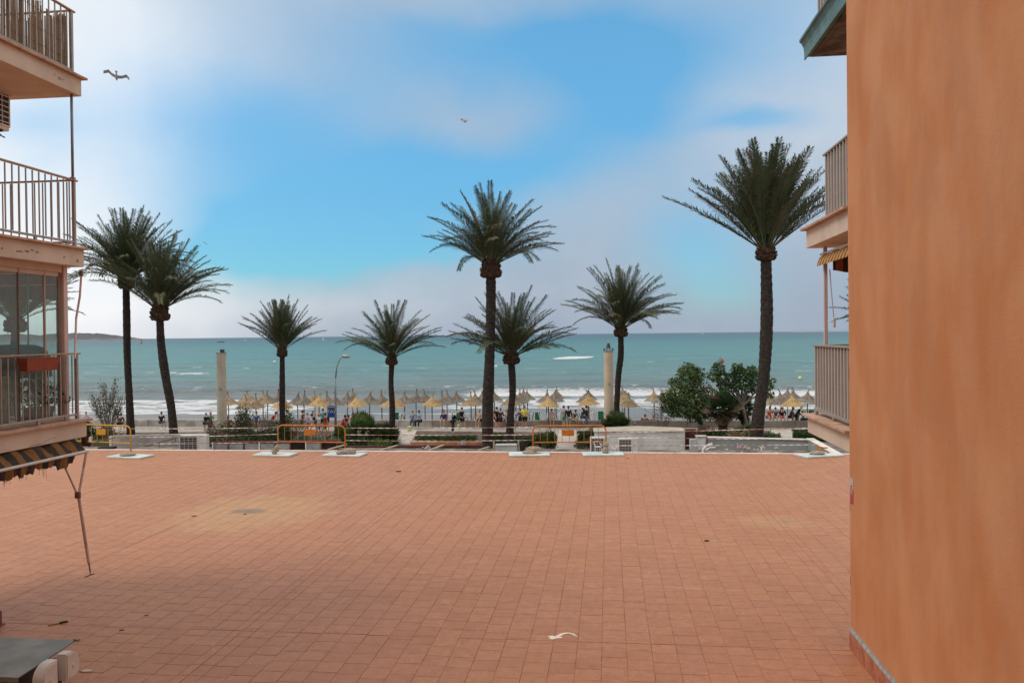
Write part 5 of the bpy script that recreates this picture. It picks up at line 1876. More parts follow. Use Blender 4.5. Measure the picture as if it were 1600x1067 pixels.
m_gw = mat('grey garden wall', (0.36, 0.33, 0.30), 0.9, 0.15, 0.9, 0.4, col2=(0.47, 0.44, 0.41), coord='World')
d = 51.0
gw = wallbox('garden_wall', 'stained grey garden wall with a sloping handrail at the left', 176, 322, d, d + 0.6, ztop_at(250, 680, d), 0.3, m_gw)
for (a, b_, lab) in (((214, 701), (277, 683.5), 'brown'),):
    A, B_ = at(*a, d - 0.25), at(*b_, d - 0.25)
    hr = thing('handrail', 'rusty sloping handrail in front of the grey garden wall', 'handrail', A)
    MB().tube([Vector(), B_ - A], 0.03, 8).build('rail', mat('rusty rail', (0.16, 0.07, 0.045), 0.8, 0.3, 10), hr)
    for f in (0.15, 0.55, 0.95):
        q = (B_ - A) * f
        MB().tube([q, q + Vector((0, 0.1, -0.5))], 0.015, 6).build('bracket', m_bark, hr)
gf = thing('garden_gate', 'green garden gate between white posts behind the left barrier', 'gate', flat(158, 51.2, GZ))
gl_ = 28 * 51.2 / FPX
hz_ = ztop_at(158, 682, 51.2) - GZ
for s in (-1, 1):
    MB().bev((s * (gl_ / 2 + 0.12), 0, hz_ / 2), (0.16, 0.16, hz_ + 0.08), 0.01).build('post', m_white, gf)
MB().bev((0, 0.0, hz_ * 0.45), (gl_, 0.05, hz_ * 0.8), 0.01).build('leaf', mat('olive gate', (0.10, 0.12, 0.05), 0.8, 0.2, 4), gf)
for k in range(5):
    MB().box((-gl_ / 2 + gl_ * (k + .5) / 5, -0.035, hz_ * 0.45), (0.05, 0.02, hz_ * 0.76)).build('slat', mat('olive slat', (0.13, 0.15, 0.07), 0.8, 0.2, 4), gf)
m_dark = mat('dark void panel', (0.035, 0.028, 0.026), 0.9, 0.3, 3)
u1 = wallbox('dark_hatch', 'dark low hatch at the foot of the green gate', 152, 176, 49.6, 49.6, ztop_at(160, 699, 49.6), 0.6, m_dark, 'hatch')

# white framed unit with a dark grille, left
cab = ac_unit('white framed condenser unit in front of the grey garden wall', flat(304, 47.5, ztop_at(304, 707.5, 47.5)), YAW, w=42 * 47.5 / FPX, h=28.5 * 47.5 / FPX, dp=0.5, m=m_white, slats=7)

# panelled low wall with red brown posts
m_panel = mat('grey panel', (0.30, 0.30, 0.30), 0.8, 0.12, 2, 0.2, col2=(0.38, 0.37, 0.36))
m_redf = mat('red brown frame', (0.16, 0.05, 0.035), 0.8, 0.25, 6)
d = 48.5
z1 = ztop_at(400, 690, d)
zbt = ztop_at(400, 706, d)
a = flat(333, d, GZ)
b_ = flat(527, d, GZ)
pf_ = thing('panelled_screen', 'low screen of grey panels in a red brown frame left of the middle', 'screen', a, math.atan2(b_.y - a.y, b_.x - a.x))
LL = (b_ - a).length
MB().bev((LL / 2, 0, z1 - GZ), (LL, 0.10, 0.10), 0.01).build('top_rail', m_redf, pf_)
MB().box((LL / 2, 0.3, (z1 - GZ) * 0.48), (LL, 0.4, (z1 - GZ) * 0.9)).build('backing', m_dark, pf_)
npn = 8
for k in range(npn + 1):
    MB().bev((LL * k / npn, -0.03, (z1 - GZ) / 2), (0.07, 0.07, z1 - GZ), 0.008).build('post', m_redf if k % 3 else m_cop, pf_)
    if k < npn and k not in (5, 7):
        MB().bev((LL * (k + .5) / npn, 0.0, (z1 - GZ) / 2 - 0.04), (LL / npn - 0.10, 0.03, z1 - GZ - 0.14), 0.006).build('panel', m_panel, pf_)

# terracotta kerb and the dark red hollow with planks and rubble
kerb = wallbox('brick_kerb', 'orange brown masonry kerb below the long hedge', 641, 758, 51.2, 50.8, ztop_at(700, 690.5, 51), 0.3, mat('orange masonry', (0.42, 0.20, 0.11), 0.9, 0.2, 2, 0.4, coord='World'), 'kerb')
m_redbr = mat('dark red boarding', (0.090, 0.028, 0.022), 0.85, 0.35, 2, 0.3, coord='World')
lowr = wallbox('red_boarding', 'dark red boarded edge of a sunken yard in the middle', 540, 757, 50.0, 49.8, ztop_at(650, 696, 50), 0.25, m_redbr, 'boarding')
m_wood = mat('weathered plank', (0.42, 0.33, 0.22), 0.9, 0.2, 6, 0.4, stretch=(1, 6, 6))
m_debris = mat('rubble', (0.46, 0.37, 0.28), 0.95, 0.3, 8, 0.5)
for k, (x0, y0, x1, y1, lb__) in enumerate(((595, 703, 621, 695.5, 'weathered plank leaning on the red boarding, left of the path'), (670, 703.5, 693, 695, 'weathered plank leaning on the red boarding near the litter'), (748, 703, 764, 698, 'short plank lying by the tall middle palm'), (513, 702, 541, 694.5, 'weathered plank just left of the barrier leg'))):
    A, B_ = at(x0, y0, 46), at(x1, y1, 47.5)
    dv = B_ - A
    rot = dv.to_track_quat('X', 'Z').to_matrix()
    o = MB().bev((0, 0, 0), (dv.length, 0.16, 0.05), 0.006).build('plank', m_wood)
    o.location = (A + B_) / 2
    o.rotation_mode = 'QUATERNION'
    o.rotation_quaternion = dv.to_track_quat('X', 'Z')
    tag(o, lb__, 'plank', 'planks lying beyond the terrace edge')
# a ledge just beyond the terrace edge that carries all this
zl = ztop_at(650, 705.5, 46)
sheetm = mat('service roof felt', (0.16, 0.12, 0.10), 0.95, 0.35, 1.5, 0.4, coord='World', col2=(0.30, 0.24, 0.20))
sr = MB().box((-4, 41.5, (zl - 0.16 + GZ) / 2), (60, 12.0, zl - 0.16 - GZ)).build('service_roof', sheetm, kind='structure')
# rubble strewn along it
rb_ = []
for k in range(22):
    px = random.choice([random.uniform(470, 760), random.uniform(520, 700), random.uniform(1105, 1250)])
    rb_.append(px)
for k, px in enumerate(sorted(rb_)):
    d_ = random.uniform(44.5, 46.8)
    q = flat(px, d_, zl - 0.16)
    s = random.uniform(0.05, 0.14)
    mb = MB()
    mb.lathe([(s * 0.6, 0), (s, s * 0.3), (s * 0.85, s * 0.8), (s * 0.3, s * 1.1)], n=7, jit=0.25)
    o = mb.build('rubble_stone', m_debris)
    o.location = q
    tag(o, 'small piece of broken rubble lying on the low roof beyond the terrace edge', 'rubble', 'rubble beyond the terrace edge')
# litter
for px, py, c_, lb__ in ((668, 699, (0.6, 0.5, 0.55), 'white crumpled bag on the red boarding'), (1157, 697, (0.65, 0.45, 0.5), 'pink and white flowers in front of the grey wall'), (1191, 699, (0.7, 0.62, 0.55), 'scrap of white paper in front of the grey wall'), (722, 690, (0.5, 0.52, 0.56), 'grey crumpled sheet on the orange kerb')):
    q = at(px, py, 46.5 if py > 692 else 50.5)
    n = 26
    V, F = leaf_arrays(rng.normal(0, 0.07, (n, 3)) * np.array([1.4, 1, .7]), rng.normal(size=(n, 3)), rng.uniform(.1, .18, n), rng.uniform(.03, .07, n))
    o = link('litter', attr_mesh('litter', V, F, mat('litter %d' % px, c_, 0.8, 0.25, 8)), loc=q)
    tag(o, lb__, 'litter')

# white cabinet between the palms
d = 47
q = flat(791, d, zl - 0.16)
o_ = thing('white_cabinet', 'pale grey cabinet framed by wooden posts right of the tall middle palm', 'cabinet', q, YAW)
cw, chh = 33 * d / FPX, ztop_at(790, 693.5, d) - q.z
MB().bev((0, 0, chh / 2), (cw, 0.5, chh), 0.015).build('body', mat('pale grey cabinet', (0.46, 0.47, 0.46), 0.6, 0.1, 2), o_)
for s in (-1, 1):
    MB().bev((s * (cw / 2 + 0.10), -0.05, chh / 2 + 0.05), (0.10, 0.10, chh + 0.2), 0.008).build('post', m_wood, o_)
MB().bev((0, -0.27, chh - 0.03), (cw + 0.06, 0.04, 0.05), 0.006).build('lid_edge', m_white, o_)
q = flat(817, 47, zl - 0.16)
o = MB()
o.lathe([(0.14, 0), (0.17, 0.3), (0.12, 0.62), (0.05, 0.8)], n=8, jit=.15).tube([(0, 0, .4), (0.35, 0, .18), (0.55, 0, 0.02)], [.07, .05, .04], 6)
tag(o.build('covered_object', m_dark), 'black draped object right of the pale grey cabinet', 'cover').location = q

# white shed
d = 48.5
zt = ztop_at(1000, 674, d)
a, b_ = flat(929, d, GZ), flat(1070.5, d - 0.4, GZ)
LL = (b_ - a).length
sh = thing('white_shed', 'long low white shed with a flat pale roof behind the right barrier', 'shed', a, math.atan2(b_.y - a.y, b_.x - a.x))
m_shed = mat('dirty whitewash', (0.66, 0.62, 0.57), 0.9, 0.12, 0.8, 0.3, col2=(0.75, 0.72, 0.68), coord='World')
H_ = zt - GZ
for k in range(2):
    zz0 = H_ - 0.62 * (k + 1)
    MB().bev((LL / 2, 0.02, H_ - 0.31 - 0.62 * k), (LL, 0.06, 0.61), 0.008).build('wall_board', m_shed, sh)
MB().box((LL / 2, 0.85, (H_ - 1.0) / 2), (LL - 0.02, 1.6, H_ - 1.0)).build('lower_wall', m_shed, sh)
MB().box((LL / 2, 0.87, H_ - 0.6), (LL - 0.06, 1.5, 1.16)).build('walls', m_shed, sh)
rf = MB().add([(-0.05, -0.08, H_), (LL + 0.05, -0.08, H_), (LL + 0.05, 1.7, H_ + 0.02), (LL * 0.5, 1.7, H_ + 0.12), (-0.05, 1.7, H_ + 0.02), (LL * 0.5, -0.08, H_ + 0.03),
               (-0.05, -0.08, H_ + 0.04), (LL + 0.05, -0.08, H_ + 0.04), (LL + 0.05, 1.7, H_ + 0.06), (LL * 0.5, 1.7, H_ + 0.17), (-0.05, 1.7, H_ + 0.06), (LL * 0.5, -0.08, H_ + 0.07)],
              [(0, 5, 3, 4), (5, 1, 2, 3), (6, 10, 9, 11), (11, 9, 8, 7), (0, 6, 11, 5), (5, 11, 7, 1), (1, 7, 8, 2), (2, 8, 9, 3), (3, 9, 10, 4), (4, 10, 6, 0)])
rf.build('roof', mat('sandy roof felt', (0.50, 0.44, 0.36), 0.9, 0.12, 1.5, 0.3, coord='World'), sh)
# air conditioners in front of it
d = 45.5
zr = zl - 0.16
for px, w_, ytop, lb__ in ((938, 31, 682, 'air conditioner at the left end of the white shed, partly behind the barrier'), (981, 30, 684, 'air conditioner with a dark grille in front of the middle of the white shed')):
    q = flat(px, d, zr)
    q.z = ztop_at(px, 707, d)
    ac_unit(lb__, q, YAW, w=w_ * d / FPX, h=ztop_at(px, ytop, d) - q.z, dp=0.35, m=m_white, slats=8, group='air conditioners beyond the terrace edge')


def plastic_chair(label, px, d, s=1.0, rz=0.3):
    q = flat(px, d, ztop_at(px, 706.5, d))
    c_ = thing('plastic_chair', label, 'chair', q, rz)
    for sx in (-1, 1):
        MB().tube([(sx * .24 * s, -.22 * s, 0), (sx * .22 * s, -.2 * s, .42 * s)], 0.02, 6).build('leg', m_white, c_)
        MB().tube([(sx * .22 * s, .22 * s, 0), (sx * .2 * s, .2 * s, .42 * s)], 0.02, 6).build('leg', m_white, c_)
    MB().bev((0, 0, .43 * s), (.46 * s, .44 * s, .03), 0.01).build('seat', m_white, c_)
    MB().tube([(-.24 * s, -.2 * s, .45 * s), (-.26 * s, -.1 * s, .62 * s), (-.25 * s, .2 * s, .64 * s), (-.2 * s, .26 * s, .78 * s), (0, .28 * s, .84 * s), (.2 * s, .26 * s, .78 * s), (.25 * s, .2 * s, .64 * s), (.26 * s, -.1 * s, .62 * s), (.24 * s, -.2 * s, .45 * s)], 0.02, 6).build('arm_frame', m_white, c_)
    return c_


plastic_chair('white plastic chair in front of the left air conditioner', 934, 44.6, 0.7)
plastic_chair('white plastic chair between the two air conditioners', 960, 44.4, 0.42, -0.5)

# electrical cabinet, hose, grey parapet on the right
d = 47.5
q = flat(1092, d, zr)
q.z = ztop_at(1092, 707, d)
ec = thing('electrical_cabinet', 'pale grey electrical cabinet at the left end of the grey parapet', 'cabinet', q, YAW)
hh = ztop_at(1092, 681.5, d) - q.z
MB().bev((0.12, 0, hh / 2), (0.55, 0.35, hh), 0.015).build('body', mat('cabinet grey', (0.45, 0.46, 0.45), 0.5, 0.08, 3), ec)
MB().bev((0.12, 0, hh + 0.02), (0.60, 0.42, 0.05), 0.01).build('cap', m_white, ec)
MB().bev((-0.34, 0.02, hh * 0.42), (0.36, 0.3, hh * 0.84), 0.012).build('side_box', mat('cabinet grey', (0.45, 0.46, 0.45)), ec)
MB().box((0.12, -0.18, hh * 0.5), (0.40, 0.012, hh * 0.7)).build('door', m_white, ec)
q = at(1097, 706, 44.8)
pts = [at(x, y, 44.8) - q for x, y in ((1098, 707), (1099, 702), (1102, 698), (1107, 695), (1113, 693.5))]
tag(MB().tube(pts, 0.07, 8).tube([at(x, y, 44.7) - q for x, y in ((1103, 703), (1109, 699.5), (1118, 699))], 0.045, 8).build('flexible_duct', m_white), 'white bent flexible duct beside the electrical cabinet', 'duct').location = q
d = 48.5
pr_ = wallbox('grey_parapet', 'grey parapet wall with a cream coping below the right balcony', 1106, 1262, d, d - 1.6, ztop_at(1180, 686, d - .8), 0.3, mat('blue grey render', (0.27, 0.285, 0.28), 0.9, 0.1, 1.0, 0.3, coord='World'), 'wall', cap=True)
pr2 = wallbox('sloping_parapet', 'end of the grey parapet turning towards the right building', 1262, 1330, d - 1.6, 38.0, ztop_at(1262, 686, d - 1.6), 0.3, mat('blue grey render', (0.27, 0.285, 0.28)), 'wall', cap=True)
dk = wallbox('dark_gap_panel', 'dark panel filling the gap between the white shed and the electrical cabinet', 1071.5, 1088, 49.5, 49.5, ztop_at(1080, 671, 49.5), 0.4, m_redbr, 'wall')  # panel put in for the darkness of the open gap

# ------------------------------------------------------------------ cream columns, street lamp, kiosk
m_col = mat('cream column render', (0.58, 0.48, 0.36), 0.9, 0.14, 0.8, 0.3, col2=(0.64, 0.50, 0.36))
m_col2 = mat('pale column render', (0.60, 0.51, 0.39), 0.9, 0.14, 0.8, 0.3, col2=(0.65, 0.57, 0.45))
m_steel = mat('galvanised steel', (0.34, 0.35, 0.36), 0.4, 0.1, 5, metal=0.6)
m_dsteel = mat('dark fitting', (0.07, 0.075, 0.08), 0.6, 0.2, 12)
for px0, px1, ytop, wid, m_, lb__, two in ((347.5, 345.5, 552, 14.5, m_col2, 'cream round column with a camera box on top, left of the beach parasols', False), (952, 951, 549, 15, m_col, 'cream round column with a railed cap and lantern, beside the bushy palm', True)):
    d = 58.5
    base = flat(px0, d, GZ)
    c_ = thing('cream_column', lb__, 'column', base, YAW, 'cream columns by the promenade')
    top = at(px1, ytop, d) - base
    r_ = wid / 2 * d / FPX
    MB().tube([(0, 0, 0), (0, 0, 0.4), (top.x * .1, 0, top.z * 0.5), (top.x * .1, 0, top.z)], [r_ * 1.25, r_ * 1.05, r_, r_ * 0.98], 24).build('shaft', m_, c_, smooth=False)
    z_ = top.z
    MB().lathe([(r_ * 1.08, 0), (r_ * 1.08, 0.05)], c=(0, 0, z_), n=24).build('cap', m_steel, c_)
    if two:
        for k in range(10):
            a = 2 * math.pi * k / 10
            MB().tube([(r_ * math.cos(a), r_ * math.sin(a), z_ + 0.05), (r_ * math.cos(a), r_ * math.sin(a), z_ + 0.22)], 0.018, 5).build('guard_post', m_dsteel, c_)
        MB().lathe([(r_ * 1.05, 0), (r_ * 1.05, 0.03)], c=(0, 0, z_ + 0.22), n=20).build('guard_ring', m_steel, c_)
        MB().lathe([(0.14, 0.0), (0.14, 0.16), (0.11, 0.2), (0.10, 0.30), (0.03, 0.36)], c=(0, 0, z_ + 0.25), n=12).build('lantern', m_dsteel, c_)
        MB().lathe([(0.03, 0), (0.045, 0.04), (0.0, 0.12)], c=(0, 0, z_ + 0.60), n=8).build('beacon', m_white, c_)
        zz = z_ - 50 * d / FPX
    else:
        MB().bev((0.08, 0, z_ + 0.17), (0.26, 0.26, 0.22), 0.02).build('camera_box', m_dsteel, c_)
        for s in (-1, 1):
            MB().tube([(s * r_ * .8, 0, z_ + 0.04), (s * r_ * 1.35, 0, z_ + 0.10)], 0.012, 5).build('bracket_arm', m_steel, c_)
        zz = z_ - 55 * d / FPX
    MB().bev((0.02, -r_ - 0.0, zz), (0.22, 0.05, 0.10), 0.008).build('number_plate', m_steel, c_)

d = 58
base = flat(524.5, d, GZ)
lp_ = thing('street_lamp', 'curved galvanised street lamp standing over the parasols', 'street lamp', base, YAW)
def loc_(px, py):
    return Matrix.Rotation(-YAW, 3, 'Z') @ (at(px, py, d) - base)
pp = [Vector((0, 0, 0)), loc_(524.5, 640), loc_(524.3, 610), loc_(524.5, 590), loc_(526, 575), loc_(529, 565), loc_(533, 559), loc_(537, 558)]
MB().tube(pp[:4], [0.085, 0.075, 0.06, 0.055], 12).build('pole', m_steel, lp_, smooth=True)
MB().tube(pp[3:], [0.05, 0.045, 0.04, 0.035, 0.035], 10).build('arm', m_steel, lp_, smooth=True)
hd = loc_(540.5, 557.5)
mb = MB()
prof = [(0.0, 0.20), (0.14, 0.18), (0.26, 0.10), (0.32, 0.0), (0.30, -0.03)]
mb.lathe(prof[::-1], c=(0, 0, 0), n=18)
o = mb.build('lamp_head', m_steel, lp_, smooth=True)
o.location = hd
o.rotation_euler = (0, R(10), 0)
o = MB().lathe([(0.02, -0.10), (0.2, -0.07), (0.27, -0.03)], n=16).build('diffuser', m_cop, lp_, smooth=True)
o.location = hd
MB().bev((0, -0.05, 1.0), (0.14, 0.08, 0.30), 0.01).build('service_door', m_dsteel, lp_)

d = 61
q = flat(519.5, d, GZ)
kx_ = thing('taxi_kiosk', 'blue sign kiosk reading TAX under a grey domed roof, left of the lamp post', 'kiosk', q, YAW)
kw = 14 * d / FPX
zk1 = ztop_at(519, 637, d) - GZ
zk0 = ztop_at(519, 652, d) - GZ
m_blue = mat('sign blue', (0.02, 0.085, 0.33), 0.5, 0.1, 5)
MB().bev((0, 0, (zk0 + zk1) / 2), (kw, 0.12, zk1 - zk0), 0.01).build('sign_board', m_blue, kx_)
mb = MB()
pts = [(-kw * .52, 0)] + [(-kw * .52 * math.cos(a), 0.24 * math.sin(a)) for a in np.linspace(0.15, math.pi - .15, 9)] + [(kw * .52, 0)]
mb.prism([(u, zk1 + 0.01 + v_) for u, v_ in pts], 'y', -0.25, 0.25)
mb.build('domed_roof', mat('kiosk roof', (0.30, 0.33, 0.37), 0.5, 0.1, 4), kx_)
for s in (-1, 1):
    MB().tube([(s * kw * .42, 0.02, 0), (s * kw * .42, 0.02, zk0)], 0.03, 8).build('post', m_steel, kx_)
fc = bpy.data.curves.new('lettering', 'FONT')
fc.body = 'TAX'
fc.size = 0.36
fc.extrude = 0.004
fc.align_x = 'CENTER'
tmp_ = link('tmp_text', fc)
me = bpy.data.meshes.new_from_object(tmp_.evaluated_get(bpy.context.evaluated_depsgraph_get()))
bpy.data.objects.remove(tmp_)
me.materials.clear()
me.materials.append(mat('sign white', (0.75, 0.78, 0.8), 0.5))
o = link('lettering', me, kx_)
o.location = (-0.02, -0.066, zk0 + (zk1 - zk0) * 0.48)
o.rotation_euler = (R(90), 0, 0)
MB().box((0.04, -0.066, zk0 + 0.13), (0.16, 0.008, 0.10)).build('white_mark', mat('sign white', (0.75, 0.78, 0.8)), kx_)
MB().lathe([(0.11, -0.004), (0.11, 0.004)], n=14).build('red_mark', mat('sign red', (0.55, 0.02, 0.03), 0.5), kx_)
s_ = kx_.children[-1]
s_.location = (0.20, -0.068, zk0 + 0.14)
s_.rotation_euler = (R(90), 0, 0)

# ------------------------------------------------------------------ thatched parasols
m_gold = leafmat('golden thatch', (0.39, 0.25, 0.10), (0.52, 0.35, 0.16))
m_tan = leafmat('tan thatch', (0.25, 0.175, 0.10), (0.36, 0.26, 0.155))
m_greyt = leafmat('weathered thatch', (0.14, 0.115, 0.09), (0.24, 0.195, 0.15))
m_pole = mat('parasol pole', (0.16, 0.115, 0.08), 0.9, 0.2, 5)


def parasol_meshes(m, seed, tuft):
    r = random.Random(seed)
    V, F, TV = [], [], []
    def cone(rad, z0, zt, nn, th=0.0):
        o = len(V)
        prof = [(0.05, zt), (rad * 0.20, zt - (zt - z0) * 0.30), (rad * 0.48, zt - (zt - z0) * 0.58), (rad * 0.80, zt - (zt - z0) * 0.85), (rad, z0)]
        for j, (a_, z_) in enumerate(prof):
            for k in range(nn):
                an = 2 * math.pi * k / nn
                rr = a_ * (1 + r.uniform(-.04, .04))
                V.append((rr * math.cos(an), rr * math.sin(an), z_ + r.uniform(-.02, .02)))
                TV.append(r.random() * .6)
        for j in range(len(prof) - 1):
            for k in range(nn):
                F.append((o + j * nn + k, o + j * nn + (k + 1) % nn, o + (j + 1) * nn + (k + 1) % nn, o + (j + 1) * nn + k))
        # straw hanging over the eave and lying on the slope
        for k in range(230):
            an = r.uniform(0, 2 * math.pi)
            f = r.choice([1.0, 1.0, r.uniform(.3, .95)])
            z_ = np.interp(f, [0, .20, .48, .80, 1], [zt, zt - (zt - z0) * .30, zt - (zt - z0) * .58, zt - (zt - z0) * .85, z0])
            p0 = Vector((rad * f * .93 * math.cos(an), rad * f * .93 * math.sin(an), z_ + 0.045))
            out = Vector((math.cos(an), math.sin(an), -0.42 - (0.5 if f > .98 else 0))).normalized()
            ll = r.uniform(.14, .28)
            sd = Vector((-math.sin(an), math.cos(an), 0)) * 0.022
            o2 = len(V)
            V.extend([tuple(p0 - sd), tuple(p0 + sd), tuple(p0 + out * ll + sd * .4), tuple(p0 + out * ll - sd * .4)])
            TV.extend([r.random()] * 4)
            F.append((o2, o2 + 1, o2 + 2, o2 + 3))
    cone(0.85, 0.0, 0.80, 22)
    # bound tuft on top, bent over by the wind
    for k in range(14):
        an = k * 2.4
        p0 = Vector((0.03 * math.cos(an), 0.03 * math.sin(an), 0.74))
        if tuft == 0:
            pts = [p0, p0 + Vector((0.0, 0, .22)), p0 + Vector((r.uniform(-.06, .06), r.uniform(-.05, .05), r.uniform(.34, .42)))]
        elif tuft == 1:
            pts = [p0, p0 + Vector((-0.03, 0, .22)), p0 + Vector((-0.14 + r.uniform(-.05, .03), 0, .34 + r.uniform(-.03, .04)))]
        else:
            pts = [p0, p0 + Vector((0.05, 0, .2)), p0 + Vector((0.17 + r.uniform(-.04, .04), 0, .26 + r.uniform(-.05, .03)))]
        w_ = [0.03, 0.028, 0.012]
        o2 = len(V)
        for q_, ww in zip(pts, w_):
            V.extend([(q_.x - ww * math.sin(an), q_.y + ww * math.cos(an), q_.z), (q_.x + ww * math.sin(an), q_.y - ww * math.cos(an), q_.z)])
            TV.extend([.8, .8])
        F.extend([(o2, o2 + 1, o2 + 3, o2 + 2), (o2 + 2, o2 + 3, o2 + 5, o2 + 4)])
    return attr_mesh('thatch', np.array(V, float), np.array(F), m, np.array(TV))


THATCH = {k: [parasol_meshes(m_, 50 + j + 10 * i, j) for j in range(3)] for i, (k, m_) in enumerate((('gold', m_gold), ('tan', m_tan), ('grey', m_greyt)))}
pole_me = MB().tube([(0, 0, -2.6), (0, 0, 0.6)], 0.045, 8).mesh('pole', m_pole)
ribs = MB()
for k in range(8):
    a = 2 * math.pi * k / 8
    ribs.tube([(0.04 * math.cos(a), 0.04 * math.sin(a), 0.28), (0.82 * math.cos(a), 0.82 * math.sin(a), -0.01)], 0.015, 4)
ribs_me = ribs.mesh('rib_frame', m_pole)
# px, eave y, kind, size
PAR = [(357, 631, 'tan', 1.05), (384, 637, 'tan', 0.95), (386, 628, 'tan', 1.2), (400, 636, 'tan', .8), (411, 629, 'tan', 1.12), (418, 628, 'grey', 1.0), (434, 627, 'grey', 1.0), (441, 636, 'gold', 1.0),
       (465, 630, 'grey', 0.95), (475, 630, 'grey', 1.0), (492, 627, 'tan', 0.9), (498.5, 633, 'gold', 1.0), (512, 630, 'grey', 1.0), (523, 631, 'grey', 1.0), (542.5, 627.5, 'grey', 1.0), (551, 625, 'grey', .85), (558, 633, 'gold', 1.0),
       (577.5, 629, 'grey', 1.15), (596.5, 630, 'grey', 1.05), (615, 633, 'gold', 1.2), (632, 629, 'grey', 1.05), (650, 626, 'grey', 0.95), (664, 626, 'grey', .95), (675, 633, 'gold', 0.97), (691, 630, 'grey', 1.05), (698.5, 627, 'grey', .9), (713.5, 626.5, 'grey', .95),
       (736, 632, 'tan', 1.0), (743, 630, 'grey', 1.0), (754, 627, 'grey', 1.05), (772.5, 625, 'grey', .9), (798, 633, 'tan', 1.0), (806, 630, 'grey', 1.0), (812, 626, 'grey', 1.0), (818, 622.5, 'grey', .95), (824, 624, 'grey', .9),
       (854, 628, 'grey', 1.05), (857, 635, 'gold', 1.0), (867, 625.5, 'grey', 1.0), (869.5, 620.5, 'grey', .92), (919, 622, 'grey', .95), (917, 628, 'grey', 1.05), (920, 631, 'gold', 1.03), (973, 618.5, 'grey', 1.0), (976, 627, 'tan', 1.0), (982, 634.5, 'tan', 1.0),
       (1022, 625.5, 'tan', 1.0), (1034, 627, 'grey', 1.0), (1204, 629, 'tan', 1.0), (1220, 630, 'grey', 1.05), (1230.5, 622, 'grey', .95), (1240, 624, 'grey', 1.0), (1238, 633.5, 'gold', 1.05), (1261.5, 627, 'grey', 1.1)]
LOOK = {'gold': 'new golden thatched beach parasol', 'tan': 'tan thatched beach parasol', 'grey': 'weathered grey thatched beach parasol'}
for k, (px, ye, kd, s) in enumerate(sorted(PAR)):
    # depth where sand level plus 2.15 m meets the eave line
    dd = 72.0
    for it in range(6):
        q = at(px, ye, dd)
        zs = float(sand_z(q.x, q.y))
        dd *= (EYE.z - (zs + 2.2)) / (EYE.z - q.z)
    q = at(px, ye, dd)
    zs = float(sand_z(q.x, q.y))
    o = thing('thatched_parasol', ranked(LOOK[kd], px), 'parasol', (q.x, q.y, zs), random.uniform(-.25, .25), 'thatched parasols on the beach')
    tl = Matrix.Rotation(R(random.uniform(-3, 3)), 4, 'Y')
    c_ = link('canopy', THATCH[kd][k % 3], o)
    c_.location = (0, 0, q.z - zs)
    c_.scale = (s, s, 0.95 + 0.1 * random.random())
    c_.rotation_euler = (R(random.uniform(-3, 3)), R(random.uniform(-4, 4)), 0)
    c_ = link('pole', pole_me, o)
    c_.location = (0, 0, q.z - zs)
    c_ = link('rib_frame', ribs_me, o)
    c_.location = (0, 0, q.z - zs)
    c_.scale = (s, s, 1)

# ------------------------------------------------------------------ sun loungers stood up in stacks
m_wpl = mat('white lounger plastic', (0.74, 0.74, 0.72), 0.5, 0.05, 4)
m_grn = mat('green lounger fabric', (0.012, 0.14, 0.085), 0.8, 0.2, 6)


def lounger_proto():
    root = thing('sun_lounger', 'x', 'sun lounger', (0, 0, 0))
    for s in (-1, 1):
        MB().bev((s * 0.30, 0, 0.95), (0.05, 0.06, 1.90), 0.01).build('side_rail', m_wpl, root)
    for z_ in (0.05, 0.62, 1.22, 1.86):
        MB().bev((0, 0, z_), (0.58, 0.05, 0.05), 0.008).build('cross_bar', m_wpl, root)
    MB().bev((0, -0.032, 1.25), (0.545, 0.012, 1.14), 0.004).build('backrest_panel', m_grn, root)
    MB().bev((0, -0.032, 0.34), (0.545, 0.012, 0.52), 0.004).build('seat_panel', m_grn, root)
    for s in (-1, 1):
        for z_ in (0.5, 1.55):
            MB().tube([(s * .30, 0.02, z_ - .12), (s * .30, 0.30, z_ - 0.02), (s * .30, 0.30, z_ + .04), (s * .30, 0.02, z_ + .18)], 0.022, 5).build('leg', m_wpl, root)
    return root


lproto = lounger_proto()
LG = []
for px, n_, rz0 in ((706, 3, 75), (717, 1, 4), (729, 3, -75), (739, 3, 80), (619, 1, 5), (626, 4, 78), (829, 4, 70), (840, 1, -12), (848, 3, -78), (876, 3, 72), (901, 3, -76), (926, 4, 74), (939, 1, 4), (946, 2, -78), (1249, 3, 75), (1258, 3, -72), (1269, 1, 4)):
    for k in range(n_):
        LG.append((px + (k - (n_ - 1) / 2) * 2.6, rz0, n_ == 1, k))
for i, (px, rz0, face, k) in enumerate(sorted(LG)):
    o = lproto if i == 0 else copy_tree(lproto)
    dd = 68.5 + 0.25 * k
    q = flat(px, dd, -3.7)
    zs = float(sand_z(q.x, q.y))
    o.location = (q.x, q.y, zs - 0.02)
    lean = R(-8) if face else R((-1) ** k * random.uniform(10, 24))
    o.rotation_mode = 'QUATERNION'
    o.rotation_quaternion = (Matrix.Rotation(YAW, 3, 'Z') @ Matrix.Rotation(R(rz0 * 0 if face else 0), 3, 'Z') @ Matrix.Rotation(lean if not face else 0, 3, 'Y') @ Matrix.Rotation(R(rz0 if face else rz0 + math.copysign(11, rz0)), 3, 'Z') @ Matrix.Rotation(R(-6), 3, 'X')).to_quaternion()
    sc_ = 0.82 if face else 0.80
    o.scale = (sc_, sc_, sc_)
    look = 'green and white lounger upright facing inland' if face else 'white lounger frame stood on end'
    tag(o, ranked(look, px), 'sun lounger', 'sun loungers stacked on end on the beach')
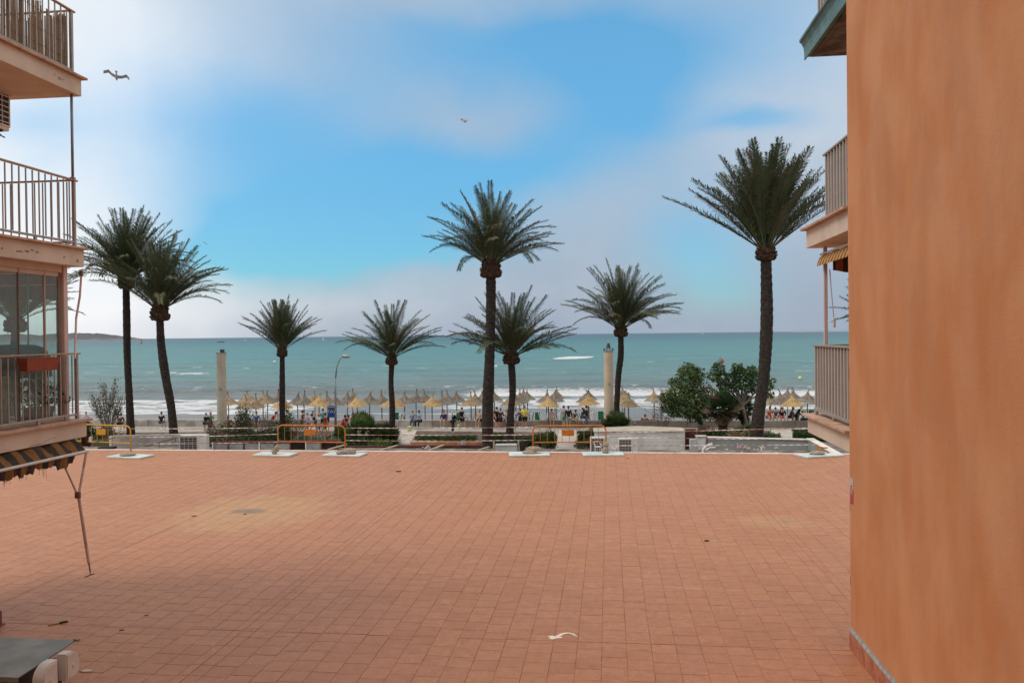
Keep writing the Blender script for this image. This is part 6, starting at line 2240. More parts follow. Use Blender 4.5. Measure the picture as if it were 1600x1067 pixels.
# a few loungers lying flat near the water on the left
for k, px in enumerate((219, 238)):
    o = copy_tree(lproto)
    q = flat(px, 73.5, -3.7)
    o.location = (q.x - 0.7, q.y, float(sand_z(q.x, q.y)) + 0.22)
    o.rotation_mode = 'QUATERNION'
    o.rotation_quaternion = (Matrix.Rotation(YAW, 3, 'Z') @ Matrix.Rotation(R(90), 3, 'Y') @ Matrix.Rotation(R(90), 3, 'Z')).to_quaternion()
    o.scale = (0.9, 0.9, 0.9)
    tag(o, 'green lounger lying flat on the sand, %s of the pair beyond the left wall' % ('left one', 'right one')[k], 'sun lounger', 'sun loungers lying flat at the left')

# ------------------------------------------------------------------ people
def skin_mesh(name, verts, edges, sub=1):
    """verts: name -> (x, y, z, rx, ry); first is the root"""
    keys = list(verts)
    me = bpy.data.meshes.new(name)
    me.from_pydata([verts[k][:3] for k in keys], [(keys.index(a), keys.index(b_)) for a, b_ in edges], [])
    o = bpy.data.objects.new(name, me)
    C.objects.link(o)
    o.modifiers.new('skin', 'SKIN').use_smooth_shade = True
    sv = me.skin_vertices[0].data
    for i_, k in enumerate(keys):
        sv[i_].radius = verts[k][3:5]
        sv[i_].use_root = (i_ == 0)
    if sub:
        o.modifiers.new('sub', 'SUBSURF').levels = sub
    dg = bpy.context.evaluated_depsgraph_get()
    out = bpy.data.meshes.new_from_object(o.evaluated_get(dg), depsgraph=dg)
    out.name = name
    bpy.data.objects.remove(o)
    bpy.data.meshes.remove(me)
    return out


def skeleton(pose):
    """joint -> position, y forward"""
    J = dict(pelvis=(0, 0, .93), waist=(0, 0, 1.08), chest=(0, .01, 1.28), top=(0, 0, 1.40), neck=(0, .0, 1.48), chin=(0, .025, 1.545), head=(0, .02, 1.62), crown=(0, .0, 1.69))
    for s, n_ in ((-1, 'L'), (1, 'R')):
        J.update({'sh' + n_: (s * .17, 0, 1.385), 'el' + n_: (s * .235, -.03, 1.12), 'wr' + n_: (s * .25, .06, .89), 'ha' + n_: (s * .245, .09, .81), 'th' + n_: (s * .225, .13, .84),
                  'hip' + n_: (s * .09, 0, .87), 'kn' + n_: (s * .10, .02, .48), 'an' + n_: (s * .105, -.02, .09), 'toe' + n_: (s * .12, .15, .035)})
    if pose == 'walk':
        J.update(knL=(-.09, .20, .52), anL=(-.09, .26, .12), toeL=(-.09, .42, .08), knR=(.09, -.02, .48), anR=(.09, -.30, .14), toeR=(.09, -.18, .03), elL=(-.24, -.12, 1.13), wrL=(-.24, -.10, .90), haL=(-.23, -.08, .82), thL=(-.21, -.03, .85), elR=(.24, .06, 1.12), wrR=(.23, .24, .95), haR=(.22, .31, .90), thR=(.20, .31, .94))
    if pose == 'fold':
        J.update(elL=(-.25, .06, 1.13), wrL=(-.08, .20, 1.14), haL=(.0, .22, 1.17), thL=(-.02, .22, 1.20), elR=(.25, .06, 1.13), wrR=(.08, .22, 1.10), haR=(.0, .24, 1.10), thR=(.03, .24, 1.14))
    if pose == 'stoop':
        f = lambda p_: (p_[0], p_[1] + max(0, p_[2] - .95) * 0.55, p_[2] - max(0, p_[2] - .95) * 0.18)
        J = {k: f(v_) for k, v_ in J.items()}
        J.update(wrL=(-.22, .50, .86), haL=(-.2, .56, .80), thL=(-.18, .57, .84), wrR=(.22, .50, .86), haR=(.2, .56, .80), thR=(.18, .57, .84))
    if pose in ('sit', 'sitlean'):
        dz = -.93 + .12
        lean = 0.38 if pose == 'sitlean' else 0.10
        def f(p_):
            h = p_[2] - .93
            return (p_[0], p_[1] + h * lean, p_[2] + dz - h * lean * lean * .5)
        J = {k: f(v_) for k, v_ in J.items()}
        for s, n_ in ((-1, 'L'), (1, 'R')):
            J.update({'hip' + n_: (s * .09, .04, .10), 'kn' + n_: (s * .13, .44, .10), 'an' + n_: (s * .12, .44, -.36), 'toe' + n_: (s * .13, .60, -.42),
                      'el' + n_: (s * .24, .12 + lean * .3, .34), 'wr' + n_: (s * .15, .32, .20), 'ha' + n_: (s * .12, .39, .19), 'th' + n_: (s * .09, .38, .22)})
    if pose == 'recline':
        for s, n_ in ((-1, 'L'), (1, 'R')):
            J.update({'hip' + n_: (s * .09, .04, .12), 'kn' + n_: (s * .11, .42, .34), 'an' + n_: (s * .11, .72, .08), 'toe' + n_: (s * .12, .88, .12),
                      'sh' + n_: (s * .17, -.40, .40), 'el' + n_: (s * .26, -.42, .18), 'wr' + n_: (s * .26, -.22, .06), 'ha' + n_: (s * .26, -.14, .05), 'th' + n_: (s * .22, -.14, .06)})
        J.update(pelvis=(0, 0, .12), waist=(0, -.13, .2), chest=(0, -.3, .32), top=(0, -.40, .42), neck=(0, -.45, .50), chin=(0, -.46, .56), head=(0, -.50, .63), crown=(0, -.55, .69))
    return J


def build_pose(pose):
    J = skeleton(pose)
    rad = dict(pelvis=(.145, .105), waist=(.12, .09), chest=(.15, .10), top=(.12, .08), neck=(.05, .05), chin=(.052, .062), head=(.072, .088), crown=(.055, .068))
    for n_ in 'LR':
        rad.update({'sh' + n_: (.055, .055), 'el' + n_: (.038, .038), 'wr' + n_: (.026, .026), 'ha' + n_: (.034, .022), 'th' + n_: (.012, .012), 'hip' + n_: (.088, .09), 'kn' + n_: (.055, .058), 'an' + n_: (.036, .038), 'toe' + n_: (.036, .026)})
    E = [('pelvis', 'waist'), ('waist', 'chest'), ('chest', 'top'), ('top', 'neck'), ('neck', 'chin'), ('chin', 'head'), ('head', 'crown')]
    for n_ in 'LR':
        E += [('top', 'sh' + n_), ('sh' + n_, 'el' + n_), ('el' + n_, 'wr' + n_), ('wr' + n_, 'ha' + n_), ('wr' + n_, 'th' + n_), ('pelvis', 'hip' + n_), ('hip' + n_, 'kn' + n_), ('kn' + n_, 'an' + n_), ('an' + n_, 'toe' + n_)]
    hd = Vector(J['head'])
    fw_ = (Vector(J['chin']) - Vector(J['neck']))
    J['nose'] = tuple(hd + Vector((0, .105, -.02)))
    rad['nose'] = (.012, .014)
    E.append(('head', 'nose'))
    V = {k: (*J[k], *rad[k]) for k in rad}
    out = {'body': skin_mesh('body_' + pose, V, E)}
    g = .022

    def sub(keys, edges, gr, extra=None):
        vv = {}
        for k in keys:
            vv[k] = (*J[k], rad[k][0] + gr, rad[k][1] + gr)
        for k, (p_, r_) in (extra or {}).items():
            vv[k] = (*p_, *r_)
        return vv, edges

    def lerp(a, b_, f):
        return tuple(Vector(J[a]).lerp(Vector(J[b_]), f))
    ex = {'uaL': (lerp('shL', 'elL', .6), (.062, .062)), 'uaR': (lerp('shR', 'elR', .6), (.062, .062)), 'hem': (lerp('pelvis', 'waist', .1), (.165, .125))}
    v_, e_ = sub(['waist', 'chest', 'top', 'shL', 'shR'], [('waist', 'hem'), ('waist', 'chest'), ('chest', 'top'), ('top', 'shL'), ('top', 'shR'), ('shL', 'uaL'), ('shR', 'uaR')], g, ex)
    out['shirt'] = skin_mesh('shirt_' + pose, v_, e_)
    ex = {'uaL': (lerp('elL', 'wrL', .85), (.046, .046)), 'uaR': (lerp('elR', 'wrR', .85), (.046, .046)), 'hem': (lerp('pelvis', 'waist', -.1), (.175, .135))}
    v_, e_ = sub(['waist', 'chest', 'top', 'shL', 'shR', 'elL', 'elR'], [('waist', 'hem'), ('waist', 'chest'), ('chest', 'top'), ('top', 'shL'), ('top', 'shR'), ('shL', 'elL'), ('elL', 'uaL'), ('shR', 'elR'), ('elR', 'uaR')], g, ex)
    out['jacket'] = skin_mesh('jacket_' + pose, v_, e_)
    ex = {'kL': (lerp('hipL', 'knL', .8), (.085, .085)), 'kR': (lerp('hipR', 'knR', .8), (.085, .085))}
    v_, e_ = sub(['pelvis', 'hipL', 'hipR'], [('pelvis', 'hipL'), ('pelvis', 'hipR'), ('hipL', 'kL'), ('hipR', 'kR')], g * .8, ex)
    out['shorts'] = skin_mesh('shorts_' + pose, v_, e_)
    ex = {'kL': (lerp('knL', 'anL', .92), (.062, .062)), 'kR': (lerp('knR', 'anR', .92), (.062, .062))}
    v_, e_ = sub(['pelvis', 'hipL', 'hipR', 'knL', 'knR'], [('pelvis', 'hipL'), ('pelvis', 'hipR'), ('hipL', 'knL'), ('hipR', 'knR'), ('knL', 'kL'), ('knR', 'kR')], g * .8, ex)
    out['trousers'] = skin_mesh('trousers_' + pose, v_, e_)
    sh_ = {}
    for s_ in 'LR':
        vv = {'a': (*J['an' + s_], .045, .047), 't': (*J['toe' + s_], .043, .033)}
        sh_[s_] = skin_mesh('shoe_' + pose + s_, vv, [('a', 't')])
    out['shoes'] = sh_
    # hair cap: upper back of the head, face left free
    mb = MB()
    n_, m_ = 14, 9
    c_ = Vector(J['head']) + Vector((0, -.012, .02))
    vs, fs = [], []
    for i_ in range(m_ + 1):
        ph = math.pi * i_ / m_
        for k in range(n_):
            a = 2 * math.pi * k / n_
            d_ = Vector((math.sin(ph) * math.cos(a), math.sin(ph) * math.sin(a), math.cos(ph)))
            rr = 1.0
            if d_.y > 0.15 and d_.z < 0.35:
                rr = 0.82
            vs.append(c_ + Vector((d_.x * .092 * rr, d_.y * .108 * rr, d_.z * .115 * (1 if d_.z > 0 else .8))))
    for i_ in range(m_):
        for k in range(n_):
            fs.append((i_ * n_ + k, i_ * n_ + (k + 1) % n_, (i_ + 1) * n_ + (k + 1) % n_, (i_ + 1) * n_ + k))
    mb.add(vs, fs)
    out['hair'] = mb.mesh('hair_' + pose, None, True)
    eb = MB()
    for s_ in (-1, 1):
        eb.lathe([(0.004, -.008), (.010, 0), (.004, .008)], c=Vector(J['head']) + Vector((s_ * .032, .088, .012)), n=6)
    out['eyes'] = eb.mesh('eyes_' + pose, None)
    return out


POSES = {k: build_pose(k) for k in ('stand', 'walk', 'fold', 'stoop', 'sit', 'sitlean', 'recline')}
m_skin = mat('skin', (0.50, 0.29, 0.20), 0.6, 0.06, 6)
CLO = {}


def cloth(c_):
    if c_ not in CLO:
        CLO[c_] = mat('cloth %.3f %.3f %.3f' % c_, c_, 0.9, 0.18, 9)
    return CLO[c_]


def clothed(root, name, me, m):
    o = link(name, me, root)
    if not me.materials:
        me.materials.append(None)
    o.material_slots[0].link = 'OBJECT'
    o.material_slots[0].material = m
    return o


def person(label, px, d, pose, face, top, legs, hair, z=None, sit_z=None, scale=1.0, jacket=False, long=False, hat=None, bag=None, shoe=(0.5, 0.5, 0.5), tights=False):
    z = GZ + 0.004 if z is None else z
    if sit_z is not None:
        z = sit_z
    q = flat(px, d, z)
    r_ = thing('person', label, 'person', q, R(face), 'people along the promenade')
    r_.scale = (scale, scale, scale)
    P = POSES[pose]
    clothed(r_, 'body', P['body'], m_skin)
    if top:
        clothed(r_, 'jacket' if jacket else 'shirt', P['jacket' if jacket else 'shirt'], cloth(top))
    if legs:
        clothed(r_, 'trousers' if long else 'shorts', P['trousers' if long else 'shorts'], cloth(legs))
    clothed(r_, 'hair', P['hair'], cloth(hair))
    clothed(r_, 'eyes', P['eyes'], cloth((0.02, 0.02, 0.02)))
    for s_ in 'LR':
        clothed(r_, 'shoe', P['shoes'][s_], cloth(shoe))
    J = skeleton(pose)
    if hat:
        mb = MB()
        c_ = Vector(J['head'])
        mb.lathe([(.17, .03), (.175, .045), (.10, .06), (.10, .13), (.05, .15)], c=c_, n=14)
        mb.build('hat', cloth(hat), r_, smooth=False)
    if bag == 'hand':
        c_ = Vector(J['haR'])
        MB().bev(c_ + Vector((0, 0, -.28)), (.30, .14, .32), .03).tube([c_ + Vector((-.06, 0, -.12)), c_, c_ + Vector((.06, 0, -.12))], .01, 5).build('bag', cloth((0.55, 0.60, 0.25)), r_)
    if bag == 'back':
        c_ = Vector(J['chest'])
        MB().bev(c_ + Vector((0, -.20, .0)), (.28, .16, .42), .04).build('backpack', cloth((0.03, 0.03, 0.04)), r_)
    if bag == 'side':
        c_ = Vector(J['pelvis'])
        MB().bev(c_ + Vector((.22, 0, .02)), (.10, .28, .26), .03).tube([Vector(J['shL']) + Vector((0, 0, .06)), Vector(J['chest']) + Vector((.05, .13, 0)), c_ + Vector((.2, .02, .1))], .015, 5).build('bag', cloth((0.03, 0.03, 0.035)), r_)
    return r_


BLK, NAVY, GREY, RED, WHT, PINK = (0.016, 0.016, 0.02), (0.03, 0.045, 0.12), (0.28, 0.29, 0.31), (0.55, 0.03, 0.03), (0.78, 0.78, 0.80), (0.66, 0.42, 0.48)
JEAN, LBL, DKB, BRN, YEL, ORG = (0.07, 0.10, 0.17), (0.22, 0.42, 0.55), (0.02, 0.012, 0.01), (0.08, 0.04, 0.025), (0.75, 0.66, 0.04), (0.75, 0.14, 0.03)
BLD, GRH = (0.36, 0.24, 0.12), (0.45, 0.43, 0.42)
SW = GZ + 0.54          # top of the sitting wall
SEA_, CAM_ = 7, 187     # facing the sea / facing us
DW = 64.6               # depth of the wall
person('person sitting on the wall with their back to us in a dark shirt, far left', 252, DW + .6, 'sit', SEA_, BLK, JEAN, BRN, sit_z=SW)
person('person in a pale shirt sitting beside the tamarisk at the far left', 135, 66, 'sit', SEA_ + 40, (0.55, 0.58, 0.62), GREY, BLD, sit_z=SW)
person('person in a dark hooded coat behind the bush left of the dense palm', 187, 64.5, 'sitlean', SEA_, (0.06, 0.05, 0.045), BLK, BRN, sit_z=SW, jacket=True)
person('person in a black coat and blue scarf beside the left column', 321, DW - .6, 'sit', CAM_ + 70, BLK, BLK, LBL, sit_z=SW, jacket=True, long=True)
person('red haired person in a green top sitting next to the one in the black coat', 329, DW - .2, 'sit', CAM_ + 30, (0.10, 0.30, 0.18), BRN, (0.45, 0.06, 0.03), sit_z=SW)
person('person in a red top just right of the left cream column', 357.5, 62, 'sitlean', CAM_, RED, BRN, BRN, sit_z=GZ + .5)
person('person in a coral top sitting behind the left shrubbery', 424.5, 62.5, 'stoop', CAM_ + 80, (0.62, 0.10, 0.09), GREY, BRN)
person('person in a brown top walking behind the one in the pale pink shirt', 473, 63, 'walk', CAM_ - 70, (0.20, 0.10, 0.07), BRN, BRN, scale=.95)
person('person in a pale pink shirt with a black shoulder bag', 481, 60.5, 'walk', CAM_ - 60, (0.68, 0.55, 0.66), GREY, GRH, bag='side')
person('person in a white shirt and grey shorts with an orange headscarf', 499, 59.5, 'walk', CAM_ - 80, WHT, GREY, (0.75, 0.28, 0.03))
person('person with dark hair bending beside the orange headscarf', 495, 61.5, 'stoop', CAM_ - 70, BLK, BLK, DKB, scale=.95)
person('person in a red shirt and shorts walking left of the blue sign', 509, 59.8, 'walk', CAM_ - 75, RED, (0.30, 0.10, 0.07), BRN, bag='back')
person('person in a bright red top right of the lamp post', 534, 61.5, 'sitlean', CAM_ + 90, (0.62, 0.05, 0.03), RED, DKB, sit_z=GZ + .52)
person('person in a crimson top leaning beside the bright red one', 540, 61.8, 'stoop', CAM_ + 60, (0.45, 0.03, 0.05), GREY, DKB, scale=.86)
person('person in a pale top behind the bright fan palm', 549, 63.5, 'sitlean', CAM_ + 40, (0.55, 0.50, 0.50), WHT, BRN, sit_z=SW)
person('red haired person in grey blue sitting right of the slim palm', 645, DW - .5, 'sit', CAM_, (0.25, 0.30, 0.38), JEAN, (0.40, 0.12, 0.07), sit_z=SW, long=True, jacket=True)
person('dark haired person in a light blue top sitting on the wall', 655.5, DW - .5, 'sit', CAM_ - 20, LBL, BLK, DKB, sit_z=SW, long=True)
person('purple haired person in navy sitting left of the man in black', 694, DW - .5, 'sit', CAM_ - 15, NAVY, (0.45, .25, .2), (0.30, 0.04, 0.09), sit_z=SW, jacket=True)
person('grey haired man in a black jacket carrying a lime bag', 707.5, 61.2, 'stoop', CAM_ + 70, BLK, (0.05, 0.05, 0.045), GRH, jacket=True, long=True, bag='hand')
person('person in a loose black dress walking left of the tall middle palm', 722, 63.2, 'walk', CAM_ + 50, BLK, BLK, BRN, jacket=True)
person('person in beige sitting on the wall left of the tall palm trunk', 750, DW - .4, 'sit', CAM_ - 25, (0.52, 0.38, 0.28), BLK, BLD, sit_z=SW)
person('person in a pink top half hidden behind the tall palm trunk', 771.5, DW - .3, 'sitlean', CAM_, PINK, PINK, BRN, sit_z=SW - .1)
person('tall man in a black shirt and shorts between the middle palms', 776.5, 62.8, 'stand', CAM_ + 60, BLK, BLK, BRN, scale=1.02)
person('person in a dark sweater with folded arms beside the man in black', 782.5, 63.2, 'fold', CAM_ + 20, (0.08, 0.045, 0.06), BRN, DKB, scale=.93, jacket=True)
person('person in a white t-shirt and grey shorts right of the medium palm', 803, 62, 'stand', SEA_ + 25, WHT, (0.30, 0.29, 0.32), BRN, scale=1.02)
person('person in a dark open jacket beside the yellow shirt', 813, DW - .4, 'fold', CAM_ - 30, (0.03, 0.035, 0.05), BLK, DKB, scale=.85, jacket=True)
person('man in a bright yellow t-shirt and black shorts', 820, 63, 'fold', CAM_ - 10, YEL, BLK, BRN, scale=1.04)
person('person in a pink top sitting on the wall behind the right barrier', 862, DW - .5, 'sit', CAM_, (0.70, 0.48, 0.50), (0.60, 0.50, 0.5), BRN, sit_z=SW)
person('person in a grey shirt standing behind the right barrier', 881, 63, 'stand', SEA_ - 60, GREY, (0.10, .30, .16), BRN, scale=1.03)
person('person in a black top and grey shorts standing behind the right barrier', 888.5, 62.6, 'stand', SEA_ + 10, BLK, GREY, BRN, scale=1.03, jacket=True)
person('person in a dark top crouching right of the one in grey shorts', 896, 63.8, 'sitlean', CAM_ + 40, BLK, (0.45, .30, .2), DKB, sit_z=SW)
person('small person in navy sitting by the right column', 909.5, 65.5, 'sit', SEA_ - 60, NAVY, NAVY, BRN, sit_z=SW + .02, scale=.9)
person('person in black with blue jeans and a backpack by the right column', 916.5, 63, 'stand', CAM_ + 80, BLK, JEAN, DKB, jacket=True, long=True, bag='back', scale=1.02)
person('person in a pale blue top strolling left of the white shirt with orange headscarf', 489, 62.5, 'walk', CAM_ + 90, (0.40, 0.50, 0.66), WHT, BLD, scale=.96)
person('person in red shorts and a white top behind the short palm', 449, 62.8, 'walk', SEA_ + 80, WHT, RED, BRN)
person('person in blue sitting on the wall behind the reddish bush', 401, DW - .3, 'sit', CAM_ + 15, (0.06, 0.14, 0.40), BLK, BRN, sit_z=SW)
person('person in a turquoise top beside the blue sign', 505, 63.2, 'stand', CAM_ + 10, (0.05, 0.40, 0.38), BLK, DKB)
person('person in a cream top sitting on the wall left of the folded arms pair', 791, DW - .4, 'sit', CAM_ + 20, (0.60, 0.55, 0.48), JEAN, BLD, sit_z=SW)
def on_sand(label, px, d, pose, face, top, legs, hair, **kw):
    q = flat(px, d, -3.7)
    return person(label, px, d, pose, face, top, legs, hair, z=float(sand_z(q.x, q.y)) + .02, **kw)
on_sand('sunbather in dark clothes lying on the sand, left of the pair', 665, 67.5, 'recline', 95, (0.10, 0.03, 0.03), BRN, DKB)
on_sand('sunbather with bare legs lying on the sand, right of the pair', 677, 67.2, 'recline', -80, BLK, None, BRN)
on_sand('person in a maroon wrap sitting on the open sand right of the cream column', 1006.5, 75, 'recline', SEA_, (0.12, 0.02, 0.03), (0.12, 0.02, 0.03), (0.12, 0.03, 0.03), scale=1.2, jacket=True, long=True)
on_sand('person in a dark wrap sitting beside the maroon one on the sand', 1017.5, 75.3, 'recline', SEA_ + 15, (0.05, 0.04, 0.05), BLK, BRN, jacket=True, scale=.95)
person('man in a bright orange shirt sitting right of the tallest palm', 1200.5, DW - .5, 'sitlean', CAM_ + 10, ORG, (0.20, 0.10, 0.08), DKB, sit_z=SW, scale=1.05)
person('person in black and white sitting beside the orange shirt', 1212.5, DW - .5, 'sitlean', CAM_ - 25, (0.10, 0.10, 0.12), (0.3, .3, .32), DKB, sit_z=SW)
person('dark haired person in black sitting in the middle of the right hand group', 1222, DW - .5, 'sitlean', CAM_ - 10, BLK, (0.55, .05, .05), DKB, sit_z=SW, jacket=True)
person('person in black bending towards the middle of the right hand group', 1234, DW - .5, 'sitlean', CAM_ + 60, BLK, BLK, DKB, sit_z=SW, jacket=True)
person('person in a white cap and dark coat standing right of the seated group', 1244.5, 62.6, 'stoop', CAM_ + 75, (0.02, 0.02, 0.03), (0.02, 0.02, 0.03), WHT, jacket=True, long=True, hat=(0.78, 0.78, 0.78))
tag(MB().bev((0, 0, .3), (.75, .5, .6), .06).build('black_bag', cloth(BLK)), 'large black bag on the ground beside the white capped person', 'bag').location = flat(1259, 63.2, GZ + 0.006)
tag(MB().bev((0, 0, .2), (.30, .22, .38), .04).tube([(-.1, 0, .38), (0, 0, .52), (.1, 0, .38)], .012, 6).build('green_bag', cloth((0.5, .58, .28))), 'small lime bag standing in front of the seated pair', 'bag').location = flat(640, 62.5, GZ + 0.006)

# ------------------------------------------------------------------ barriers, slabs, stones and tape on the terrace edge
m_orb = mat('orange barrier paint', (0.50, 0.17, 0.025), 0.5, 0.12, 4)
m_yeb = mat('yellow barrier paint', (0.54, 0.28, 0.03), 0.5, 0.12, 4)
m_slab = mat('pale blue slab', (0.52, 0.60, 0.60), 0.8, 0.12, 3, 0.3, col2=(0.62, 0.66, 0.62))
m_stone = mat('field stone', (0.30, 0.235, 0.17), 0.95, 0.25, 5, 0.6, col2=(0.46, 0.38, 0.29))
D_E = 29.6


def barrier(label, pxa, pxb, ytop, m, d0, d1):
    A, B_ = flat(pxa, d0, 0.07), flat(pxb, d1, 0.07)
    root = thing('crowd_barrier', label, 'barrier', A, math.atan2(B_.y - A.y, B_.x - A.x), 'crowd barriers at the terrace edge')
    L_ = (B_ - A).length
    h = ztop_at((pxa + pxb) / 2, ytop, (d0 + d1) / 2) - 0.07
    r_ = 0.19
    pts = [(0, 0, 0), (0, 0, h - r_)]
    pts += [(r_ - r_ * math.cos(a), 0, h - r_ + r_ * math.sin(a)) for a in np.linspace(0.2, math.pi / 2, 6)]
    pts += [(L_ - r_ + r_ * math.sin(a), 0, h - r_ + r_ * math.cos(a)) for a in np.linspace(0, math.pi / 2 - .2, 6)]
    pts += [(L_, 0, h - r_), (L_, 0, 0)]
    MB().tube(pts, 0.026, 8).build('frame', m, root, smooth=True)
    zb = h * 0.40 - 0.02
    MB().tube([(0.0, 0, zb), (L_, 0, zb)], 0.02, 8).build('lower_rail', m, root)
    me = MB().tube([(0, 0, zb), (0, 0, h)], 0.0085, 6).mesh('bar', m)
    nb_ = 9
    for k in range(1, nb_ + 1):
        link('bar', me, root, loc=(L_ * k / (nb_ + 1), 0, 0))
    MB().bev((L_ * 0.5 - 0.05, -0.018, h - 0.25), (0.44, 0.012, 0.21), 0.003).build('plate', m, root)
    return root


barrier('yellow barrier beside the left balcony', 118, 204.5, 664, m_yeb, 30.6, 29.7)
barrier('orange barrier left of the middle, in front of the succulents', 434.5, 539.5, 664.5, m_orb, 29.9, 29.45)
barrier('orange barrier right of the middle, in front of the pale path', 833, 947, 665, m_orb, 29.0, 28.9)
for k, (px, d, lb__) in enumerate(((101, 30.6, 'pale blue slab at the far left, partly under the balcony'), (204, 29.5, 'pale blue slab under the right leg of the yellow barrier'), (431, 29.6, 'pale blue slab under the left leg of the first orange barrier'),
                                   (539, 29.35, 'pale blue slab under the right leg of the first orange barrier'), (827, 28.9, 'pale blue slab under the left leg of the second orange barrier'), (942, 28.8, 'pale blue slab under the right leg of the second orange barrier'), (1280, 28.0, 'pale blue slab at the right end by the orange wall'))):
    q = flat(px, d - .15, 0.004)
    o = MB().bev((0, 0, .034), (1.42, .78, .062), .008).build('base_slab', m_slab)
    o.location = q
    o.rotation_euler = (0, 0, YAW + R((-6, -14, -10, -12, 2, 0, 14)[k]))
    tag(o, lb__, 'slab', 'barrier base slabs')


def stone(label, px, d, sx, sy, sz, z=0.067, rz=0.0):
    mb = MB()
    mb.lathe([(0.55, 0), (0.92, .18), (1.0, .42), (.85, .75), (.5, .95), (0.1, 1.0)], n=11, jit=.09)
    o = mb.build('stone', m_stone, smooth=False)
    o.scale = (sx, sy, sz)
    o.location = flat(px, d, z)
    o.rotation_euler = (R(random.uniform(-4, 4)), R(random.uniform(-4, 4)), rz)
    return tag(o, label, 'stone', 'stones weighting the slabs')


stone('flat stone on the slab under the yellow barrier', 200, 29.3, .30, .20, .13)
stone('upright brown stone leaning on the first orange barrier, left leg', 429, 29.3, .11, .10, .20)
stone('small pale stone perched on the upright one', 433.5, 29.3, .10, .10, .18, z=.22)
stone('left of the two flat stones at the right leg of the first orange barrier', 533, 29.1, .19, .14, .15)
stone('right wedge stone at the right leg of the first orange barrier', 546, 29.15, .26, .16, .22)
stone('lower flat stone at the left leg of the second orange barrier', 827, 28.75, .26, .16, .12)
stone('upper flat stone at the left leg of the second orange barrier', 835, 28.85, .28, .17, .17, z=.14)
stone('round stone block at the right leg of the second orange barrier', 946.5, 28.65, .13, .13, .24)
stone('small round stone balanced on the block', 946.5, 28.7, .12, .12, .17, z=.28)
stone('flat stone on the rightmost slab', 1277, 27.8, .27, .18, .13)
# remains of a barrier at the right end
q = at(1276, 707, 28.0)
br = thing('broken_barrier', 'fallen piece of orange barrier on the rightmost slab', 'barrier', q)
P_ = lambda x, y, d_=28.0: at(x, y, d_) - q
MB().tube([P_(1275, 712), P_(1276.5, 703), P_(1278, 694.5)], .02, 8).build('frame', m_orb, br)
MB().tube([P_(1277, 697), P_(1286, 699.5), P_(1293, 699.5)], .026, 8).build('frame', m_orb, br)
MB().tube([P_(1277, 702), P_(1285, 703), P_(1300, 709, 28.2)], .02, 8).build('frame', m_orb, br)

# red and white warning tape
m_tape = bpy.data.materials.new('warning tape')
m_tape.use_nodes = True
t = NT(m_tape.node_tree)
p = t.n['Principled BSDF']
sx_ = t.node('ShaderNodeSeparateXYZ')
t.l.new(t.node('ShaderNodeNewGeometry').outputs['Position'], sx_.inputs[0])
g = t.math('GREATER_THAN', t.math('FRACT', t.math('MULTIPLY', t.math('ADD', sx_.outputs[0], sx_.outputs[2]), 4.0)), 0.5)
t.l.new(t.mix(g, (0.66, 0.60, 0.56), (0.48, 0.25, 0.21)), p.inputs['Base Color'])
p.inputs['Roughness'].default_value = 0.5


def tape(label, a, b_, da, db, sag=0.02, w_=0.013):
    A, B_ = at(*a, da), at(*b_, db)
    n = 60
    vs, fs = [], []
    ph = random.uniform(0, 6)
    for k in range(n + 1):
        f = k / n
        c_ = A.lerp(B_, f) + Vector((0, 0, -sag * 4 * f * (1 - f))) - A
        tw = 0.8 * math.sin(f * 15 + ph)
        u = Vector((0, math.sin(tw), math.cos(tw))) * w_
        vs += [c_ - u, c_ + u]
    for k in range(n):
        fs.append((2 * k, 2 * k + 1, 2 * k + 3, 2 * k + 2))
    o = MB().add(vs, fs).build('warning_tape', m_tape)
    o.location = A
    return tag(o, label, 'tape', 'warning tape strung along the terrace edge')


for lvl, ya, yb in (('top', 669.5, 667.5), ('middle', 683, 678), ('bottom', 693, 690.5)):
    tape('%s run of warning tape from the yellow barrier to the first orange barrier' % lvl, (205, ya), (434, yb), 29.7, 29.9)
for lvl, ya, yb in (('top', 668.5, 667), ('middle', 679, 679), ('bottom', 688, 687.5)):
    tape('%s run of warning tape between the two orange barriers' % lvl, (540, ya), (833, yb), 29.45, 29.0)
for lvl, ya, yb in (('top', 676, 668), ('middle', 682.5, 687), ('bottom', 696, 694.5)):
    tape('%s run of warning tape from the second orange barrier to the right building' % lvl, (947, ya), (1276, yb), 28.9, 28.0, .01)
# tape wound round the leg of the first orange barrier
q = at(434.5, 690, 29.88)
vs, fs = [], []
for k in range(60):
    a = k * .5
    c_ = Vector((.032 * math.cos(a), .032 * math.sin(a), -.35 + k * .0165))
    vs += [c_, c_ + Vector((0, 0, .03))]
for k in range(59):
    fs.append((2 * k, 2 * k + 1, 2 * k + 3, 2 * k + 2))
tag(MB().add(vs, fs).build('tape_wrap', m_tape), 'warning tape wound round the left leg of the first orange barrier', 'tape').location = q

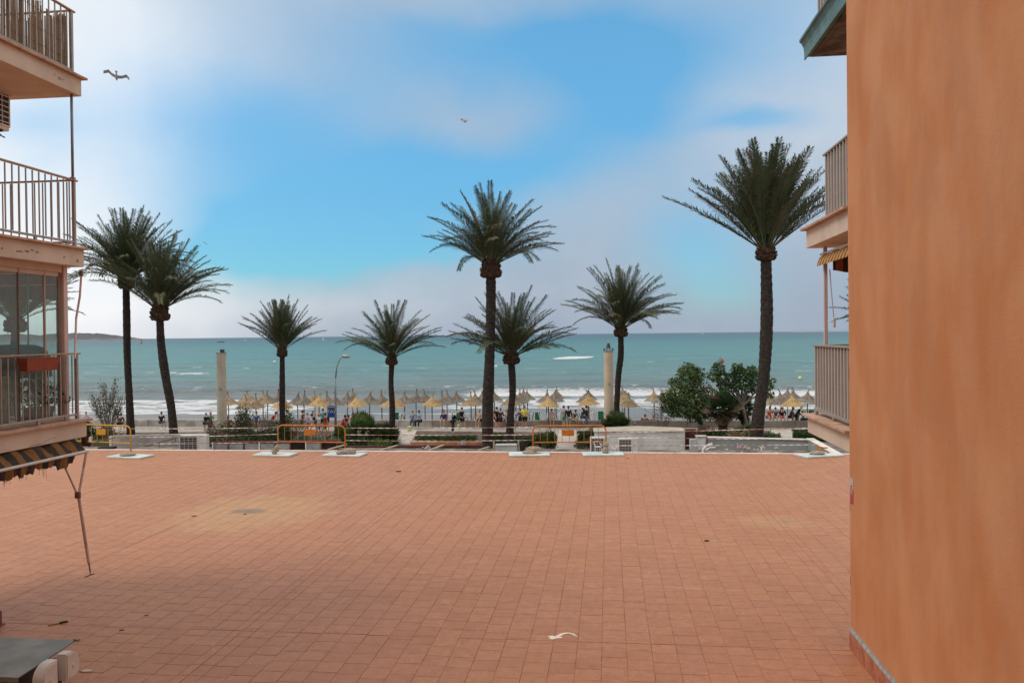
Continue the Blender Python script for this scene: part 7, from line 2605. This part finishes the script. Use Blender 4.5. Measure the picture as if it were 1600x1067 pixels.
# ------------------------------------------------------------------ odds and ends on the terrace
m_blkp = mat('black rubber', (0.02, 0.018, 0.02), 0.6)
m_redp = mat('dark red plastic', (0.22, 0.03, 0.03), 0.5)
a, b_ = gnd(75, 977, 0.015), gnd(106, 970, 0.015)
sd = thing('screwdriver', 'red and black screwdriver lying near the metal topped box', 'screwdriver', a)
MB().tube([Vector(), (b_ - a) * .52], [.007, .007], 8).build('shaft', m_redp, sd)
MB().tube([(b_ - a) * .55, (b_ - a) * .6, (b_ - a) * .95, b_ - a], [.010, .017, .017, .012], 10).build('handle', m_blkp, sd)
for px, py, s, c_, nm, lb__, cat in ((622, 736.5, .13, BLK, 'dead_leaf', 'dark curled leaf on the tiles below the tape, upper middle', 'leaf'), (303, 806, .07, (0.12, 0.05, 0.03), 'dead_leaf', 'small brown leaf left of the sandy stain', 'leaf'),
                                     (1104, 845, .055, BLK, 'pebble', 'black lump on the open tiles at the right', 'debris'), (229, 961, .035, (.08, .04, .03), 'dead_leaf', 'tiny dark leaf above the box corner', 'leaf'), (190, 984, .04, (.09, .05, .03), 'dead_leaf', 'tiny brown leaf near the screwdriver', 'leaf'),
                                     (383, 803, .06, (0.05, .045, .03), 'dead_leaf', 'dark scrap in the middle of the sandy stain', 'leaf'), (981, 716, .05, (.25, .06, .04), 'pebble', 'small red chip right of the second barrier slab', 'debris'), (134, 1048, .09, (.6, .52, .4), 'lime_chip', 'pale flat chip right of the white end caps', 'debris')):
    q = gnd(px, py, 0.006)
    n = 10
    pts = []
    mb = MB()
    mb.prism([(s * math.cos(a) * random.uniform(.6, 1.1), s * .45 * math.sin(a) * random.uniform(.7, 1.2)) for a in np.linspace(0, 6.28, n)[:-1]], 'z', 0, s * (.35 if nm == 'pebble' else .12))
    o = mb.build(nm, cloth(c_))
    o.location = q
    tag(o, lb__, cat)

# ------------------------------------------------------------------ gulls
m_gull = mat('gull plumage', (0.50, 0.50, 0.52), 0.8, 0.12, 3)
m_gullt = mat('gull wing tip', (0.16, 0.16, 0.17), 0.8)


def gull(label, px, py, d, span, rz, roll, flap):
    q = at(px, py, d)
    g_ = thing('seagull', label, 'bird', q, rz)
    s = span / 1.3
    MB().tube([(0, -.28 * s, 0), (0, -.16 * s, .0), (0, 0, 0), (0, .16 * s, .01), (0, .25 * s, .03), (0, .31 * s, .03)], [.015 * s, .05 * s, .075 * s, .06 * s, .042 * s, .02 * s], 10).build('body', m_gull, g_, smooth=True)
    MB().tube([(0, .30 * s, .03), (0, .36 * s, .018)], [.014 * s, .004 * s], 6).build('beak', mat('beak', (0.6, .4, .05)), g_)
    MB().prism([(-.03 * s, -.24 * s), (.03 * s, -.24 * s), (.07 * s, -.42 * s), (-.07 * s, -.42 * s)], 'z', -.006, .006).build('tail', m_gull, g_)
    for sd_ in (-1, 1):
        pts = [(.04, .0, .10, .02), (.25, .06 * flap[0], .12, .05), (.45, .10 * flap[1], .08, .0), (.65, .02 * flap[2], .02, -.10)]
        vs = []
        for x_, z_, lead, trail in pts:
            for zz in (.008, -.008):
                vs.append((sd_ * x_ * s, (lead + .03) * s, z_ * s * 1.6 + zz))
                vs.append((sd_ * x_ * s, (trail - .12 + .05 * (x_ > .5)) * s, z_ * s * 1.6 + zz))
        fs = []
        for k in range(3):
            a = k * 4
            fs += [(a, a + 1, a + 5, a + 4), (a + 2, a + 6, a + 7, a + 3), (a, a + 4, a + 6, a + 2), (a + 1, a + 3, a + 7, a + 5)]
        fs += [(0, 2, 3, 1), (12, 13, 15, 14)]
        mb = MB().add(vs, fs, 0)
        mb.build('wing', m_gull, g_)
    g_.rotation_euler = (R(roll[0]), R(roll[1]), rz)
    return g_


gull('largest gull gliding at the upper left beside the balconies', 182, 120, 46, 1.35, R(25), (-28, 12), (1, 1.4, .2))
gull('white gull flying high in the middle of the sky', 725, 190, 82, 1.2, R(-50), (-25, 20), (1.2, 1.6, .8))
gull('small distant gull right of the dense left palm', 320, 380, 165, 1.2, R(80), (10, 25), (1, 1, .5))

# ------------------------------------------------------------------ boats and buoys
def sailboat(label, px, d, hpx, rz=0.3):
    q = flat(px, d, SZ)
    b = thing('sailboat', label, 'sailboat', q, rz)
    H_ = hpx * d / FPX
    L_ = H_ * .6
    MB().add([(-L_ / 2, 0, H_ * .10), (-L_ * .42, -L_ * .12, H_ * .10), (L_ * .3, -L_ * .14, H_ * .10), (L_ / 2, 0, H_ * .12), (L_ * .3, L_ * .14, H_ * .10), (-L_ * .42, L_ * .12, H_ * .10),
              (-L_ * .4, 0, -.1), (L_ * .4, 0, -.1)], [(0, 1, 2, 3, 4, 5), (0, 6, 1), (1, 6, 7, 2), (2, 7, 3), (3, 7, 4), (4, 7, 6, 5), (5, 6, 0)]).build('hull', m_white, b)
    MB().tube([(0, 0, H_ * .1), (0, 0, H_)], H_ * .008 + .02, 6).build('mast', m_steel, b)
    w_ = H_ * .012
    MB().add([(-.02 * L_, -w_, H_ * .96), (-.02 * L_, -w_, H_ * .2), (-L_ * .45, -w_ * 3, H_ * .2), (-.02 * L_, w_, H_ * .96), (-.02 * L_, w_, H_ * .2), (-L_ * .45, w_, H_ * .2)], [(0, 1, 2), (3, 5, 4), (0, 3, 4, 1), (1, 4, 5, 2), (2, 5, 3, 0)]).build('mainsail', mat('sailcloth', (0.8, .8, .8), .8), b)
    MB().add([(.03 * L_, -w_, H_ * .85), (.03 * L_, -w_, H_ * .16), (L_ * .45, -w_, H_ * .14), (.03 * L_, w_, H_ * .85), (.03 * L_, w_, H_ * .16), (L_ * .45, w_, H_ * .14)], [(0, 1, 2), (3, 5, 4), (0, 3, 4, 1), (1, 4, 5, 2), (2, 5, 3, 0)]).build('jib', mat('sailcloth', (0.8, .8, .8)), b)
    return b


sailboat('small white sailboat on the horizon left of the short palm', 383, 1650, 5)
sailboat('white sailboat on the horizon right of the short palm', 505, 1450, 7)
sailboat('tiny sailboat on the horizon left of the tallest palm', 1098, 2600, 4)
q = flat(345, 1500, SZ)
mbo = thing('motor_boat', 'low grey motor boat on the horizon above the left cream column', 'boat', q, 0.1)
MB().prism([(-6, 0), (-6.3, 1.2), (6.8, 1.6), (5.6, 0)], 'y', -1.5, 1.5).build('hull', m_dsteel, mbo)
MB().bev((-1, 0, 2.0), (3.4, 2, 1.3), .2).build('cabin', m_steel, mbo)
for px, py, c_, lb__, rr in ((221, 536, (0.40, .05, .03), 'red channel buoy at sea between the two left palms', 1.6), (1250, 594, (0.78, .70, .25), 'round pale yellow buoy off the beach at the right', .30), (429, 567, (.75, .75, .72), 'white buoy left of the short palm head', .42)):
    q = gnd(px, py + 1.5, SZ)
    by = thing('buoy', lb__, 'buoy', (q.x, q.y, SZ + .25))
    if rr > 1:
        MB().lathe([(rr, 0), (rr, rr * .5), (rr * .4, rr * .9), (rr * .25, rr * 3.2), (rr * .45, rr * 3.4), (rr * .2, rr * 4.2)], n=12).build('float', cloth(c_), by)
    else:
        MB().lathe([(rr * math.sin(a), rr - rr * math.cos(a)) for a in np.linspace(.1, 3.04, 9)], n=14).build('float', cloth(c_), by, smooth=True)
    MB().tube([(0, 0, rr * 1.8), (0, 0, rr * 2.3 if rr < 1 else rr * 5)], rr * .08, 6).build('mast', m_steel, by)
